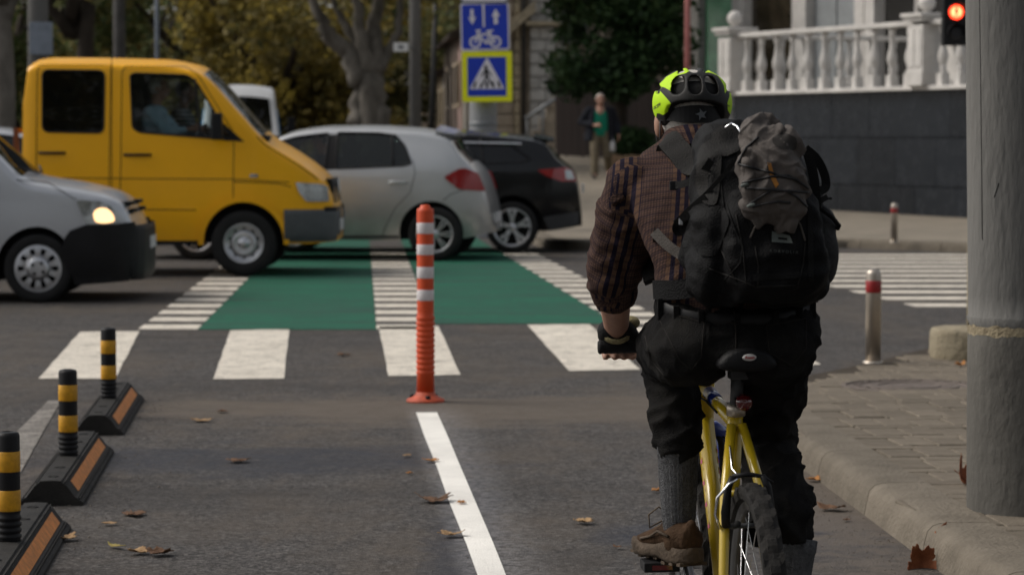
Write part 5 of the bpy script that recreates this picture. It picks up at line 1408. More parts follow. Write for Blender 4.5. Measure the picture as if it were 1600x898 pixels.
for k in range(6):          # return of the wall, away from the street
    for ri, (za, zb) in enumerate(zrow):
        m = MB(); m.box((.0 - .03, .95 + 1.4 * k + .02, (za + zb) / 2), (.07, 1.39, zb - za - .012)); m.build('granite_slab', MATS['granite'], tw, bevel=.004)
m = MB(); m.box((TL / 2, -.02, TZ + .035), (TL + .12, .26, .07)); m.build('coping', MATS['white_stone'], tw, bevel=.01)
# balustrade
bal = thing('balustrade', 'white stone balustrade with turned balusters on the granite wall', 'balustrade', (TA.x, TA.y, TZ + .07), tang)
bprof = [(.075, 0), (.075, .20), (.055, .205), (.05, .23), (.062, .25), (.062, .28), (.045, .31), (.06, .36), (.085, .44), (.088, .50), (.075, .57), (.052, .64), (.042, .72), (.04, .86), (.055, .88), (.055, .91), (.045, .92), (.06, .95), (.06, .995)]
m = MB(); m.lathe(bprof[1:], n=14); m.box((0, 0, .10), (.16, .16, .20)); m.box((0, 0, 1.0), (.13, .13, .03)); bm_ = m.build('baluster', MATS['white_stone'], bal); first = [True]
def put_bal(x, y, parent=bal):
    o = bm_ if first[0] else link('baluster', bm_.data, parent); first[0] = False; o.location = (x, y, 0)
def post(x, y, w=.46):
    m = MB(); m.box((x, y, .12), (w + .06, w + .06, .24)); m.box((x, y, .62), (w, w, .8)); m.box((x, y, 1.10), (w + .1, w + .1, .07)); m.box((x, y, 1.17), (w + .18, w + .18, .07)); p = m.build('post', MATS['white_stone'], bal, bevel=.008)
    for sx in (-1, 1):
        m = MB(); m.box((x + sx * w * .23, y - w / 2 - .005, .62), (w * .34, .02, .62)); m.build('post_panel', MATS['white_stone'], p, bevel=.006)
        m = MB(); m.box((x - w / 2 - .005, y + sx * w * .23, .62), (.02, w * .34, .62)); m.build('post_panel', MATS['white_stone'], p, bevel=.006)
    m = MB(); m.lathe([(.10, 0), (.06, .03), (.05, .06)], (x, y, 1.205), n=14); m.ball((x, y, 1.38), .145, 18, 12); m.build('ball_finial', MATS['white_stone'], p)
post(.02, 0); pB = 6.55; post(pB, 0); post(TL, 0)
x = .42
nb = int((pB - .6) / .515)
for i in range(nb): put_bal(.50 + i * (pB - 1.0) / (nb - 1), 0)
for i in range(8): put_bal(pB + .5 + i * .52, 0)
m = MB(); m.box((pB / 2, 0, 1.05), (pB - .46, .22, .085)); m.box((pB / 2 + TL / 2, 0, 1.05), (TL - pB - .46, .22, .085)); m.build('top_rail', MATS['white_stone'], bal, bevel=.012)
# return of the balustrade, running away to the far post
for i in range(14): put_bal(0.0, .55 + i * .50)
m = MB(); m.box((0, 4.0, 1.05), (.22, 7.3, .085)); m.build('top_rail', MATS['white_stone'], bal, bevel=.012); post(0, 7.9, .4)
m = MB(); m.box((TL / 2 + .3, 4.5, -.055), (TL - .4, 8.4, .03)); m.build('terrace_paving', MATS['terrace_floor'], tw, (0, 0, TZ + .06))
# facade, a few metres back; pieces placed along its line
F1, F2 = Vector((4.35, 63.0, 0)), Vector((11.2, 47.5, 0)); fd = F2 - F1; FL = fd.length; fang = math.atan2(fd.y, fd.x)
wb = thing('white_building', 'white building with pilasters, tall windows and a green glass bay above the terrace', 'building', (F1.x, F1.y, TZ), fang)
def fu(px):
    """distance along the facade of the point seen at a column"""
    k = (px - 800) / FPX; t = (k * F1.y - F1.x) / (fd.x - k * fd.y); return t * FL
m = MB(); m.box((FL / 2, 3.2, 3.6), (FL + .4, 6.0, 9.4)); m.build('wall', MATS['white_wall'], wb)
def bay(name, a, b, z0, z1, mat, out=.05, mulls=0, frame='white_stone'):
    x0, x1 = fu(a), fu(b); m = MB(); m.box(((x0 + x1) / 2, .2 - out / 2, (z0 + z1) / 2), (x1 - x0 - .01, out, z1 - z0)); o = m.build(name, MATS[mat], wb)
    return o, x0, x1
def window_bay(a, b, z0, z1, glass, mulls):
    o, x0, x1 = bay('window', a, b, z0, z1, 'white_stone', .06)
    n = mulls + 1; w = (x1 - x0 - .12) / n
    for i in range(n):
        m = MB(); m.box((x0 + .06 + w * (i + .5), .125, (z0 + z1) / 2), (w - .05, .03, z1 - z0 - .12)); m.build('pane', MATS[glass], o)
window_bay(1092, 1144, -.2, 3.6, 'green_panel', 0)
window_bay(1164, 1240, -.1, 4.6, 'brown_glass', 0)
window_bay(1369, 1420, -.1, 4.6, 'dark_opening', 0); window_bay(1421, 1478, -.1, 4.6, 'dark_opening', 1)
for a, b, o_ in ((1078, 1091, .22), (1145, 1163, .26), (1241, 1263, .30), (1332, 1347, .2), (1352, 1367, .26), (1480, 1500, .26)):
    o, x0, x1 = bay('pilaster', a, b, -.1, 7.6, 'white_stone', o_)
    m = MB(); m.box(((x0 + x1) / 2, .2 - o_ / 2 - .03, .12), (x1 - x0 + .1, o_ + .1, .44)); m.build('plinth', MATS['white_stone'], o)
bay('cladding_panel', 1264, 1276, -.1, 7.6, 'grey_panel', .08); bay('cladding_panel', 1278, 1300, -.1, 7.6, 'grey_panel', .13); bay('cladding_panel', 1302, 1330, -.1, 7.6, 'grey_panel', .13)
m = MB(); m.box(((fu(1369) + fu(1478)) / 2, -.35, 3.0), (.12, .12, .5)); m.lathe([(.0, 2.5), (.07, 2.52), (.10, 2.75), (.05, 2.8)], ((fu(1369) + fu(1410)) / 2, -.25, 0), n=10); m.build('wall_lantern', MATS['iron_black'], wb)
pp = P(1074, 100, 52.5)
pk = thing('slim_pink_pole', 'slim faded pink pole at the corner of the white balustrade', 'pole', (pp.x, 52.5, far_z(pp.x, 52.5)))
m = MB(); m.tube([(0, 0, -.1), (0, 0, 6.5)], .055, 10); m.build('pole_shaft', MATS['pink_pipe'], pk)
m = MB(); m.lathe([(.12, 0), (.12, .03), (.06, .06)], n=12); m.build('base_plate', MATS['metal_grey'], pk)

# far-off wood that closes the view up the street
cl = []
g = random.Random(4)
for i in range(150):
    x, y, z = g.uniform(-75, 45), g.uniform(150, 172), abs(g.gauss(0, 1)) * 5 + 1.0
    cl.append(((x, y, z), (g.uniform(3, 5.5), 3.0, g.uniform(2, 3.6)), 1.0))
V, F = leaf_cloud(cl, 42000, .42, 99)
wd = link('woods', np_mesh('woods', V, F, MATS['leaves_autumn'])); tag(wd, 'far autumn wood closing the view up the street', 'woods', kind='stuff')
# ================================================================== STREET FURNITURE
M('orange_plastic', (0.62, 0.075, 0.018), 0.5, var=0.12, vscale=9, bump=.15, bscale=120)
M('orange_dirty', (0.50, 0.085, 0.035), 0.6, var=0.3, vscale=14, bump=.2, bscale=120)
M('white_reflective', (0.66, 0.62, 0.62), 0.45, var=0.08, vscale=30)
M('yellow_reflective', (0.58, 0.29, 0.012), 0.5, var=0.25, vscale=28)
M('orange_reflective', (0.62, 0.21, 0.03), 0.55, var=0.3, vscale=26, bump=.2, bscale=150)
M('rubber_dusty', (0.0130, 0.0123, 0.0115), 0.72, var=0.4, vscale=9, bump=.5, bscale=140, col2=(0.0316, 0.0290, 0.0260))
M('red_band', (0.30, 0.012, 0.014), 0.4, var=0.2, vscale=20)
M('concrete_pole', (0.1300, 0.1276, 0.1204), 0.85, var=0.2, vscale=2.5, bump=.7, bscale=40, col2=(0.1734, 0.1686, 0.1565), stretch=(1, 1, .25))
M('concrete_pole_low', (0.0906, 0.0861, 0.0771), 0.9, var=.25, vscale=4, bump=.7, bscale=36, col2=(0.1314, 0.1246, 0.1110), stretch=(1, 1, .5))
M('concrete_worn', (0.15, 0.135, 0.11), 0.9, var=0.35, vscale=5, bump=1.0, bscale=30, col2=(0.235, 0.21, 0.17))
M('concrete_block', (0.2400, 0.2040, 0.1400), 0.9, var=0.25, vscale=7, bump=1.0, bscale=45, col2=(0.3200, 0.2800, 0.2000))
M('pole_grey', (0.20, 0.205, 0.215), 0.6, var=0.15, vscale=3, bump=.2, bscale=30)
M('pole_dark', (0.10, 0.095, 0.09), 0.8, var=0.2, vscale=3)
M('sign_blue', (0.010, 0.045, 0.50), 0.4, var=0.08, vscale=6)
M('sign_white', (0.80, 0.76, 0.80), 0.45, var=0.05)
M('sign_yellow', (0.92, 0.92, 0.008), 0.4, var=0.05, emit=None)
M('sign_black', (0.012, 0.012, 0.015), 0.5, var=.05)
M('sign_back', (0.22, 0.25, 0.29), 0.6, metal=.3, var=.15)

# orange flexible post in the middle of the junction arm
op = G(665, 627)
t = thing('lane_post', 'orange flexible lane post with white bands at the end of the white line', 'bollard', (op.x, op.y, 0.0))
s_ = 285.0
m = MB(); m.lathe([(.105, 0), (.105, .008), (.098, .016), (.075, .026), (.055, .040), (.050, .055)], n=36); 
b_ = m.build('base_flange', MATS['orange_dirty'], t)
for a in (0.9, 2.9, 4.9):
    m = MB(); m.lathe([(.014, 0), (.014, .02), (0, .022)], (.078 * math.cos(a), .078 * math.sin(a), .018), n=8); m.build('bolt', MATS['black_plastic'], b_)
pr = [(.050, .05)]
z = .14
for k in range(11):
    z0 = .145 + .030 * k; pr += [(.046, z0), (.0515, z0 + .010), (.0515, z0 + .020), (.046, z0 + .029)]
pr += [(.046, .50), (.046, 1.045), (.044, 1.06), (.028, 1.066), (.026, 1.08), (.0, 1.083)]
m = MB(); m.lathe(pr, n=28); m.build('post_body', MATS['orange_plastic'], t)
zz = lambda yz: (790 - yz) / 745.0 * 1.04 + .03          # zoom row -> height
for a, b in ((107, 150), (192, 233), (280, 325), (370, 413)):
    m = MB(); m.lathe([(.0463, zz(b)), (.0474, zz(b) + .003), (.0474, zz(a) - .003), (.0463, zz(a))], n=28); m.build('reflective_band', MATS['white_reflective'], t)

# black and yellow posts on rubber lane separators
def separator(x, y, ry, label, plabel):
    s = thing('lane_separator', label, 'lane separator', (x, y, 0), ry, 'rubber lane separators')
    L0, L1 = -.85, .95
    half = [(.128, 0), (.128, .012), (.118, .022), (.112, .022), (.106, .032), (.098, .034), (.062, .082), (.058, .082), (.052, .092), (.046, .092), (.042, .10), (0, .102)]
    sec = [(a, b) for a, b in half] + [(-a, b) for a, b in reversed(half[:-1])]
    m = MB(); m.loft([[(a * f, yy, b * f if f < 1 else b) for a, b in sec] for yy, f in ((L0, .985), (L0 + .01, 1), (L1 - .01, 1), (L1, .985))], False)
    m.build('separator_body', MATS['rubber_dusty'], s)
    for sx in (-1, 1):
        m = MB(); m.add([(sx * .0965, L0 + .16, .0375), (sx * .0965, L1 - .1, .0375), (sx * .066, L1 - .1, .079), (sx * .066, L0 + .16, .079)], [(0, 1, 2, 3)]); 
        o = m.build('reflective_strip', MATS['orange_reflective'], s)
        n = o.data.polygons[0].normal
        if n.z < 0: o.data.flip_normals()
    for sx in (-1, 1):
        for k in range(2):
            m = MB(); m.box((sx * (.113 - .058 * k), (L0 + L1) / 2, .0265 + .065 * k), (.004, L1 - L0 - .02, .006)); m.build('ridge', MATS['rubber_dusty'], s)
    for yy in (L0 + .12, L0 + .42, L1 - .45, L1 - .14):
        m = MB(); m.lathe([(.022, .1005), (.022, .1035), (.016, .1035), (.014, .099), (0, .099)], (0, yy, 0), n=14); m.build('bolt_hole', MATS['under'], s)
    p = thing('marker_post', plabel, 'bollard', (x, y, .102), ry, 'black and yellow marker posts')
    m = MB(); pr = [(.041, 0)]
    for k in range(4): pr += [(.038, .004 + .021 * k), (.0425, .009 + .021 * k), (.0425, .017 + .021 * k), (.038, .022 + .021 * k)]
    pr += [(.0395, .095), (.0395, .35), (.036, .362), (.020, .366), (.018, .361), (0, .361)]
    m.lathe(pr, n=28); m.build('post_body', MATS['black_plastic'], p)
    for a, b in ((.100, .170), (.232, .300)):
        m = MB(); m.lathe([(.0396, a), (.0406, a + .002), (.0406, b - .002), (.0396, b)], n=28); m.build('reflective_band', MATS['yellow_reflective'], p)
for px, py, lab, pl_ in ((170, 622, 'black rubber lane separator with orange strips, farthest of the row by the zebra', 'black and yellow marker post farthest along the row, against the zebra bar'),
                         (107, 711, 'black rubber lane separator with orange strips, middle of the row', 'black and yellow marker post in the middle of the row'),
                         (14, 844, 'black rubber lane separator with orange strips, at the bottom corner of the view', 'black and yellow marker post at the bottom left corner of the view')):
    q = G(px, py, .10); separator(q.x, q.y, rad(4.6), lab, pl_)

# steel bollards with a red band
def steel_bollard(label, base, h, r):
    t = thing('steel_bollard', label, 'bollard', base, 0, 'steel bollards with a red band')
    m = MB(); m.lathe([(r, -.02), (r, h - r * .7), (r * .93, h - r * .35), (r * .7, h - r * .1), (r * .35, h), (0, h + .004)], n=28); m.build('bollard_tube', MATS['steel'], t)
    m = MB(); m.lathe([(r * 1.0, h * .745), (r * 1.03, h * .75), (r * 1.03, h * .872), (r, h * .877)], n=28); m.build('red_band', MATS['red_band'], t)
    m = MB(); m.lathe([(r * 1.35, -.02), (r * 1.35, .004), (r * 1.02, .005)], n=28); m.build('base_plate', MATS['steel'], t)
q = G(1364, 565, .10); zb = pav_z(q.x, q.y); q = G(1364, 565, zb)
steel_bollard('polished steel bollard with red band on the near corner pavement', (q.x, q.y, zb + .001), 145 / ((565 - 215) / (1.45 - zb)), .049)
q = G(1397, 377, .12); steel_bollard('small steel bollard with red band below the granite wall', (q.x, q.y, far_z(q.x, q.y)), .49, .043)

# concrete stub with a sign post stump
q = G(1520, 548, .08); zb = pav_z(q.x, q.y + .1)
t = thing('concrete_block', 'round yellowish concrete footing behind the big pole', 'concrete block', (q.x, q.y + .2, zb - .02))
m = MB(); m.lathe([(.24, 0), (.245, .05), (.244, .17), (.238, .206), (.226, .214), (.1, .220), (0, .221)], n=30)
me = remeshed(m, .014, 1); displaced(me, lambda c, n: .006 * noise.noise(c * 9) + .004 * noise.noise(c * 30)); skin_obj('footing', me, MATS['concrete_block'], t)
m = MB(); m.tube([(.02, 0, .18), (.02, 0, .40), (.024, 0, 2.4)], .028, 12); m.build('post_stub', MATS['concrete_block'], t)

# big concrete pole at the right
q = G(1616, 806, .12); pz = pav_z(1.9, q.y)
t = thing('concrete_pole', 'thick round concrete pole on the pavement at the right edge', 'pole', (q.x, q.y + .2, pz - .03), 0)
R0 = .200
lean = -.052
def pole_ring(z, r): return [(r * math.cos(2 * PI * k / 40) + lean * z / 1.9, r * math.sin(2 * PI * k / 40), z) for k in range(40)]
m = MB(); m.loft([pole_ring(z, r) for z, r in [(0, R0)] + [(.03 * k, R0 - .00075 * k - .003) for k in range(1, 24)] + [(.72, R0 - .010), (.725, R0 - .016), (.80, R0 - .018), (2.0, R0 - .028), (6.5, R0 - .055)]])
m.build('pole_shaft', MATS['concrete_pole'], t)
m = MB(); m.loft([pole_ring(z, r) for z, r in ((.0, R0 + .002), (.30, R0 - .004), (.55, R0 - .010), (.665, R0 - .0135), (.672, R0 - .016))], cap=False); m.build('worn_collar', MATS['concrete_pole_low'], t)
def peel_mat():
    m_ = M('peeling_paint', (0.33, 0.28, 0.185), 0.9, var=.3, vscale=18, bump=1, bscale=50, col2=(0.22, 0.18, 0.12))
peel_mat()
m = MB(); vs = []; fs = []; n = 60
for k in range(n):
    a = 2 * PI * k / n; w = .012 + .03 * abs(noise.noise(Vector((math.cos(a) * 4, math.sin(a) * 4, 2)))); r = R0 - .0132
    for z in (.675 - w, .675 + w * 1.1): vs.append((r * math.cos(a) + lean * z / 1.9, r * math.sin(a), z))
fs = [(2 * k, 2 * ((k + 1) % n), 2 * ((k + 1) % n) + 1, 2 * k + 1) for k in range(n)]
m.add(vs, fs, True); m.build('paint_band', MATS['peeling_paint'], t)
for kk, (a0, zs) in enumerate(((3.75, (1.0, 1.25, 1.6, 1.9, 2.2)), (4.3, (1.95, 1.99, 2.03)), (4.05, (1.15, 1.2)))):
    m = MB(); pts = []
    for j, z in enumerate(zs):
        r = R0 - .0185 - .009 * (z - .8); a = a0 + .02 * noise.noise(Vector((z * 9, kk, 0))) + (.1 * j if kk else 0); pts.append((r * math.cos(a) + lean * z / 1.9, r * math.sin(a), z))
    m.tube(pts, .0022, 5); m.build('crack', MATS['under'], t)

# traffic light for cyclists, red
def red_lens():
    m_ = bpy.data.materials.new('red_lens'); m_.use_nodes = True; nt = m_.node_tree; N, Lk = nt.nodes, nt.links; b = N['Principled BSDF']
    tc = N.new('ShaderNodeTexCoord'); mp = N.new('ShaderNodeMapping'); Lk.new(tc.outputs['Object'], mp.inputs[0]); mp.inputs['Scale'].default_value = (1, 0, 1)
    ln = N.new('ShaderNodeVectorMath'); ln.operation = 'LENGTH'; Lk.new(mp.outputs[0], ln.inputs[0])
    r = N.new('ShaderNodeValToRGB'); e = r.color_ramp.elements; e[0].position = .035; e[0].color = (1, .42, .16, 1); e[1].position = .078; e[1].color = (1, .035, .01, 1)
    Lk.new(ln.outputs['Value'], r.inputs[0]); Lk.new(r.outputs[0], b.inputs['Emission Color']); b.inputs['Emission Strength'].default_value = 3.4; b.inputs['Base Color'].default_value = (.4, .02, .02, 1)
    MATS['red_lens'] = m_
red_lens()
v = P(1492, 20, 32.0); base = far_z(v.x, 32) - .12
t = thing('traffic_light', 'pedestrian traffic light showing red beside the concrete pole', 'traffic light', (v.x, 32.0, base))
hz = v.z - base
m = MB(); m.box((0, 0, hz + .12), (.30, .20, .38)); m.box((0, 0, hz - .23), (.30, .20, .32)); m.box((0, 0, hz + .33), (.28, .18, .04)); m.build('housing', MATS['black_plastic'], t, bevel=.015)
for dz, mt in ((0, 'red_lens'), (-.24, 'sign_black')):
    m = MB(); m.lathe([(0, .0), (.055, -.008), (.085, .0), (.088, .01)], (0, -.112, 0), 'Y', 28); o = m.build('lens', MATS[mt], t, (0, 0, hz + dz))
    m = MB(); 
    pts = []
    for k in range(13):
        a = PI * (-.15 + 1.3 * k / 12); pts.append((.108 * math.cos(a), -.1, .108 * math.sin(a)))
    vs = [p for p in pts] + [(p[0] * .98, -.22 + .05 * (1 - p[2] / .108), p[2] * .98) for p in pts]; n = len(pts)
    m.add(vs, [(i, i + 1, n + i + 1, n + i) for i in range(n - 1)], True); m.build('visor', MATS['black_plastic'], t, (0, 0, hz + dz), fix=False)
# the figure in the lit lens
m = MB(); m.ball((0, -.124, hz + .05), (.014, .004, .014), 10, 6)
for a, b, w in (((0, .034), (0, -.005), .013), ((-.006, -.005), (-.016, -.06), .007), ((.006, -.005), (.016, -.06), .007), ((-.012, .03), (-.026, -.01), .006), ((.012, .03), (.026, -.01), .006)):
    m.tube([(a[0], -.124, hz + a[1]), (b[0], -.124, hz + b[1])], w, 6)
m.build('lens_figure', MATS['lamp_red'], t)
m = MB(); m.tube([(.26, .05, -.1), (.26, .05, hz + .5)], .055, 14); m.build('signal_pole', MATS['pole_grey'], t)
for dz in (.22, -.3):
    m = MB(); m.box((.17, .04, hz + dz), (.16, .05, .05)); m.build('bracket', MATS['pole_grey'], t)

# thick grey pole with the blue signs
v = P(755, 180, 39.0); zb = gz(v.x, 39)
t = thing('sign_pole', 'thick grey pole carrying the blue road signs', 'pole', (v.x, 39.0, zb))
m = MB(); m.lathe([(.26, -.1), (.26, .06), (.205, .12), (.20, 2.0), (.185, 6.2)], n=28); m.build('pole_shaft', MATS['pole_grey'], t)
for pz_ in (1.62, 1.98, 2.3, 2.85):
    m = MB(); m.lathe([(.206, pz_), (.212, pz_ + .005), (.212, pz_ + .045), (.206, pz_ + .05)], n=28, caps=False); m.build('clamp_band', MATS['metal_grey'], t)
SY = 38.66; sS = FPX / SY
def plate(mb, cx, cz, w, h, r, y0, th, rot=0):
    poly = rounded([(-w / 2, -h / 2), (w / 2, -h / 2), (w / 2, h / 2), (-w / 2, h / 2)], r, 5)
    R = Matrix.Rotation(rot, 2); q = [R @ Vector(p) for p in poly]
    mb.prism([(cx + p.x, y0, cz + p.y) for p in q], (0, th, 0))
def sign(label, x0, y0, x1, y1, tilt, name='road_sign'):
    c = P((x0 + x1) / 2, (y0 + y1) / 2, SY); w = (x1 - x0) / sS; h = (y1 - y0) / sS
    t = thing(name, label, 'road sign', (c.x, SY, c.z), 0, 'blue signs on the grey pole')
    t.rotation_euler = (0, tilt, 0)
    return t, w, h
t, W, H = sign('blue square cycle track sign with two arrows and a white bicycle', 719.5, 5, 796, 79, rad(-1.2))
m = MB(); plate(m, 0, 0, W, H, .05, 0, .02); m.build('sign_plate', MATS['sign_white'], t, bevel=0)
m = MB(); plate(m, 0, 0, W - .05, H - .05, .035, -.004, .003); m.build('sign_face', MATS['sign_blue'], t)
def flat(mb, pts, y, th=.002): mb.prism([(x, y, z) for x, z in pts], (0, th, 0))
def px_sign(px, py, x0=719.5, y0=5, x1=796, y1=79, W=W, H=H): return (((px - x0) / (x1 - x0) - .5) * W, (.5 - (py - y0) / (y1 - y0)) * H)
def zs(zx, zy): return px_sign(700 + zx / 4.275, zy / 4.275)
m = MB(); flat(m, [zs(231, 30), zs(246, 30), zs(246, 183), zs(233, 183)], -.0075); m.build('divider_mark', MATS['sign_white'], t)
m = MB(); flat(m, [zs(151, 62), zs(172, 62), zs(173, 118), zs(190, 114), zs(163, 166), zs(136, 114), zs(152, 118)], -.0075); m.build('arrow_mark', MATS['sign_white'], t)
m = MB(); flat(m, [zs(307, 166), zs(334, 162), zs(331, 112), zs(349, 114), zs(320, 62), zs(292, 116), zs(308, 112)], -.0075); m.build('arrow_mark', MATS['sign_white'], t)
def line2(mb, pts, w, y, closed=False):
    pts = [Vector(p) for p in pts]
    for a, b in zip(pts[:-1], pts[1:]):
        d = (b - a).normalized(); n = Vector((-d.y, d.x)) * w / 2; e = d * w * .3
        mb.prism([(p.x, y, p.y) for p in (a - n - e, b - n + e, b + n + e, a + n - e)], (0, .002 , 0)); y -= .0002
bm = MB()
for cx in (180, 314):
    c = Vector(zs(cx, 282)); ring = []
    for k in range(24): a = 2 * PI * k / 24; ring.append((c.x + .086 * math.cos(a), c.y + .086 * math.sin(a)))
    inn = [(c.x + (p[0] - c.x) * .66, c.y + (p[1] - c.y) * .66) for p in ring]; n = 24
    vs = [(p[0], -.0085, p[1]) for p in ring] + [(p[0], -.0085, p[1]) for p in inn] + [(p[0], -.005, p[1]) for p in ring] + [(p[0], -.005, p[1]) for p in inn]
    bm.add(vs, [(k, (k + 1) % n, n + (k + 1) % n, n + k) for k in range(n)] + [(k, (k + 1) % n, 2 * n + (k + 1) % n, 2 * n + k) for k in range(n)] + [(n + k, n + (k + 1) % n, 3 * n + (k + 1) % n, 3 * n + k) for k in range(n)])
for pts, w in (([(180, 282), (202, 215), (200, 203)], .028), ([(188, 206), (216, 204)], .025), ([(204, 232), (272, 230)], .026), ([(206, 238), (252, 290)], .03), ([(252, 290), (278, 232), (276, 214)], .028), ([(258, 212), (298, 206)], .026), ([(280, 226), (314, 282), (252, 290)], .022)):
    line2(bm, [zs(*p) for p in pts], w, -.0095)
bm.build('bicycle_mark', MATS['sign_white'], t)
t, W2, H2 = sign('blue and white pedestrian crossing sign in a bright yellow frame', 722, 81, 800, 159, rad(-0.6))
m = MB(); plate(m, 0, 0, W2, H2, .03, 0, .02); m.build('sign_plate', MATS['sign_yellow'], t)
m = MB(); plate(m, -.003, 0, W2 * .775, H2 * .78, .004, -.004, .003); m.build('sign_face', MATS['sign_blue'], t)
def zt_(zx, zy): return px_sign(700 + zx / 4.275, zy / 4.275, 722, 81, 800, 159, W2, H2)
m = MB(); flat(m, rounded([zt_(262, 384), zt_(376, 596), zt_(142, 596)], .02, 4), -.0075); m.build('triangle_mark', MATS['sign_white'], t)
m = MB(); y_ = -.0105
c = zt_(252, 447); m.lathe([(.022, 0), (.022, .003), (0, .003)], (c[0], y_, c[1]), 'Y', 12)
for pts, w in (([(255, 462), (259, 515)], .045), ([(252, 470), (232, 495), (226, 510)], .018), ([(262, 470), (280, 492), (290, 505)], .018), ([(258, 512), (236, 555), (216, 586)], .024), ([(262, 512), (282, 548), (304, 584)], .024)): line2(m, [zt_(*p) for p in pts], w, y_)
for q in ([(178, 545), (192, 545), (180, 586), (164, 586)], [(222, 556), (236, 556), (226, 586), (208, 586)], [(252, 545), (268, 545), (270, 586), (250, 586)], [(290, 545), (302, 545), (312, 586), (298, 586)], [(326, 545), (340, 545), (354, 586), (338, 586)]):
    flat(m, [zt_(*p) for p in q], y_, .002)
m.build('pedestrian_mark', MATS['sign_black'], t)
c = P(757, -8, SY); t = thing('road_sign', 'pale plate just above the blue cycle sign, cut by the top of the view', 'road sign', (c.x, SY, c.z), 0, 'blue signs on the grey pole')
m = MB(); plate(m, 0, 0, .68, .26, .03, 0, .02); m.build('sign_plate', MATS['sign_back'], t); m = MB(); plate(m, 0, 0, .62, .20, .02, -.004, .003); m.build('sign_face', MATS['sign_white'], t)

# slim poles up the street
def pole(label, px0, px1, Y, mat, h, arm=None, x_top=0.0):
    v = P((px0 + px1) / 2, 200, Y); r = (px1 - px0) / 2 * Y / FPX; zb = gz(v.x, Y)
    t = thing('utility_pole', label, 'pole', (v.x, Y, zb)); m = MB(); m.tube([(0, 0, -.1), (x_top * .5, 0, h / 2), (x_top, 0, h)], [r * 1.08, r, r * .9], 16); m.build('pole_shaft', MATS[mat], t)
    return t, v, r
t, v, r = pole('grey concrete pole carrying a small white plate, right of the big plane tree', 640, 658, 58.0, 'concrete_pole', 9)
a, b = P(615, 67, 57.8), P(638, 81, 57.8)
m = MB(); m.box(((a.x + b.x) / 2 - v.x, -.25, (a.z + b.z) / 2 - gz(v.x, 58)), (b.x - a.x, .03, a.z - b.z)); o = m.build('house_number_plate', MATS['white_plastic'], t)
m = MB(); m.box(((a.x + b.x) / 2 - v.x, -.268, (a.z + b.z) / 2 - gz(v.x, 58)), ((b.x - a.x) * .35, .004, (a.z - b.z) * .4)); m.build('plate_mark', MATS['metal_grey'], o)
m = MB(); m.tube([((a.x + b.x) / 2 - v.x, -.22, (a.z + b.z) / 2 - gz(v.x, 58)), (0, -.1, (a.z + b.z) / 2 - gz(v.x, 58))], .02, 6); m.build('bracket', MATS['metal_grey'], t)
m = MB(); m.box((.28, 0, P(0, 15, 58).z), (.22, .2, .5)); m.build('junction_box', MATS['iron_black'], t)
t, v, r = pole('broad grey pole with a blue grey sign back behind the yellow van', 45, 77, 46.0, 'concrete_pole', 9)
a, b = P(46, 35, 45.8), P(83, 86, 45.8); m = MB(); m.box(((a.x + b.x) / 2 - v.x, -.22, (a.z + b.z) / 2), (b.x - a.x, .03, a.z - b.z)); m.build('sign_back', MATS['sign_back'], t, bevel=.008)
for z in (P(0, 48, 46).z, P(0, 72, 46).z):
    m = MB(); m.lathe([(r * 1.03, z), (r * 1.05, z + .04)], n=16, caps=False); m.build('clamp_band', MATS['iron_black'], t)
pole('dark pole above the rear door of the yellow van', 178, 197, 66.0, 'pole_dark', 9)
pole('thin pale lamp post above the front door of the yellow van', 243, 250, 60.0, 'sign_back', 9)
pole('thin black post leaning beside the low pink house', 668, 676, 70.0, 'iron_black', 4.2, x_top=.15)
# ================================================================== BICYCLE
car_paint('bike_yellow', (0.4920, 0.3444, 0.0120), rough=0.3, coat=.6, dirt=.5, ztop=.7)
car_paint('bike_blue', (0.012, 0.035, 0.22), rough=0.3, coat=.6, dirt=.3, ztop=.6)
M('bike_pink', (0.55, 0.10, 0.22), 0.4, var=.1)
M('tyre_rubber', (0.014, 0.0135, 0.013), 0.8, var=.3, vscale=20, bump=.3, bscale=200, spec=.15, col2=(0.024, 0.022, 0.020))
M('saddle_black', (0.006, 0.006, 0.0065), 0.6, var=.2, bump=.2, bscale=200, spec=.2)
M('badge_white', (0.5, 0.48, 0.46), .4, var=.1)
M('grip_black', (0.014, 0.014, 0.015), .7, var=.3, bump=.4, bscale=250)
M('light_red', (0.10, 0.006, 0.008), .08, var=.3, coat=1.0)
M('rim_dark', (0.10, 0.10, 0.10), .4, metal=.7, var=.2)
bike = thing('bicycle', 'yellow mountain bike with a blue fork under the rider', 'bicycle', (.560, 6.05, 0), 0)
bike.rotation_euler = (0, -rad(1.2), rad(4.5))
WR = .335
RA, FA, BB = Vector((0, 0, WR)), Vector((0, .95, WR)), Vector((0, .42, .30))
SCL, HT, HB = Vector((0, .24, .79)), Vector((0, .70, .845)), Vector((0, .738, .715))
fr = MB()
fr.tube([HT + Vector((0, .004, -.025)), SCL + Vector((0, .0, -.01))], .0175, 14)
frame = fr.build('frame', MATS['bike_yellow'], bike)
def ft(name, pts, r, n=14, mat='bike_yellow', par=None):
    m = MB(); m.tube(pts, r, n); return m.build(name, MATS[mat], par or frame)
dt0 = HB + Vector((0, -.008, .03)); ft('down_tube', [dt0, BB], .023)
ft('seat_tube', [BB, SCL + Vector((0, -.008, .03))], .0185)
ft('head_tube', [HT, HB], .024, 18)
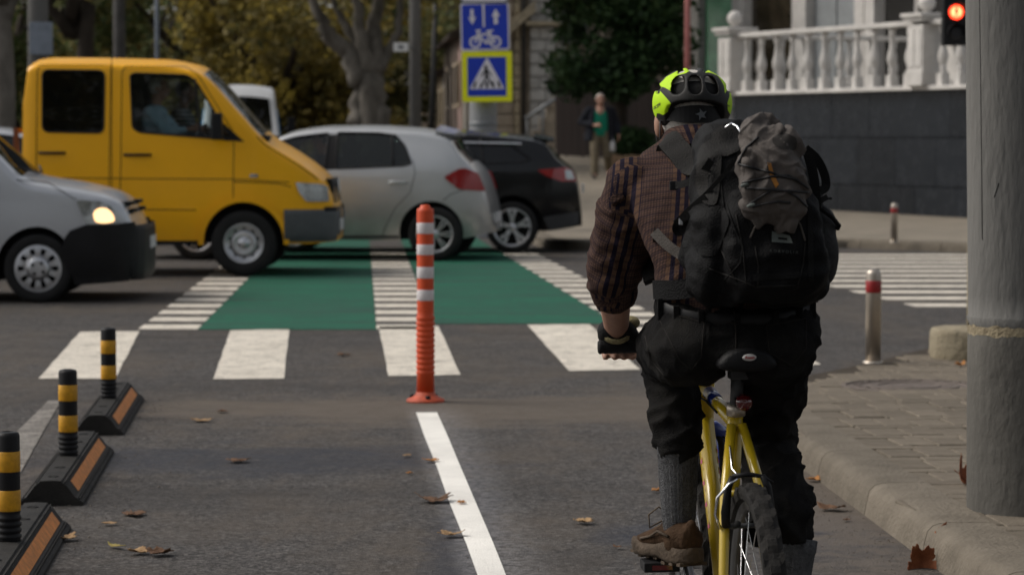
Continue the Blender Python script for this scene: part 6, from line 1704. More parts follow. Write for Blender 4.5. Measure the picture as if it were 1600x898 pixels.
for sx in (-1, 1):
    ft('seat_stay', [SCL + Vector((sx * .012, -.018, -.012)), Vector((sx * .045, .13, .62)), Vector((sx * .062, .06, .46)), RA + Vector((sx * .066, -.01, .0))], [.012, .0125, .0115, .010])
    ft('chain_stay', [BB + Vector((sx * .03, -.02, 0)), Vector((sx * .045, .25, .312)), RA + Vector((sx * .066, -.01, 0))], [.013, .012, .010])
ft('stay_bridge', [Vector((-.045, .135, .63)), Vector((.045, .135, .63))], .009)
ft('seat_collar', [SCL + Vector((0, -.010, .012)), SCL + Vector((0, -.016, .040))], .0225, 18, 'steel')
ft('blue_sleeve', [HT.lerp(SCL, .16) + Vector((0, .003, -.022)), HT.lerp(SCL, .44) + Vector((0, .002, -.019))], .0181, 14, 'bike_blue')
ax = (BB - dt0).normalized(); side = Vector((1, 0, 0)); upv = side.cross(ax)
for k in range(9):          # pink letter strokes on the down tube
    c = dt0 + ax * (.09 + .030 * k)
    for sg in (-1, 1):
        m = MB()
        for d0, d1, w0, w1 in ((0, .006, -.85, .85), (.006, .017, -.85, -.3), (.006, .017, .3, .85))[:2 + k % 2]:
            vs = []
            for d in (d0, d1):
                for w in (w0, w1):
                    a = (PI if sg < 0 else 0) + w * .62
                    vs.append(c + ax * d + (side * math.cos(a) + upv * math.sin(a)) * .0236)
            m.add(vs, [(0, 1, 3, 2)])
        m.build('letter_mark', MATS['bike_pink'], frame)
# fork
fork = MB(); fork.tube([HB + Vector((0, .004, -.005)), Vector((0, .752, .690))], .02, 14); fk = fork.build('fork', MATS['bike_blue'], bike)
for sx in (-1, 1):
    ft('fork_leg', [Vector((sx * .052, .768, .690)), Vector((sx * .062, .80, .60)), FA + Vector((sx * .062, -.015, .0))], [.019, .018, .014], 14, 'bike_blue', fk)
ft('fork_crown', [Vector((-.056, .768, .692)), Vector((-.03, .755, .712)), Vector((.03, .755, .712)), Vector((.056, .768, .692))], .020, 12, 'bike_blue', fk)
ft('fork_brace', [Vector((-.055, .775, .66))] + [Vector((.055 * math.cos(a), .80, .66 + .045 * math.sin(a))) for a in [PI - PI * i / 8 for i in range(9)]], .010, 10, 'bike_blue', fk)
# wheels
def bike_wheel(c, front):
    m = MB(); n = 124; rings = []
    for i in range(n + 1):
        a = 2 * PI * i / n; kn = i % 4 < 2; sh = (i + 2) % 4 < 2
        pr = [(-.012, .290), (-.022, .297), (-.0255, .310), (-.0255, .320 if not sh else .3235), (-.021 - (.003 if sh else 0), .326 + (.003 if sh else -.002)), (-.012, .3285), (-.011, .3285 + (.0055 if kn else 0)), (.0, .330 + (.005 if kn else 0)), (.011, .3285 + (.0055 if kn else 0)), (.012, .3285), (.021 + (.003 if sh else 0), .326 + (.003 if sh else -.002)), (.0255, .320 if not sh else .3235), (.0255, .310), (.022, .297), (.012, .290)]
        rings.append([Vector((x, r * math.sin(a), r * math.cos(a))) + c for x, r in pr])
    m.loft(rings[:-1] + [rings[0]], False, cap=False); w = m.build('wheel', MATS['tyre_rubber'], bike)
    m = MB(); m.lathe([(.292, -.012), (.296, -.0125), (.288, -.0135), (.276, -.0115), (.268, -.005), (.268, .005), (.276, .0115), (.288, .0135), (.296, .0125), (.292, .012)], c, 'X', 64, caps=False); m.build('rim', MATS['rim_dark'], w)
    m = MB(); m.lathe([(.006, -.075), (.012, -.068), (.012, -.042), (.026, -.036), (.026, -.031), (.013, -.026), (.013, .026), (.026, .031), (.026, .036), (.012, .042), (.012, .068), (.006, .075)], c, 'X', 20); m.build('hub', MATS['alloy'], w)
    for k in range(28):
        sx = -1 if k % 2 else 1; a = 2 * PI * k / 28; b = a + (.55 if (k // 2) % 2 else -.55)
        m = MB(); m.tube([c + Vector((sx * .033, .024 * math.sin(b), .024 * math.cos(b))), c + Vector((0, .270 * math.sin(a), .270 * math.cos(a)))], .0011, 4, False); m.build('spoke', MATS['chrome'], w)
    return w
rw = bike_wheel(RA, False); bike_wheel(FA, True)
m = MB()
for k in range(6): m.lathe([(.05 - .0055 * k, .036 + .0045 * k), (.05 - .0055 * k, .0385 + .0045 * k)], RA, 'X', 24)
m.build('sprocket_cassette', MATS['steel'], rw)
# cranks, pedals, chain
PA = rad(36)
pl_pos, pr_pos = BB + Vector((-.085, .17 * math.cos(PA), .17 * math.sin(PA))), BB + Vector((.085, -.17 * math.cos(PA), -.17 * math.sin(PA)))
cs = MB(); cs.tube([BB + Vector((-.07, 0, 0)), BB + Vector((.07, 0, 0))], .016, 12); crankset = cs.build('crankset', MATS['dark_plastic'], bike)
ft('crank_arm', [BB + Vector((-.07, 0, 0)), pl_pos + Vector((.01, 0, 0))], [.016, .012], 10, 'alloy', crankset); ft('crank_arm', [BB + Vector((.07, 0, 0)), pr_pos - Vector((.01, 0, 0))], [.016, .012], 10, 'alloy', crankset)
m = MB(); m.lathe([(.085, .045), (.088, .047), (.088, .050), (.06, .050), (.06, .045)], BB, 'X', 36, caps=False); m.build('chainring', MATS['steel'], crankset)
for p, sx in ((pl_pos, -1), (pr_pos, 1)):
    m = MB(); c = p + Vector((sx * .058, 0, 0)); m.box(c, (.088, .085, .024)); m.tube([p, c + Vector((sx * .02, 0, 0))], .008, 8); pd = m.build('pedal', MATS['black_plastic'], bike, bevel=.006)
    m = MB(); m.box(c + Vector((0, -.0435, 0)), (.05, .003, .012)); m.build('pedal_reflector', MATS['light_red'], pd)
for dz in (.086, -.06): ft('chain_run', [BB + Vector((.0475, -.0, dz)), RA + Vector((.045, 0, dz * .48))], .004, 6, 'steel', crankset)
# rear brake: two arms, link and cable; front brake arms
def vbrake(y, z, sgn):
    b = MB(); b.tube([(-.052, y - .02, z - .055), (.052, y - .02, z - .055)], .006, 8); o = b.build('brake', MATS['dark_plastic'], bike)
    for sx in (-1, 1):
        ft('brake_arm', [Vector((sx * .050, y - .022, z - .055)), Vector((sx * .052, y - .036, z - .02)), Vector((sx * .046, y - .040, z + .035)), Vector((sx * .034, y - .038, z + .062))], [.010, .011, .009, .007], 10, 'black_plastic', o)
        ft('brake_pad', [Vector((sx * .028, y - .06, z - .045)), Vector((sx * .028, y + .02, z - .062))], .008, 8, 'rubber', o)
    ft('brake_link', [Vector((-.035, y - .038, z + .062)), Vector((.0, y - .042, z + .066)), Vector((.035, y - .038, z + .06)), Vector((.058, y - .046, z + .046))], [.0055, .006, .0045, .0015], 8, 'black_plastic', o)
    return o
bk = vbrake(.115, .615, 1); vbrake(.79, .64, 1)
ft('brake_noodle', [Vector((-.012, .05 + .03, .678)), Vector((-.045, .06, .662)), Vector((-.072, .07, .63)), Vector((-.076, .08, .59)), Vector((-.062, .09, .555))], .0035, 8, 'chrome', bk)
ft('brake_cable', [SCL + Vector((-.016, .03, -.03)), Vector((-.024, .17, .73)), Vector((-.030, .11, .69)), Vector((-.018, .09, .674)), Vector((-.002, .076, .677))], .0028, 8, 'chrome', bk)
# seat post, saddle, red lamp
sp = ft('seat_post', [SCL + Vector((0, -.012, .02)), Vector((0, .195, .905))], .0155, 16, 'dark_plastic', bike)
m = MB(); m.box((0, .185, .905), (.045, .05, .03)); m.box((0, .185, .928), (.058, .045, .012)); m.build('saddle_clamp', MATS['dark_plastic'], sp, bevel=.005)
for sx in (-1, 1): ft('saddle_rail', [Vector((sx * .040, .10, .945)), Vector((sx * .024, .14, .925)), Vector((sx * .022, .24, .925)), Vector((sx * .01, .31, .945))], .0035, 8, 'steel', sp)
rings = []
for y, w, zt_, th in ((.040, .052, .966, .040), (.046, .066, .970, .052), (.075, .072, .972, .052), (.12, .062, .970, .046), (.17, .042, .966, .042), (.23, .026, .965, .038), (.29, .021, .966, .034), (.318, .014, .962, .024)):
    rings.append([(w * math.cos(a) * (1 if math.sin(a) > -.2 else .96), y, zt_ - th / 2 + (th / 2) * math.sin(a) - .012 * (abs(math.cos(a)) ** 3)) for a in [2 * PI * k / 20 for k in range(20)]])
m = MB(); m.loft(rings); sd = m.build('saddle', MATS['saddle_black'], bike)
m = MB(); m.lathe([(.0, -.003), (.012, -.002), (.013, .0)], (.002, .0375, .952), 'Y', 20); bg = m.build('saddle_badge', MATS['badge_white'], sd)
bg.data.transform(Matrix.Translation(Vector((.002, 0, .952))) @ Matrix.Scale(1.25, 4, (1, 0, 0)) @ Matrix.Scale(.62, 4, (0, 0, 1)) @ Matrix.Translation(Vector((-.002, 0, -.952))))
vs, fs = text_mesh('Rossin', .0085, .0003, .3)
m = MB(); m.add([(x + .002, .0340, y + .952) for x, y in vs], fs); m.build('saddle_lettering', MATS['lamp_red'], sd)
m = MB(); m.lathe([(.019, .0), (.0195, -.016), (.016, -.024), (.008, -.028), (0, -.029)], (.012, .196, .835), 'Y', 24); m.build('rear_lamp', MATS['light_red'], bike)
m = MB(); m.box((.006, .207, .835), (.03, .024, .02)); m.build('lamp_bracket', MATS['black_plastic'], bike, bevel=.003)
# stem, bar, grips, levers
st = ft('stem', [HT + Vector((0, 0, -.01)), Vector((0, .692, .905)), Vector((0, .715, .925))], [.018, .018, .017], 14, 'black_plastic', bike)
bar = ft('handlebar', [Vector((-.262, .705, .930)), Vector((-.12, .722, .932)), Vector((0, .727, .928)), Vector((.12, .722, .932)), Vector((.262, .705, .930))], .0125, 14, 'black_plastic', bike)
for sx in (-1, 1):
    m = MB(); pr = [(.0, sx * .270), (.014, sx * .270), (.0185, sx * .266)] + [(.0165 + .0012 * (k % 2), sx * (.260 - .008 * k)) for k in range(15)] + [(.0125, sx * .145)]
    m.lathe(pr, (0, .708, .9305), 'X', 18); m.build('grip', MATS['grip_black'], bar)
    ft('brake_lever', [Vector((sx * .125, .735, .93)), Vector((sx * .13, .77, .915)), Vector((sx * .17, .785, .908)), Vector((sx * .235, .775, .903))], [.009, .008, .006, .007], 8, 'alloy', bar)
    ft('cable', [Vector((sx * .12, .74, .93)), Vector((sx * .05, .82, .95)), Vector((sx * .005, .80, .86)), Vector((-.018, .70, .80)), Vector((-.020, .56, .802)), Vector((-.019, .40, .79))] if sx < 0 else [Vector((.12, .74, .93)), Vector((.06, .82, .92)), Vector((.02, .83, .80)), Vector((.0, .80, .71))], .0026, 8, 'seam', bar)
# ================================================================== THE RIDER
RO = Vector((.50, 6.25, .0))
rider = thing('person', 'cyclist seen from behind in a checked shirt, black jeans and a lime helmet', 'person', tuple(RO))
def w2(x, y, z): return Vector((x, y, z)) - RO
def attr_cloth(name, base, c_v, c_h, fine):
    """woven check driven by the cloth's own coordinates: across (x) and along (y)"""
    m = M(name, base, 0.9, var=.15, vscale=10, spec=.05, bump=.35, bscale=220)
    nt = m.node_tree; N, Lk = nt.nodes, nt.links; b = N['Principled BSDF']
    at = N.new('ShaderNodeAttribute'); at.attribute_name = 'weave'; sp = N.new('ShaderNodeSeparateXYZ'); Lk.new(at.outputs['Vector'], sp.inputs[0])
    def stripe(sock, period, duty, off=0.0):
        a = N.new('ShaderNodeMath'); a.operation = 'MULTIPLY_ADD'; a.inputs[1].default_value = 1 / period; a.inputs[2].default_value = off; Lk.new(sock, a.inputs[0])
        f = N.new('ShaderNodeMath'); f.operation = 'FRACT'; Lk.new(a.outputs[0], f.inputs[0])
        l = N.new('ShaderNodeMath'); l.operation = 'LESS_THAN'; l.inputs[1].default_value = duty; Lk.new(f.outputs[0], l.inputs[0]); return l.outputs[0]
    def mx(fac, a, bb, k=1.0):
        x = N.new('ShaderNodeMix'); x.data_type = 'RGBA'
        if k != 1.0:
            q = N.new('ShaderNodeMath'); q.operation = 'MULTIPLY'; q.inputs[1].default_value = k; Lk.new(fac, q.inputs[0]); fac = q.outputs[0]
        Lk.new(fac, x.inputs['Factor'])
        Lk.new(a, x.inputs['A']); x.inputs['B'].default_value = (*bb, 1); return x.outputs['Result']
    c = b.inputs['Base Color'].links[0].from_socket
    c = mx(stripe(sp.outputs[0], .0066, .42), c, c_h, .55)
    c = mx(stripe(sp.outputs[1], .0066, .45), c, c_h, .55)
    wide = stripe(sp.outputs[0], .130, .46, .05); fin = stripe(sp.outputs[0], .0205, .5, .2)
    q = N.new('ShaderNodeMath'); q.operation = 'MULTIPLY'; Lk.new(wide, q.inputs[0]); Lk.new(fin, q.inputs[1])
    c2 = mx(wide, c, fine, .8); c = mx(q.outputs[0], c2, c_v, .92)
    c = mx(stripe(sp.outputs[1], .0205, .36), c, c_v, .35)
    Lk.new(c, b.inputs['Base Color'])
    return m
attr_cloth('shirt_check', (0.088, 0.053, 0.041), (0.008, 0.008, 0.018), (0.024, 0.017, 0.018), (0.098, 0.057, 0.037))
M('denim_black', (0.0055, 0.0055, 0.0062), 0.9, var=.35, vscale=8, bump=.6, bscale=300, col2=(0.019, 0.018, 0.0165), spec=.06)
M('denim_stitch', (0.0175, 0.0150, 0.0130), .9, var=.2)
M('sock_wool', (0.105, 0.106, 0.110), .95, var=.35, vscale=110, bump=.8, bscale=320, spec=.05)
M('shoe_suede', (0.052, 0.030, 0.017), .85, spec=.1, var=.3, vscale=22, bump=.4, bscale=120)
M('shoe_sole', (0.075, 0.056, 0.040), .85, var=.4, vscale=16, bump=.5, bscale=90)
M('lace', (0.11, 0.085, 0.06), .9, var=.2)
M('glove_black', (0.012, 0.012, 0.012), .8, var=.2, bump=.4, bscale=160)
M('glove_pale', (0.36, 0.31, 0.17), .9, var=.3, vscale=120, bump=1, bscale=260)
M('belt_black', (0.010, 0.010, 0.0105), .5, var=.2, spec=.2)
M('helmet_lime', (0.42, 0.70, 0.008), .28, var=.03, coat=.5)
M('helmet_grey', (0.050, 0.048, 0.045), .45, var=.15, vscale=20, bump=.2, bscale=200)
M('dial_grey', (0.11, 0.12, 0.13), .4, var=.1)

# body: one skin, head to feet
HC = Vector((.437, 6.60, 1.487)); HYAW = rad(6)
hipL, hipR = w2(.43, 6.27, .985), w2(.615, 6.27, .985)
knL, knR = w2(.392, 6.68, .920), w2(.620, 6.52, .715)
anL, anR = w2(.408, 6.545, .525), w2(.650, 6.27, .315)
shL, shR = w2(.292, 6.45, 1.335), w2(.615, 6.45, 1.345)
elL, elR = w2(.246, 6.55, 1.115), w2(.68, 6.60, 1.12)
wrL, wrR = w2(.262, 6.715, .972), w2(.700, 6.70, .972)
m = MB(); head_forms(m, HC - RO, HYAW)
m.capsule(w2(.437, 6.585, 1.43), w2(.445, 6.52, 1.37), .055, .06, 14)
m.capsule(w2(.515, 6.30, 1.02), w2(.458, 6.46, 1.30), .10, .10, 16)
m.capsule(hipL, knL, .075, .055); m.capsule(knL, anL, .053, .036); m.capsule(hipR, knR, .075, .048); m.capsule(knR, anR, .047, .034)
for an, d in ((anL, Vector((-.38, .92, -.16))), (anR, Vector((.12, .97, -.30)))):
    m.capsule(an + Vector((0, -.02, -.055)), an + d * .13 + Vector((0, 0, -.058)), .028, .018)
for a, b, c in ((shL, elL, wrL), (shR, elR, wrR)):
    m.capsule(w2(.45, 6.475, 1.34), a, .050, .050); m.capsule(a, b, .046, .040); m.capsule(b, b.lerp(c, .5), .042, .040); m.capsule(b.lerp(c, .5), c, .040, .031)
def grip_hand(m, wr, gx, gy, gz_, sx):
    """a hand closed round the bar: palm over it, four fingers down the front with their tips below, thumb underneath"""
    g = lambda x, y, z: w2(gx + sx * x, gy + y, gz_ + z)
    ln = (.0, .024, .047, .068)
    for i, t in enumerate(ln):
        x = -.034 + t; k = (1.0, 1.06, 1.0, .86)[i]
        kn = g(x, .026 * k, .026 - .004 * (i == 3)); m.capsule(wr + Vector((sx * (t - .034) * .6, .0, -.004)), kn, .019, .0135, 10)
        p1 = g(x, .040 * k, .004); p2 = g(x + .001, .030 * k, -.022); p3 = g(x + .002, .006, -.0285 - .003 * k)
        m.capsule(kn, p1, .0125, .0115, 10); m.capsule(p1, p2, .0112, .0102, 10); m.capsule(p2, p3, .0102, .0088, 10)
    m.capsule(wr + Vector((sx * .03, .01, -.008)), g(.046, -.022, .004), .016, .0125, 10); m.capsule(g(.046, -.022, .004), g(.052, -.010, -.022), .012, .0095, 10)
    m.capsule(g(.052, -.010, -.022), g(.048, .014, -.024), .0095, .0085, 10)
GL, GR = (.268, 6.757, .928), (.706, 6.79, .928)
grip_hand(m, wrL, *GL, 1); grip_hand(m, wrR, *GR, -1)
skin_obj('body', remeshed(m, .0055, 3), MATS['skin'], rider)
face(rider, HC - RO, .1, HYAW, True, 'hair_white')
m = MB()
for k in range(70):          # short white hair at the nape and behind the ears
    a = rnd.uniform(-1.9, -1.2) if k % 3 else rnd.choice((-2.5, -.62)) + rnd.uniform(-.2, .2)
    z = rnd.uniform(-.075, -.01); r = .078 - .1 * max(0, -.03 - z)
    p = HC - RO + Matrix.Rotation(HYAW, 3, 'Z') @ Vector((r * math.cos(a), r * 1.15 * math.sin(a) - .012, z)); m.tube([p, p + Vector((.006 * math.cos(a), .006 * math.sin(a), -.016))], [.0022, .0006], 4, False)
m.build('nape_hair', MATS['hair_white'], rider)

# shirt
def ell_ring(cx, cy, cz, hw, hd, n=36, p=2.4, tilt=0.0):
    out = []
    for k in range(n):
        a = 2 * PI * k / n; c, s = math.cos(a), math.sin(a)
        x = hw * math.copysign(abs(c) ** (2 / p), c); y = hd * math.copysign(abs(s) ** (2 / p), s)
        out.append(w2(cx + x, cy + y, cz + y * tilt))
    return out
m = MB()
m.loft([ell_ring(*r, tilt=.35) for r in ((.522, 6.29, 1.02, .172, .125), (.522, 6.30, 1.08, .172, .13), (.512, 6.335, 1.15, .175, .135), (.494, 6.37, 1.22, .182, .14), (.474, 6.405, 1.29, .192, .14), (.455, 6.435, 1.355, .178, .128), (.446, 6.465, 1.40, .135, .108), (.442, 6.50, 1.437, .078, .085), (.441, 6.52, 1.455, .062, .07))])
for a, b, c, sx in ((shL, elL, wrL, -1), (shR, elR, wrR, 1)):
    m.capsule(w2(.45, 6.46, 1.365), a + Vector((0, 0, -.005)), .062, .068, 18); m.capsule(w2(.47, 6.42, 1.27), a + Vector((0, 0, -.02)), .10, .066, 18)
    mid = a.lerp(b, .5) + Vector((sx * -.004, 0, 0)); m.capsule(a, mid, .070, .068, 18); m.capsule(mid, b + Vector((0, -.006, 0)), .068, .062, 18); m.capsule(b, b.lerp(c, .30), .060, .050, 18)
me = remeshed(m, .0075, 5)
def fold(c, axis, f1, amp):
    """ridged cloth folds"""
    v = noise.noise(Vector((c.x * f1[0], c.y * f1[1], c.z * f1[2])))
    return amp * (1 - 2.2 * abs(v))
def arm_t(c, a, b): d = b - a; return (c - a).dot(d) / d.length_squared
def near_arm(c):
    best = None
    for a, b, e, sx in ((shL, elL, wrL, -1), (shR, elR, wrR, 1)):
        for p, q, o_ in ((a, b, 0), (b, e, 1)):
            t = max(0, min(1, arm_t(c, p, q))); d = (c - p.lerp(q, t)).length
            if best is None or d < best[0]: best = (d, t + o_, p, q, sx)
    return best
def shirt_disp(c, n):
    d, t, p, q, sx = near_arm(c); arm = d < .085 and (t > .22)
    if arm:
        u = (c.z * 1.0 + c.x * .8)
        return fold(Vector((c.x * .9 + c.z * .55, c.y, c.z * .5 - c.x * .7)), 0, (21, 13, 17), .0075) + .006 * (1 - 2.4 * abs(noise.noise(Vector((c.x * 14 - c.z * 22, c.y * 14, c.z * 20 + c.x * 16))))) + .002 * noise.noise(c * 34)
    w = smooth(1.30, 1.08, c.z)
    return (.004 + .006 * w) * (1 - 2 * abs(noise.noise(Vector((c.x * 9 + c.z * 7, c.y * 9, c.z * 16))))) + .002 * noise.noise(c * 34)
displaced(me, shirt_disp)
bm = bmesh.new(); bm.from_mesh(me)      # open at the rolled cuffs and the hem
def cuff_cut(e, w): 
    return (elL, wrL) if e else (elR, wrR)
bm.to_mesh(me); bm.free()
at = me.attributes.new('weave', 'FLOAT_VECTOR', 'POINT'); vals = []
for v in me.vertices:
    c = v.co; d, t, p, q, sx = near_arm(c)
    if d < .085 and t > .20:
        ax_ = (q - p).normalized(); u, w_ = MB().ring_frame(ax_); r = c - p; vals += [math.atan2(r.dot(w_), r.dot(u)) * .065 + .02, t * .24, 0]
    else: vals += [c.x - .35 * (c.z - 1.2) * .3 + (.012 if c.y > .15 else 0), c.z + c.y * .45, 0]
at.data.foreach_set('vector', vals)
shirt = skin_obj('shirt', me, MATS['shirt_check'], rider)
# collar, rolled cuffs, sleeve tab
def weave_flat(o, s=1.0):
    a = o.data.attributes.new('weave', 'FLOAT_VECTOR', 'POINT'); a.data.foreach_set('vector', [k for v in o.data.vertices for k in (v.co.x * s + v.co.y * .4, v.co.z * s, 0)])
m = MB(); rings = []
for z, k, o_ in ((1.432, 1.10, 0), (1.452, 1.0, .0), (1.472, .93, .003), (1.474, .97, .006), (1.455, 1.10, .004), (1.428, 1.26, -.004)):
    rings.append([w2(.4405 + .072 * k * math.cos(a), 6.527 + o_ + .078 * k * math.sin(a), z + .020 * math.sin(a) * -1 - .012) for a in [2 * PI * i / 36 for i in range(36)]])
m.loft(rings, True, False); o = m.build('collar', MATS['shirt_check'], shirt); weave_flat(o)
for b, c in ((elL, wrL), (elR, wrR)):
    ax_ = (c - b).normalized(); u, w_ = MB().ring_frame(ax_); rings = []
    for t, r in ((.14, .050), (.17, .0575), (.25, .0590), (.35, .0570), (.385, .0535), (.39, .047), (.36, .041), (.2, .041)):
        rings.append([b.lerp(c, t) + (u * math.cos(a) + w_ * math.sin(a)) * (r + .0030 * noise.noise(Vector((math.cos(a) * 2.2, math.sin(a) * 2.2, t * 9)))) for a in [2 * PI * i / 32 for i in range(32)]])
    m = MB(); m.loft(rings, True, False); o = m.build('rolled_cuff', MATS['shirt_check'], shirt); weave_flat(o)
def surf_hit(bvh, px, py, back=0.003):
    """the point of a form seen at a photo pixel, a little in front of it"""
    r = ray(px, py).normalized(); o = Vector((0, 0, CAM_H)) - RO
    h = bvh.ray_cast(o, r)
    return (h[0] - r * back, h[1]) if h[0] is not None else (None, None)
bvs = bvh_of(me)
q = [surf_hit(bvs, *p)[0] for p in ((952, 312), (972, 303), (979, 312), (958, 324))]
if all(x is not None for x in q):
    m = MB(); m.prism(q, (-.004, -.012, .006)); o = m.build('sleeve_tab', MATS['shirt_check'], shirt, bevel=.004); weave_flat(o)

# jeans
m = MB()
m.loft([ell_ring(*r, tilt=.30) for r in ((.522, 6.26, .945, .12, .08), (.522, 6.255, .965, .185, .135), (.523, 6.26, 1.0, .198, .15), (.523, 6.28, 1.05, .186, .14), (.523, 6.30, 1.095, .177, .134))])
m.ball(w2(.420, 6.215, .958), (.094, .098, .084), 20, 14); m.ball(w2(.612, 6.215, .955), (.090, .098, .088), 20, 14)
m.capsule(w2(.412, 6.27, .965), w2(.386, 6.68, .925), .098, .078, 18); m.capsule(w2(.388, 6.69, .90), w2(.404, 6.60, .78), .072, .066, 18); m.capsule(w2(.404, 6.60, .78), w2(.407, 6.55, .700), .064, .054, 18)
m.capsule(w2(.605, 6.27, .955), w2(.620, 6.53, .73), .100, .074, 18); m.capsule(w2(.618, 6.53, .73), w2(.625, 6.43, .645), .068, .072, 18); m.capsule(w2(.630, 6.42, .635), w2(.634, 6.31, .545), .074, .078, 18)
m.ball(w2(.640, 6.42, .655), (.070, .06, .034), 16, 10); m.ball(w2(.642, 6.36, .588), (.077, .07, .034), 16, 10)
me = remeshed(m, .0068, 4)
def ridge(q, k=3.0): return max(0.0, 1 - k * abs(noise.noise(q))) ** 1.4
def jean_disp(c, n):
    z = c.z; low = smooth(.92, .70, z)
    ring = .0045 * low * math.sin(z * 62 + 2.2 * noise.noise(c * 7) + c.x * 9)
    fa = ridge(Vector((c.x * 8 + c.z * 9, c.y * 7, c.z * 11 - c.x * 8)), 3.2); fb = ridge(Vector((c.x * 13 - c.z * 12 + 4, c.y * 11, c.z * 15 + c.x * 9)), 3.4)
    return ring * .8 + (.008 + .005 * low) * fa + (.005 + .003 * low) * fb - .004 + .0012 * noise.noise(c * 40)
displaced(me, jean_disp)
jeans = skin_obj('jeans', me, MATS['denim_black'], rider)
bvj = bvh_of(me)
def proj_line(bvh, pts, r, name, mat, parent, step=6, back=.001):
    out = []
    for (x0, y0), (x1, y1) in zip(pts[:-1], pts[1:]):
        k = max(1, int(math.hypot(x1 - x0, y1 - y0) / step)); out += [(x0 + (x1 - x0) * i / k, y0 + (y1 - y0) * i / k) for i in range(k)]
    out.append(pts[-1]); P3 = [surf_hit(bvh, *p, back)[0] for p in out]; P3 = [p for p in P3 if p is not None]
    if len(P3) < 2: return
    m = MB(); m.tube(P3, r, 6); return m.build(name, mat, parent)
def proj_patch(bvh, poly, th, name, mat, parent, step=7, back=.0):
    """a cloth patch lying on a form: polygon given in photo pixels"""
    bm = bmesh.new(); bm.faces.new([bm.verts.new((x, 0, -y)) for x, y in poly])
    for k, no in ((0, (1, 0, 0)), (2, (0, 0, 1))):
        lo, hi = min(v.co[k] for v in bm.verts), max(v.co[k] for v in bm.verts); v = lo + step
        while v < hi - step * .3:
            co = (v, 0, 0) if k == 0 else (0, 0, v); bmesh.ops.bisect_plane(bm, geom=bm.verts[:] + bm.edges[:] + bm.faces[:], plane_co=co, plane_no=no); v += step
    bmesh.ops.triangulate(bm, faces=[f for f in bm.faces if len(f.verts) > 4])
    bad = []; co = {}
    for v in bm.verts:
        p, n = surf_hit(bvh, v.co.x, -v.co.z, back)
        if p is None: bad.append(v)
        else: co[v] = p
    for v, p in co.items(): v.co = p
    bmesh.ops.delete(bm, geom=bad, context='VERTS')
    if not bm.faces: bm.free(); return
    r = bmesh.ops.extrude_face_region(bm, geom=bm.faces[:])
    for v in [g for g in r['geom'] if isinstance(g, bmesh.types.BMVert)]: v.co += (Vector((0, 0, CAM_H)) - RO - v.co).normalized() * th
    bmesh.ops.recalc_face_normals(bm, faces=bm.faces)
    for f in bm.faces: f.smooth = True
    for e in bm.edges: e.smooth = e.calc_face_angle(0) < rad(40)
    me = bpy.data.meshes.new(name); bm.to_mesh(me); bm.free(); me.materials.append(mat); return link(name, me, parent)
for poly in ([(1026, 494), (1032, 482), (1103, 502), (1098, 560), (1082, 582), (1062, 566)], [(1195, 506), (1262, 494), (1262, 545), (1238, 574), (1200, 552)]):
    pk = proj_patch(bvj, poly, .0022, 'back_pocket', MATS['denim_black'], jeans)
    if pk:
        c = Vector((sum(p[0] for p in poly) / len(poly), sum(p[1] for p in poly) / len(poly))); ins = [tuple(c + (Vector(p) - c) * .92) for p in poly]; proj_line(bvj, ins + [ins[0]], .0011, 'stitching', MATS['denim_stitch'], pk, back=.0028)
proj_line(bvj, [(1146, 470), (1150, 520), (1150, 560)], .0018, 'seat_seam', MATS['denim_stitch'], jeans)
proj_line(bvj, [(1034, 470), (1090, 492), (1148, 505), (1200, 496), (1262, 475)], .0014, 'yoke_seam', MATS['denim_stitch'], jeans)
proj_line(bvj, [(1008, 525), (1016, 560), (1040, 590), (1062, 604)], .0016, 'leg_seam', MATS['denim_stitch'], jeans)
m = MB(); m.loft([ell_ring(.523, 6.29 + o_ * 0, z, .180 + o_, .138 + o_, tilt=.30) for z, o_ in ((1.052, .0), (1.054, .004), (1.086, .004), (1.088, .0))], True, False); m.build('belt', MATS['belt_black'], jeans)
for k in range(7):
    a = rad(200 + 23 * k); r_ = ell_ring(.523, 6.29, 1.07, .187, .145, n=360, tilt=.30)[int(math.degrees(a)) % 360]
    m = MB(); m.box(r_, (.014, .010, .05)); m.build('belt_loop', MATS['denim_black'], jeans, bevel=.002)

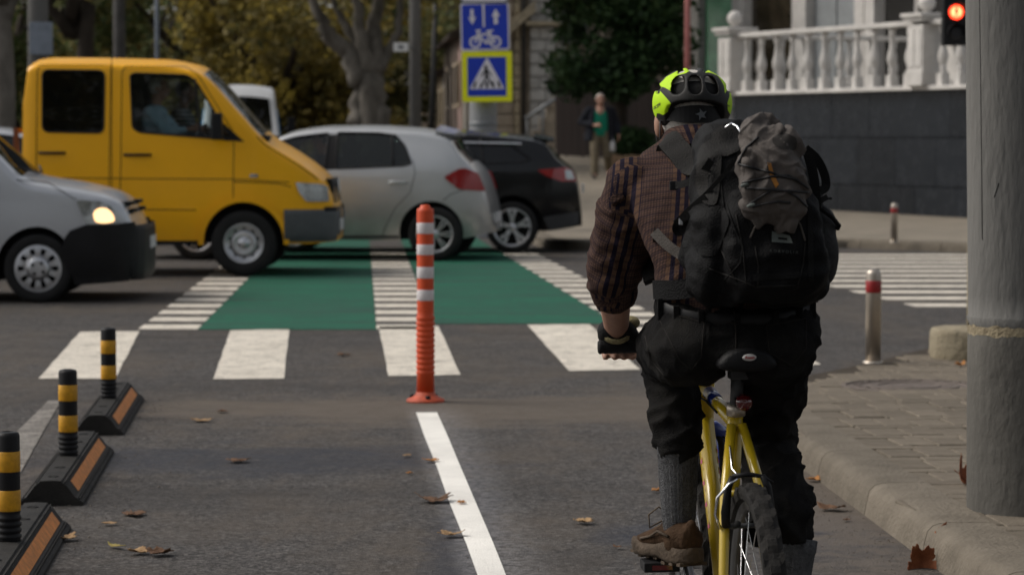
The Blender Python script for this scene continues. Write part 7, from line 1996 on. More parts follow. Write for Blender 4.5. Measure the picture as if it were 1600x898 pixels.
# socks and shoes
def sock(an, top, r0, r1):
    m = MB(); k = 7; rings = []
    u, w_ = MB().ring_frame((top - an)); 
    prof_ = [(-.34, .030), (-.2, .036), (0, .041), (.15, .042), (.35, .045), (.6, .048), (.85, r1), (.87, r1 + .002), (1.02, r1 + .002), (1.03, r1 - .004)]
    for t, r in prof_:
        c = an.lerp(top, t)
        rings.append([c + (u * math.cos(a) + w_ * math.sin(a)) * (r + .0016 * math.sin(a * 30) + .003 * noise.noise(Vector((math.cos(a) * 2, math.sin(a) * 2, t * 6)))) for a in [2 * PI * i / 72 for i in range(72)]])
    m.loft(rings); m.build('sock', MATS['sock_wool'], rider)
sock(anL, w2(.407, 6.56, .695), .04, .049); sock(anR, w2(.664, 6.30, .50), .04, .052)
def shoe(an, d, pitch):
    """d: level direction of the toe"""
    f = Vector((d[0], d[1], 0)).normalized(); R = Matrix((( f.y, f.x, 0), (-f.x, f.y, 0), (0, 0, 1))); R = R @ Matrix.Rotation(pitch, 3, 'X')
    T = lambda x, y, z: an + R @ Vector((x, y, z))
    m = MB(); rings = []
    prof_ = [(-.074, .018, -.062, .018), (-.068, .031, -.056, .030), (-.04, .039, -.052, .038), (0, .041, -.050, .038), (.04, .043, -.053, .035), (.08, .046, -.058, .030), (.12, .049, -.063, .024), (.155, .045, -.067, .019), (.18, .034, -.071, .013), (.192, .016, -.075, .007)]
    for y, w, zc, h in prof_:
        rings.append([T(w * math.copysign(abs(math.cos(a)) ** .8, math.cos(a)), y, zc + (h if math.sin(a) > 0 else .03) * math.sin(a)) for a in [2 * PI * i / 24 for i in range(24)]])
    m.loft(rings); m.capsule(T(0, -.016, -.060), T(0, -.020, -.052), .047, .046, 16); m.capsule(T(0, -.05, -.045), T(0, -.064, -.018), .022, .014, 12); m.capsule(T(0, .02, -.04), T(0, .045, -.022), .03, .022, 12)
    me = remeshed(m, .005, 5); displaced(me, lambda c, n: .0010 * noise.noise(c * 60)); s = skin_obj('shoe', me, MATS['shoe_suede'], rider)
    m = MB(); out = [(-.080, .0), (-.074, .026), (-.05, .040), (0, .040), (.05, .042), (.10, .053), (.15, .050), (.185, .036), (.203, .0)]
    loop = [(w, y) for y, w in out] + [(-w, y) for y, w in reversed(out[1:-1])]
    heel = lambda y: -.100 - (.010 if y < .03 else 0) + .012 * smooth(.14, .2, y)
    wave = lambda y: -.068 + .010 * math.sin(y * 46 + 1.0) + .006 * smooth(.1, .2, y)
    m.loft([[T(w * k, y, fz(y)) for w, y in loop] for k, fz in ((.94, heel), (1.0, lambda y: heel(y) + .008), (1.02, lambda y: wave(y) - .012), (.98, wave), (.9, lambda y: wave(y) + .001))], True)
    so = m.build('sole', MATS['shoe_sole'], s)
    for k in range(7):
        m = MB(); y = -.06 + .04 * k; m.box(T(0, y, heel(y) - .003), (.075, .018, .008), R); m.build('tread', MATS['shoe_sole'], so)
    for k in range(5):
        y = .035 + .021 * k; m = MB(); zc = -.002 - .30 * (y - .01); 
        m.tube([T(-.026, y, zc - .016), T(0, y + .003, zc), T(.026, y, zc - .016)], .0028, 6); m.build('lace', MATS['lace'], s)
    m = MB(); m.tube([T(0, .035, -.004), T(-.03, .045, .022), T(-.056, .05, .004), T(-.052, .055, -.028), T(-.02, .045, -.012), T(0, .035, -.004)], .0024, 6); m.build('lace_bow', MATS['lace'], s)
    for sx in (-1, 1):
        m = MB(); m.tube([T(sx * .047, -.03, -.045), T(sx * .049, .02, -.035), T(sx * .048, .06, -.05), T(sx * .05, .11, -.058)], .0035, 6); m.build('shoe_overlay', MATS['shoe_sole'], s)
    return s
shoe(anL, (-.42, .90), rad(-4)); shoe(anR, (.10, .99), rad(-14))
# gloves: black palm, pale knitted back and cuff
for wr, g, sx in ((wrL, GL, 1), (wrR, GR, -1)):
    m = MB(); q = lambda x, y, z: w2(g[0] + sx * x, g[1] + y, g[2] + z)
    for t in (-.034, -.01, .014, .036): m.capsule(wr + Vector((sx * t * .75, .008, -.004)), q(t, .022, .022), .024, .0185, 12)
    m.capsule(wr + Vector((sx * -.02, .0, -.004)), wr + Vector((sx * .02, .0, -.004)), .028, .028)
    m.capsule(wr + Vector((sx * .03, .012, -.008)), q(.046, -.020, .006), .021, .016, 10)
    gl = skin_obj('glove', remeshed(m, .006, 2), MATS['glove_black'], rider)
    d = (elL if sx > 0 else elR) - wr; d.normalize(); u, w_ = MB().ring_frame(d)
    m = MB(); m.loft([[wr + d * t + (u * math.cos(a) + w_ * math.sin(a)) * r for a in [2 * PI * i / 28 for i in range(28)]] for t, r in ((-.012, .034), (-.010, .041), (.002, .0415), (.006, .037))], True, False); m.build('glove_cuff', MATS['glove_pale'], gl)
    m = MB(); m.ball(wr + Vector((sx * .034, .02, .014)), (.026, .028, .018), 12, 8); m.build('glove_back', MATS['glove_pale'], gl)

# helmet -------------------------------------------------------------------------------
HX = HC + Vector((.004, -.008, .046))
def hm(): return Vector(HX)
def ellipsoid(c, r, nu=64, nv=40): m = MB(); m.ball(c, r, nu, nv); return m
o = ellipsoid(HX, (.0975, .142, .088)).build('helmet', [MATS['helmet_grey']])
cut = []
cut.append(ellipsoid(HX + Vector((0, 0, -.006)), (.081, .124, .070), 40, 24).build('cutter', MATS['helmet_grey']))
mb_ = MB(); mb_.prism([HX + Vector((-.2, -.2, -.028)), HX + Vector((-.2, .2, .0)), HX + Vector((-.2, .2, -.2)), HX + Vector((-.2, -.2, -.2))], (.4, 0, 0)); 
# rim line: low over the ears, higher at the nape
mb_ = MB(); rim = [(-.2, .006), (-.13, .004), (-.10, -.008), (-.07, -.046), (-.02, -.070), (.03, -.052), (.08, -.022), (.2, .0)]
mb_.prism([HX + Vector((-.2, y, z)) for y, z in rim] + [HX + Vector((-.2, .2, -.2)), HX + Vector((-.2, -.2, -.2))], (.4, 0, 0)); cut.append(mb_.build('cutter', MATS['helmet_grey']))
def vent(x, z0, y0, z1, y1, rx, rz):
    m = MB(); a, b = HX + Vector((x, y0, z0)), HX + Vector((x * .86, y1, z1)); m.capsule(a, b, 1.0 * rx, rx * .9, 16)
    me_ = m.build('cutter', MATS['helmet_grey']); cut.append(me_)
for x in (-.041, -.001, .040):
    m = MB(); n = 20
    rg = []
    for y, k in ((-.20, .95), (-.12, 1.0), (-.04, .8)):
        rg.append([HX + Vector((x + (.0165 if x else .0145) * k * math.copysign(abs(math.cos(a)) ** .7, math.cos(a)) + (.006 * math.sin(a) * (1 if x < -.01 else -1 if x > .01 else 0)), y, .044 + .0245 * k * math.copysign(abs(math.sin(a)) ** .7, math.sin(a)))) for a in [2 * PI * i / n for i in range(n)]])
    m.loft(rg); cut.append(m.build('cutter', MATS['helmet_grey']))
for x, w in ((-.030, .009), (.0, .010), (.030, .009)):
    vent(x, .072, -.055, .082, .06, w, .0)
m = MB(); m.capsule(HX + Vector((0, -.15, .088)), HX + Vector((0, .02, .094)), .020, .016, 16); cut.append(m.build('cutter', MATS['helmet_grey']))
for sx in (-1, 1):
    m = MB(); m.capsule(HX + Vector((sx * .085, -.05, .030)), HX + Vector((sx * .080, .06, .045)), .010, .012, 12); cut.append(m.build('cutter', MATS['helmet_grey']))
for c in cut:
    md = o.modifiers.new('c', 'BOOLEAN'); md.operation = 'DIFFERENCE'; md.object = c; md.solver = 'EXACT'
rm = o.modifiers.new('r', 'REMESH'); rm.mode = 'VOXEL'; rm.voxel_size = .0028
sm_ = o.modifiers.new('s', 'SMOOTH'); sm_.iterations = 3; sm_.factor = .5
evaluated(o)
for c in cut: bpy.data.objects.remove(c)
me = o.data; me.polygons.foreach_set('use_smooth', [True] * len(me.polygons))
LIME = [[(148, 308), (205, 385), (265, 465), (258, 505), (240, 545), (195, 578), (160, 560), (140, 560), (140, 650), (110, 640), (60, 500), (90, 400)],
        [(150, 285), (240, 190), (330, 140), (390, 112), (470, 70), (468, 130), (420, 160), (340, 178), (300, 225), (285, 275), (302, 372), (250, 330), (205, 300)],
        [(632, 70), (760, 140), (835, 240), (840, 320), (805, 365), (800, 285), (775, 225), (745, 180), (640, 140)],
        [(878, 340), (960, 480), (930, 600), (865, 560), (838, 530), (832, 455)]]
def seg_d(p, a, b):
    d = b - a; t = max(0, min(1, (p - a).dot(d) / d.length_squared)); return (p - a - d * t).length
def poly_sd(p, poly):
    ins = False; n = len(poly); best = 1e9
    for i in range(n):
        a, b = Vector(poly[i]), Vector(poly[(i + 1) % n]); best = min(best, seg_d(p, a, b))
        if (a.y > p.y) != (b.y > p.y) and p.x < (b.x - a.x) * (p.y - a.y) / (b.y - a.y) + a.x: ins = not ins
    return best if ins else -best
at = me.attributes.new('lime', 'FLOAT', 'POINT'); vals = []
for v in me.vertices:
    d = v.co - HX; zx = 505 + d.x * 4102; zy = (215 - (v.co.z - 1.45) * 646 - 90) * 6.41
    inner = (Vector((d.x / .0905, d.y / .134, (d.z + .003) / .080)).length < 1.0)
    vals.append(-50 if inner else max(poly_sd(Vector((zx, zy)), p) for p in LIME))
at.data.foreach_set('value', vals)
def helmet_mat():
    m_ = M('helmet_shell', (.012, .0115, .0105), .6, var=.15, vscale=20, coat=.0, spec=.25)
    nt = m_.node_tree; N, Lk = nt.nodes, nt.links; b = N['Principled BSDF']; src = b.inputs['Base Color'].links[0].from_socket
    a = N.new('ShaderNodeAttribute'); a.attribute_name = 'lime'; g_ = N.new('ShaderNodeMapRange'); g_.inputs['From Min'].default_value = -2; g_.inputs['From Max'].default_value = 2; Lk.new(a.outputs['Fac'], g_.inputs[0])
    x = N.new('ShaderNodeMix'); x.data_type = 'RGBA'; x.inputs['B'].default_value = (.45, .72, .006, 1); Lk.new(g_.outputs[0], x.inputs['Factor']); Lk.new(src, x.inputs['A']); Lk.new(x.outputs['Result'], b.inputs['Base Color'])
helmet_mat(); me.materials.clear(); me.materials.append(MATS['helmet_shell'])
me.transform(Matrix.Translation(-RO)); o.parent = rider; helmet = o
bvh_h = bvh_of(me)
def proj_text(bvh, body, cx, cy, size, rot, name, mat, parent, bold=0.0, shear=0.0, back=.0012):
    vs, fs = text_mesh(body, size, bold, shear); c_, s_ = math.cos(rot), math.sin(rot); out = []
    for x, y in vs:
        p, n = surf_hit(bvh, cx + x * c_ - y * s_, cy - (x * s_ + y * c_), back)
        if p is None: return None
        out.append(p)
    m = MB(); m.add(out, fs); return m.build(name, mat, parent, fix=False)
proj_text(bvh_h, 'SKIFF', 1026, 167, 6.2, rad(33), 'helmet_lettering', MATS['sign_black'], helmet, .15, .2)
proj_text(bvh_h, 'SKIFF', 1136.5, 165, 3.6, rad(-30), 'helmet_lettering', MATS['sign_black'], helmet, .1, -.2)
m = MB(); rings = []
for k in range(9):
    a = PI / 2 * k / 8; rings.append([HX - RO + Vector((.0785 * math.cos(a) * math.cos(b), .120 * math.cos(a) * math.sin(b), .012 + .056 * math.sin(a))) for b in [2 * PI * i / 32 for i in range(32)]])
m.loft(rings, True); m.build('vent_shade_liner', MATS['under'], helmet)  # black inner shell added to stand for the shade inside the vents
# retention band, dial, straps
hb = lambda x, y, z: HC - RO + Matrix.Rotation(HYAW, 3, 'Z') @ Vector((x, y, z))
m = MB(); rings = []
for k in range(19):
    a = rad(-160 + 140 * k / 18); r = Vector((.083 * math.cos(a), .106 * math.sin(a) - .012, -.002 - .004 * abs(math.cos(a)) + .022))
    h = .013 + .008 * smooth(.6, 1.0, -math.sin(a)); n = Vector((math.cos(a), math.sin(a), 0)); rings.append([hb(*(r + n * .004 * sx + Vector((0, 0, sz * h)))) for sx, sz in ((-1, -1), (1, -1), (1, 1), (-1, 1))])
m.loft(rings, False); m.build('retention_band', MATS['black_plastic'], helmet)
m = MB(); dc = hb(.006, -.124, .018); ring = []
for k in range(10):
    a = 2 * PI * k / 10 + .35; r = .0155 if k % 2 == 0 else .0065; ring.append(dc + Vector((r * math.cos(a + (.25 if k % 2 == 0 else 0)), 0, r * math.sin(a + (.25 if k % 2 == 0 else 0)))))
m.prism(ring, (0, .008, 0)); m.build('adjuster_dial', MATS['dial_grey'], helmet, bevel=.0012)
for sx in (-1, 1):
    m = MB(); m.tube([hb(sx * .082, -.045, .005), hb(sx * .081, -.035, -.04), hb(sx * .066, .005, -.09)], .006, 6, flat=.25, up=(sx, 0, 0)); m.build('chin_strap', MATS['iron_black'], helmet)
    m = MB(); m.tube([hb(sx * .086, .02, .005), hb(sx * .080, .02, -.04), hb(sx * .064, .012, -.09), hb(sx * .02, .04, -.125)], .006, 6, flat=.25, up=(sx, 0, 0)); m.build('chin_strap', MATS['iron_black'], helmet)

# ================================================================== BACKPACK AND JACKET
M('nylon_black', (0.0042, 0.0042, 0.0046), .65, var=.3, vscale=9, bump=.4, bscale=260, spec=.12)
M('nylon_grey', (0.015, 0.014, 0.013), .7, var=.25, vscale=12, bump=.4, bscale=260, spec=.15)
M('webbing', (0.008, 0.008, 0.008), .7, spec=.12, var=.2, bump=.5, bscale=400)
M('webbing_grey', (0.075, 0.066, 0.058), .75, var=.15, bump=.4, bscale=300)
M('mesh_pocket', (0.022, 0.022, 0.022), .8, var=.4, vscale=90)
M('jacket_grey', (0.088, 0.077, 0.070), .75, var=.12, vscale=10, spec=.12, bump=.2, bscale=160)
M('jacket_dark', (0.035, 0.031, 0.028), .75, var=.15)
M('orange_tab', (0.40, 0.16, 0.02), .6, var=.2)
M('pack_label', (0.10, 0.115, 0.105), .6, var=.15)
M('label_thread', (0.055, 0.060, 0.056), .7, var=.1)
M('cord', (0.008, 0.008, 0.009), .6, var=.2)
pack = thing('backpack', 'black hiking backpack worn by the cyclist', 'backpack', tuple(RO)); pack.location.z = 1.06
PO = Vector((RO.x, RO.y, 1.06)); RO_keep = RO.copy()
RO = PO
def pk_ring(cx, cy, cz, hw, hd, p=4.2): return ell_ring(cx, cy, cz, hw, hd, 40, p)
m = MB()
m.loft([pk_ring(*r) for r in ((.552, 6.15, 1.075, .125, .085), (.558, 6.14, 1.10, .150, .108), (.562, 6.135, 1.17, .158, .118), (.562, 6.14, 1.24, .152, .118), (.556, 6.155, 1.31, .142, .114), (.545, 6.18, 1.37, .128, .106), (.528, 6.21, 1.42, .108, .092), (.515, 6.24, 1.455, .085, .07), (.508, 6.255, 1.474, .055, .045))])
m.ball(w2(.50, 6.215, 1.435), (.058, .055, .05)); m.capsule(w2(.455, 6.20, 1.40), w2(.435, 6.17, 1.25), .030, .040, 14); m.ball(w2(.435, 6.16, 1.20), (.045, .06, .09))
m.loft([pk_ring(*r) for r in ((.585, 6.045, 1.09, .085, .04), (.588, 6.035, 1.12, .112, .062), (.588, 6.03, 1.20, .112, .066), (.585, 6.04, 1.28, .100, .06), (.582, 6.06, 1.33, .085, .05))])
me = remeshed(m, .0075, 4)
displaced(me, lambda c, n: .0095 * (1 - 2.6 * min(.6, abs(noise.noise(Vector((c.x * 10 - c.z * 8, c.y * 8, c.z * 7 + c.x * 8)))))) + .004 * (1 - 3 * abs(noise.noise(Vector((c.x * 20 + c.z * 14, c.y * 18, c.z * 20 - c.x * 10))))))
pbody = skin_obj('pack_body', me, MATS['nylon_black'], pack); bvp = bvh_of(me)
# side pocket in mesh, with its elastic edge
m = MB(); m.ball(w2(.700, 6.14, 1.185), (.048, .075, .085), 24, 16); m.ball(w2(.698, 6.15, 1.25), (.045, .068, .05), 20, 12)
me2 = remeshed(m, .008, 3); displaced(me2, lambda c, n: .005 * noise.noise(c * 18)); sp_ = skin_obj('side_pocket', me2, MATS['mesh_pocket'], pack); bv2 = bvh_of(me2)
proj_line(bv2, [(1277, 318), (1292, 330), (1306, 345), (1311, 362)], .0045, 'pocket_edge', MATS['webbing'], sp_, 4)
m = MB(); rings = []
for yy in (6.04, 6.10, 6.16, 6.21): pass
m.tube([w2(.690, 6.075, 1.295), w2(.722, 6.08, 1.272), w2(.744, 6.11, 1.250), w2(.747, 6.16, 1.242), w2(.72, 6.21, 1.25)], .005, 8); m.build('pocket_hem', MATS['webbing'], sp_)
# panels, zips and straps of the pack
for poly, mt, nm in (([(1090, 232), (1112, 215), (1128, 240), (1124, 300), (1118, 322), (1098, 318), (1086, 290)], 'nylon_grey', 'side_panel'),
                     ([(1112, 205), (1135, 193), (1160, 205), (1158, 235), (1130, 246), (1113, 232)], 'nylon_grey', 'lid_panel'),
                     ([(1106, 258), (1117, 242), (1122, 262), (1120, 306), (1106, 302)], 'nylon_black', 'side_pouch'),
                     ([(1085, 330), (1130, 318), (1140, 345), (1120, 400), (1092, 400), (1078, 370)], 'nylon_black', 'lower_pouch')):
    proj_patch(bvp, rounded(poly, 8, 3), .006, nm, MATS[mt], pbody, 6, .0)
proj_line(bvp, [(1136, 320), (1145, 350), (1160, 385), (1158, 410), (1130, 440)], .002, 'seam', MATS['webbing'], pbody)
proj_line(bvp, [(1122, 215), (1124, 250), (1128, 300), (1132, 330)], .0022, 'zip', MATS['webbing'], pbody)
def ribbon(name, pts, w, mat, par=None, th=.003, up=None):
    pts = [Vector(p) for p in pts]; q = []
    for i in range(len(pts) - 1):
        p0, p1, p2, p3 = pts[max(0, i - 1)], pts[i], pts[i + 1], pts[min(len(pts) - 1, i + 2)]
        for k in range(6):
            t = k / 6; q.append(.5 * ((2 * p1) + (p2 - p0) * t + (2 * p0 - 5 * p1 + 4 * p2 - p3) * t * t + (3 * p1 - p0 - 3 * p2 + p3) * t ** 3))
    q.append(pts[-1]); m = MB(); rings = []
    for i, p in enumerate(q):
        d = (q[min(len(q) - 1, i + 1)] - q[max(0, i - 1)]).normalized(); n = Vector(up) if up else Vector((0, -1, .15)); s = d.cross(n).normalized(); n = s.cross(d).normalized()
        rings.append([p + s * w / 2 + n * th / 2, p - s * w / 2 + n * th / 2, p - s * w / 2 - n * th / 2, p + s * w / 2 - n * th / 2])
    m.loft(rings, False); o_ = m.build(name, MATS[mat], par or pack)
    return o_
RO_s = RO
def at_px(px, py, Y): return P(px, py, Y) - RO
def on_shirt(x, y, z):
    """drop a point of a strap onto the cloth below it"""
    o_ = Vector((x, y, z + .12)) - RO_keep; h = bvs.ray_cast(o_, Vector((0, 0, -1)))
    p = (h[0] if h[0] is not None else Vector((x, y, z)) - RO_keep) + RO_keep - RO
    return p + Vector((0, 0, .007))
# shoulder straps over the shirt, down the front to the waist
ribbon('shoulder_strap', [w2(.49, 6.28, 1.41), on_shirt(.435, 6.36, 1.42), on_shirt(.395, 6.42, 1.42), on_shirt(.365, 6.48, 1.40), w2(.325, 6.585, 1.30), w2(.335, 6.56, 1.18), w2(.345, 6.45, 1.11)], .058, 'nylon_grey', th=.012, up=(-.42, -.5, .8))
ribbon('shoulder_strap', [w2(.54, 6.28, 1.41), on_shirt(.565, 6.38, 1.42), on_shirt(.575, 6.46, 1.40), w2(.60, 6.585, 1.30), w2(.62, 6.56, 1.18), w2(.66, 6.42, 1.10)], .062, 'nylon_grey', th=.012, up=(.2, -.4, 1))
ribbon('load_strap', [at_px(1112, 250, 6.07), at_px(1096, 272, 6.10), at_px(1075, 285, 6.16), at_px(1056, 290, 6.20)], .017, 'webbing')
m = MB(); m.box(at_px(1053, 290, 6.21), (.020, .010, .022)); m.build('buckle', MATS['black_plastic'], pack, bevel=.003)
ribbon('compression_strap', [at_px(1166, 226, 5.99), at_px(1140, 262, 6.01), at_px(1108, 298, 6.06), at_px(1075, 330, 6.12), at_px(1054, 348, 6.18)], .010, 'webbing')
ribbon('side_strap', [at_px(1103, 308, 6.05), at_px(1078, 330, 6.11), at_px(1058, 352, 6.17), at_px(1062, 362, 6.18), at_px(1085, 340, 6.14)], .020, 'webbing')
m = MB(); m.box(at_px(1064, 346, 6.15), (.010, .006, .016)); m.build('strap_slider', MATS['alloy'], pack, bevel=.002)
ribbon('waist_strap', [at_px(1022, 362, 6.24), at_px(1045, 385, 6.21), at_px(1070, 402, 6.18), at_px(1092, 418, 6.10)], .024, 'webbing_grey')
ribbon('waist_strap', [w2(.345, 6.45, 1.11), w2(.338, 6.36, 1.18), at_px(1022, 362, 6.25)], .020, 'webbing', up=(-1, 0, .2))
ribbon('hip_belt', [w2(.46, 6.14, 1.115), w2(.385, 6.19, 1.10), w2(.338, 6.27, 1.095), w2(.345, 6.37, 1.09)], .045, 'nylon_black', th=.012, up=(-.7, -.7, 0))
ribbon('hip_belt', [w2(.60, 6.13, 1.11), w2(.68, 6.18, 1.10), w2(.712, 6.27, 1.09), w2(.705, 6.36, 1.08)], .045, 'nylon_black', th=.012, up=(.7, -.7, 0))
ribbon('loop_strap', [at_px(1258, 232, 6.08), at_px(1276, 248, 6.09), at_px(1288, 272, 6.10), at_px(1290, 292, 6.10), at_px(1280, 300, 6.09), at_px(1273, 315, 6.08)], .020, 'webbing')
ribbon('loop_strap', [at_px(1262, 240, 6.06), at_px(1270, 270, 6.06), at_px(1274, 300, 6.06), at_px(1276, 330, 6.06)], .022, 'webbing')
m = MB(); m.box(at_px(1284, 312, 6.07), (.030, .010, .014), Matrix.Rotation(-.5, 3, 'Y')); m.box(at_px(1296, 310, 6.07), (.012, .006, .006)); m.build('buckle', MATS['black_plastic'], pack, bevel=.002)
m = MB(); m.tube([at_px(1133, 200, 6.12), at_px(1143, 193, 6.13), at_px(1152, 198, 6.11), at_px(1158, 208, 6.08)], .003, 8); m.build('haul_clip', MATS['chrome'], pack)
pl_o = proj_patch(bvp, [(1206, 361), (1234, 368), (1239, 380), (1206, 378)], .002, 'pack_label', MATS['pack_label'], pbody, 5)
if pl_o: proj_patch(bvp, [(1216, 370.5), (1230, 372), (1230, 375), (1216, 373.5)], .0036, 'label_slot', MATS['webbing'], pl_o, 5)
proj_text(bvp, 'K O R V O L I X', 1225, 393, 6.5, rad(-4), 'pack_lettering', MATS['label_thread'], pbody, .05)

for x0, y0, x1, y1 in ((1100, 345, 1150, 440), (1150, 335, 1166, 445), (1258, 380, 1246, 450), (1108, 420, 1180, 448), (1182, 448, 1244, 446), (1180, 385, 1184, 448)):
    proj_line(bvp, [(x0, y0), ((x0 + x1) / 2 + 3, (y0 + y1) / 2), (x1, y1)], .0018, 'seam', MATS['nylon_grey'], pbody)
proj_line(bvp, [(1172, 372), (1182, 350), (1200, 338), (1230, 336), (1250, 350), (1258, 376)], .0026, 'zip', MATS['webbing_grey'], pbody)
proj_patch(bvp, [(1262, 322), (1270, 322), (1272, 440), (1263, 440)], .003, 'webbing_strip', MATS['webbing'], pbody, 8)
proj_patch(bvp, [(1176, 428), (1250, 424), (1251, 434), (1177, 439)], .003, 'webbing_strip', MATS['webbing'], pbody, 8)
# the grey jacket rolled and strapped on the pack
jk = thing('rolled_jacket', 'crumpled grey rain jacket strapped on the back of the backpack', 'jacket', (.585, 6.0, 1.24))
RO = Vector((.585, 6.0, 1.24))
def hp_(px, py, Y): return P(px, py, Y) - RO
m = MB()
m.ball(hp_(1204, 268, 5.985), (.070, .062, .088), 28, 20); m.ball(hp_(1216, 300, 5.965), (.066, .055, .072), 24, 16); m.ball(hp_(1188, 225, 6.0), (.042, .048, .048)); m.ball(hp_(1226, 232, 6.0), (.040, .048, .045))
m.ball(hp_(1182, 202, 6.02), (.038, .034, .032)); m.capsule(hp_(1172, 196, 6.03), hp_(1182, 186, 6.03), .02, .014); m.capsule(hp_(1196, 196, 6.03), hp_(1208, 204, 6.03), .022, .018)
m.capsule(hp_(1180, 322, 5.955), hp_(1244, 322, 5.955), .028, .030); m.capsule(hp_(1190, 336, 5.965), hp_(1236, 340, 5.965), .024, .026); m.capsule(hp_(1222, 345, 5.97), hp_(1234, 360, 5.98), .028, .010)
m.capsule(hp_(1176, 240, 5.965), hp_(1212, 206, 5.985), .018, .022); m.capsule(hp_(1170, 262, 5.95), hp_(1178, 318, 5.95), .018, .02)
me = remeshed(m, .0034, 2)
def crumple(c, n):
    w = Vector((noise.noise(c * 11), noise.noise(c * 11 + Vector((5, 3, 1))), noise.noise(c * 11 + Vector((1, 9, 4))))) * .030
    q = c + w
    a = abs(noise.noise(Vector((q.x * 16 + q.z * 11, q.y * 9, q.z * 8 - q.x * 6)))); b = abs(noise.noise(Vector((q.x * 26 - q.z * 14, q.y * 20, q.z * 22 + q.x * 12))))
    d = abs(noise.noise(Vector((q.x * 60 + q.z * 25, q.y * 40, q.z * 40))))
    return .017 * (.5 - min(.75, a * 2.4)) + .0075 * (.4 - min(.7, b * 2.2)) + .0022 * (.5 - d)
displaced(me, crumple)
jb = skin_obj('jacket_body', me, MATS['jacket_grey'], jk); bvk = bvh_of(me)
proj_patch(bvk, [(1199, 254), (1205, 255), (1209, 272), (1217, 288), (1212, 294), (1204, 278)], .0015, 'orange_zip_flap', MATS['orange_tab'], jb, 5)
proj_patch(bvk, rounded([(1206, 214), (1224, 206), (1246, 216), (1244, 236), (1222, 232), (1208, 226)], 6), .0012, 'dark_lining', MATS['jacket_dark'], jb, 5)
# bungee cords
for pts in ([(1153, 256), (1175, 262), (1200, 268), (1222, 276), (1244, 280), (1263, 294)], [(1160, 286), (1180, 281), (1205, 276), (1232, 274), (1250, 285), (1263, 294)], [(1164, 294), (1190, 295), (1220, 297), (1264, 301)],
            [(1170, 320), (1188, 308), (1206, 297), (1228, 298), (1246, 308), (1264, 326)], [(1176, 323), (1196, 318), (1215, 315), (1235, 317)], [(1153, 256), (1165, 232), (1185, 214)]):
    proj_line(bvk, pts, .0028, 'bungee_cord', MATS['cord'], jk, 4, .0022)
for px, py in ((1160, 289), (1170, 321)):
    m = MB(); h, _ = surf_hit(bvk, px + 4, py, .004)
    if h is not None: m.capsule(h + Vector((-.006, 0, -.002)), h + Vector((.005, 0, .002)), .0042, .0042, 10); m.build('cord_end', MATS['pack_label'], jk)
RO = RO_keep
# ================================================================== WALKING MAN
M('tee_green', (0.012, 0.20, 0.125), .85, var=.12, vscale=9)
M('khaki', (0.15, 0.125, 0.085), .9, var=.2, vscale=9)
M('shoe_dark', (0.015, 0.014, 0.013), .6, var=.2)
M('bag_white', (0.45, 0.45, 0.46), .5, var=.1)
wp = G(936, 276, .60); wz = far_z(1.83, 56.0)
man = thing('person', 'walking man in an open black jacket, green shirt and khaki trousers on the far pavement', 'person', (1.83, 56.0, wz), PI + .08)
# local frame: facing +Y; his right hand is at +X (left in the picture)
man.scale = (1.16, 1.08, 1.0)
hR, hL = Vector((.09, .0, .90)), Vector((-.09, 0, .90)); kR, kL = Vector((.11, .16, .49)), Vector((-.13, .06, .47)); aR, aL = Vector((.12, .24, .08)), Vector((-.19, -.30, .17))
sR, sL = Vector((.20, .0, 1.42)), Vector((-.20, .0, 1.42)); eR, eL = Vector((.34, -.05, 1.16)), Vector((-.31, -.05, 1.14)); wR, wL = Vector((.12, .20, 1.10)), Vector((-.33, .08, .90))
m = MB(); head_forms(m, (0, .03, 1.635), 0)
m.capsule((0, 0, .95), (0, .0, 1.36), .12, .13); 
for h, k, a, s, e, w, sx in ((hR, kR, aR, sR, eR, wR, 1), (hL, kL, aL, sL, eL, wL, -1)):
    m.capsule(h, k, .075, .052); m.capsule(k, a, .05, .035); m.capsule(a, a + Vector((0, .15, -.04 if sx > 0 else -.10)), .034, .028)
    m.capsule((sx * .05, 0, 1.42), s, .06, .052); m.capsule(s, e, .047, .037); m.capsule(e, w, .036, .027)
hand_forms(m, wR, (-.75, .6, .1), (.3, .6, .6), .7, 1); hand_forms(m, wL, (0, .15, -1), (-1, 0, 0), .5, -1)
skin_obj('body', remeshed(m, .010, 2), MATS['skin'], man); face(man, (0, .03, 1.635), .1, 0, True, 'hair_white')
m = MB(); m.loft([[Vector((hw * math.cos(a), hd * math.sin(a), z)) for a in [2 * PI * i / 28 for i in range(28)]] for z, hw, hd in ((.88, .165, .125), (1.0, .165, .13), (1.2, .175, .135), (1.38, .17, .12), (1.46, .09, .08))])
me = remeshed(m, .015, 2); displaced(me, lambda c, n: .006 * noise.noise(c * 11)); skin_obj('shirt', me, MATS['tee_green'], man)
m = MB()
for h, k, a in ((hR, kR, aR), (hL, kL, aL)): m.capsule(h, k, .098, .075); m.capsule(k, a + Vector((0, -.01, .03)), .072, .066)
m.capsule(hR + Vector((0, 0, .02)), hL + Vector((0, 0, .02)), .11, .11); me = remeshed(m, .015, 3); displaced(me, lambda c, n: .008 * (1 - 2 * abs(noise.noise(Vector((c.x * 9, c.y * 9, c.z * 13)))))); skin_obj('trousers', me, MATS['khaki'], man)
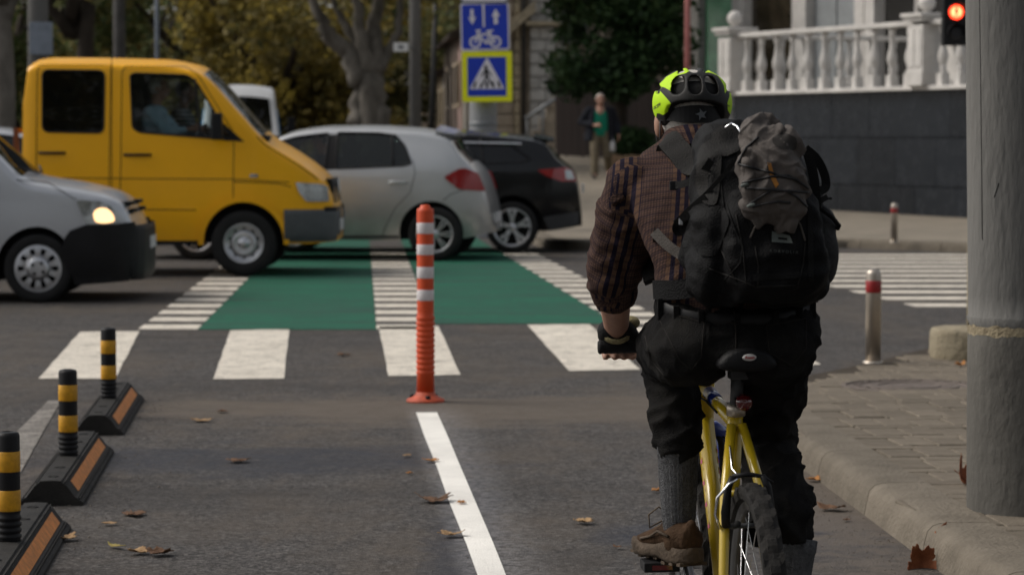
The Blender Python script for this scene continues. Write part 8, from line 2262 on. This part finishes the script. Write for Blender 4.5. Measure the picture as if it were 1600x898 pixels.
# open jacket: two fronts, back and sleeves as one garment
m = MB()
m.loft([[Vector((hw * math.sin(a), -hd * math.cos(a) - .01, z)) for a in [rad(-146 + 292 * i / 30) for i in range(31)]] + [Vector(((hw - .025) * math.sin(a), -(hd - .025) * math.cos(a) - .01, z)) for a in [rad(146 - 292 * i / 30) for i in range(31)]] for z, hw, hd in ((.78, .285, .18), (.95, .265, .17), (1.15, .245, .165), (1.36, .225, .15), (1.46, .13, .10))])
for s, e, w, sx in ((sR, eR, wR, 1), (sL, eL, wL, -1)):
    m.capsule((sx * .11, -.01, 1.42), s, .062, .068); m.capsule(s, e, .070, .060); m.capsule(e, e.lerp(w, .82), .058, .048)
me = remeshed(m, .014, 2); displaced(me, lambda c, n: .007 * (1 - 2 * abs(noise.noise(c * 10)))); skin_obj('jacket', me, MATS['cloth_navy'], man)
for a, d, sx in ((aR, Vector((.02, .17, -.04)), 1), (aL, Vector((-.02, .13, -.11)), -1)):
    m = MB(); m.capsule(a + Vector((0, -.04, -.03)), a + d, .048, .036); m.capsule(a + Vector((0, -.04, .0)), a + Vector((0, 0, .03)), .05, .05); skin_obj('shoe', remeshed(m, .01, 2), MATS['shoe_dark'], man)
bg = thing('carrier_bag', 'small pale bag carried in the walking man\'s lowered hand', 'bag', (1.83 + .26, 55.88, wz + .56), PI)
m = MB(); m.loft([[Vector((w * math.cos(a), d * math.sin(a), z)) for a in [2 * PI * i / 16 for i in range(16)]] for z, w, d in ((0, .05, .07), (.04, .06, .09), (.16, .055, .08), (.22, .02, .05))]); b_ = m.build('bag_body', MATS['bag_white'], bg)
m = MB(); m.tube([(0, -.03, .21), (0, 0, .29), (0, .03, .21)], .006, 6); m.build('bag_handle', MATS['bag_white'], bg)

# ================================================================== FALLEN LEAVES
def leaf_colour(name, c1, c2): return M(name, c1, .7, var=.2, vscale=22, bump=.5, bscale=70, col2=c2)
leaf_colour('leaf_tan', (0.26, 0.155, 0.075), (0.40, 0.26, 0.13)); leaf_colour('leaf_orange', (0.30, 0.12, 0.035), (0.42, 0.20, 0.06))
leaf_colour('leaf_brown', (0.085, 0.045, 0.025), (0.16, 0.085, 0.045)); leaf_colour('leaf_rust', (0.17, 0.055, 0.025), (0.27, 0.095, 0.04)); leaf_colour('leaf_yellow', (0.30, 0.22, 0.05), (0.22, 0.20, 0.07))
def leaf(label, pos, size, mat, curl, rot, tilt=(0, 0), lobes=5, seed=0, narrow=1.0, lift=.004):
    g = random.Random(seed); t = thing('fallen_leaf', label, 'leaf', pos, rot, 'fallen leaves'); t.rotation_euler = (tilt[0], tilt[1], rot)
    n, rg = 60, 6; vs = [(0, 0, 0)]
    for j in range(1, rg + 1):
        for i in range(n):
            a = 2 * PI * i / n; q = abs(math.cos(lobes * a / 2 + .3)) if lobes > 1 else .9
            r = size / 2 * (.62 + .38 * q ** .8 + (.06 * math.sin(a * 17 + seed) if lobes > 1 else 0)) * j / rg
            x, y = r * math.cos(a), r * math.sin(a) * narrow
            z = curl * ((x / size * 2) ** 2 * .5 + .35 * (y / size * 2) ** 2) * size * (1 + .5 * math.sin(a * 2 + seed)) + .05 * size * noise.noise(Vector((x / size * 5, y / size * 5, seed)))
            vs.append((x, y, z))
    fs = [(0, 1 + i, 1 + (i + 1) % n) for i in range(n)]
    for j in range(rg - 1):
        b = 1 + j * n; fs += [(b + i, b + n + i, b + n + (i + 1) % n, b + (i + 1) % n) for i in range(n)]
    zmin = min(v[2] for v in vs); vs = [(x, y, z - zmin + lift) for x, y, z in vs]
    m = MB(); m.add(vs, fs, True); o = m.build('blade', MATS[mat], t)
    sd = o.modifiers.new('thickness', 'SOLIDIFY'); sd.thickness = .0015
    m = MB(); c0 = vs[0]; e = vs[1 + (rg - 1) * n + n // 2]; d = (Vector(e) - Vector(c0)) * 1.0
    m.tube([Vector(c0) + Vector((0, 0, .002)), Vector(e) * .6 + Vector((0, 0, .002)), Vector(e) + Vector((d.x * .5, d.y * .5, .004))], .0016, 5); m.build('stalk', MATS[mat], t)
    return t
LV = [(315, 657, 36, 'leaf_tan', .25, 'flat tan leaf lying between the separators and the orange post'), (347, 643, 22, 'leaf_brown', .3, 'small brown leaf just beyond the flat tan leaf'),
      (372, 720, 38, 'leaf_brown', .2, 'dark leaf on the damp patch left of the white line'), (210, 803, 48, 'leaf_brown', .2, 'dark crumpled leaf right of the nearest separator'),
      (172, 818, 24, 'leaf_tan', .15, 'faint tan leaf scrap below the dark crumpled leaf'), (180, 854, 48, 'leaf_yellow', .25, 'narrow yellowish leaf near the bottom edge'),
      (217, 863, 38, 'leaf_tan', .5, 'tan leaf touching a browner leaf near the bottom edge'), (250, 865, 48, 'leaf_brown', .5, 'ragged brown leaf beside the tan one near the bottom edge'),
      (102, 842, 44, 'leaf_tan', .7, 'curled tan leaf leaning on the nearest separator'), (537, 555, 24, 'leaf_brown', .4, 'lone dark leaf between two zebra bars'),
      (636, 712, 18, 'leaf_tan', .2, 'little tan leaf left of the white line top'), (674, 720, 26, 'leaf_orange', .5, 'orange leaf on the edge of the white line'),
      (640, 739, 12, 'leaf_orange', .4, 'tiny orange leaf scrap left of the white line'), (678, 782, 62, 'leaf_brown', .5, 'wide dark brown leaf touching the white line'),
      (721, 786, 18, 'leaf_orange', .5, 'small orange leaf lying on the white line'), (706, 836, 44, 'leaf_tan', .5, 'folded tan leaf at the white line near the bottom'),
      (912, 816, 38, 'leaf_tan', 1.1, 'curled tan leaf alone between white line and bicycle'), (1028, 767, 24, 'leaf_orange', .7, 'orange leaf beside the sock of the cyclist'),
      (965, 855, 12, 'leaf_brown', .5, 'tiny leaf scrap left of the cyclist\'s shoe'), (1271, 750, 28, 'leaf_orange', .5, 'orange leaf in the gutter behind the cyclist\'s leg'),
      (1298, 795, 50, 'leaf_brown', .4, 'brown leaf flat in the gutter by the kerb'), (1322, 812, 14, 'leaf_brown', .4, 'small brown scrap in the gutter right of the flat leaf')]
for i, (px, py, w, mt, cu, lab) in enumerate(LV):
    p = G(px, py, .006); s = (py - 215) / 1.45
    leaf(lab, (p.x, p.y, .004), max(.035, w / s * .95), mt, min(.55, cu) * .55, (i * 1.7) % 6.28, lobes=1 if mt == 'leaf_yellow' else (5 if i % 3 else 3), seed=i + 1, narrow=.25 if mt == 'leaf_yellow' else .8 + .2 * ((i * 7) % 5) / 5)
p = G(1507, 754, .125); leaf('rust coloured curled leaf on the pavers by the concrete pole', (p.x, p.y, pav_z(p.x, p.y) + .003), .125, 'leaf_rust', 1.2, .4, (.5, .2), 5, 41)
p = G(1448, 886, .0); leaf('rust coloured leaf propped against the kerb face', (p.x - .02, p.y, .004), .13, 'leaf_rust', .9, .9, (.75, -.9), 5, 43)
p = G(1470, 850, .06); leaf('second rust coloured leaf on the kerb above the propped one', (p.x - .012, p.y + .02, .055), .11, 'leaf_rust', .9, 2.2, (.6, -.9), 5, 47)
p = G(1500, 558, .08); leaf('small leaf on the pavement below the concrete footing', (p.x, p.y, pav_z(p.x, p.y) + .003), .07, 'leaf_orange', .6, .4, (0, 0), 3, 45)
# loose grit, scattered on the road and thick in the gutter
M('grit', (0.09, 0.075, 0.06), .9, var=.5, vscale=40, col2=(0.22, 0.19, 0.16))
g = np.random.default_rng(3); V, F = [], []
def add_grit(x, y, s):
    b = len(V); o = g.normal(size=(6, 3)) * .25
    for k, d in enumerate(((1, 0, 0), (-1, 0, 0), (0, 1, 0), (0, -1, 0), (0, 0, 1), (0, 0, -.3))): V.append((x + s * (d[0] + o[k][0]), y + s * (d[1] + o[k][1]), max(.001, s * .6 * (d[2] + .3))))
    for f in ((0, 2, 4), (2, 1, 4), (1, 3, 4), (3, 0, 4), (2, 0, 5), (1, 2, 5), (3, 1, 5), (0, 3, 5)): F.append(tuple(b + i for i in f))
for _ in range(700):
    y = g.uniform(8.6, 13.5); x = 1.43 + (y - 8.9) * -.057 - abs(g.normal()) * .14 - .01; add_grit(x, y, g.uniform(.0015, .0045))
for _ in range(1200):
    y = 8.0 + 12 * g.random() ** 1.5; x = g.uniform(-.19, .19) * y + .0; add_grit(x, y, g.uniform(.0015, .0045))
for _ in range(350):
    y = g.uniform(9.2, 15.5); x = -1.72 - .083 * (y - 10.2) + g.normal() * .12 + .05; add_grit(x, y, g.uniform(.002, .007))
gr = link('grit', np_mesh('grit', V, F, MATS['grit'])); tag(gr, 'loose grit scattered on the asphalt and along the gutter', 'grit', kind='stuff')


# street trees behind the viewer, mirrored in the van windows and car doors
for i, (x, y, R, h) in enumerate(((-9.0, -8, 5.0, 4.6), (4.5, -10, 4.8, 4.8), (-2.5, -17, 5.5, 5.0), (12.5, -6, 4.8, 4.8))):
    cl = round_crown(0, 0, h + 3.6, R, 18, 130 + i, .8)
    tree(('broad plane tree behind the viewer on the left verge', 'plane tree behind the viewer on the footway', 'plane tree farthest behind the viewer', 'plane tree behind the viewer beside the corner')[i],
         x, y, .32, h, spread_limbs(h, R, 8, .2, 60 + i, h + 3.6), cl, 4200, .20, 'bark_plane', 'leaves_autumn', 'street trees behind the viewer', seed=140 + i, name='plane_tree', z0=0.0)
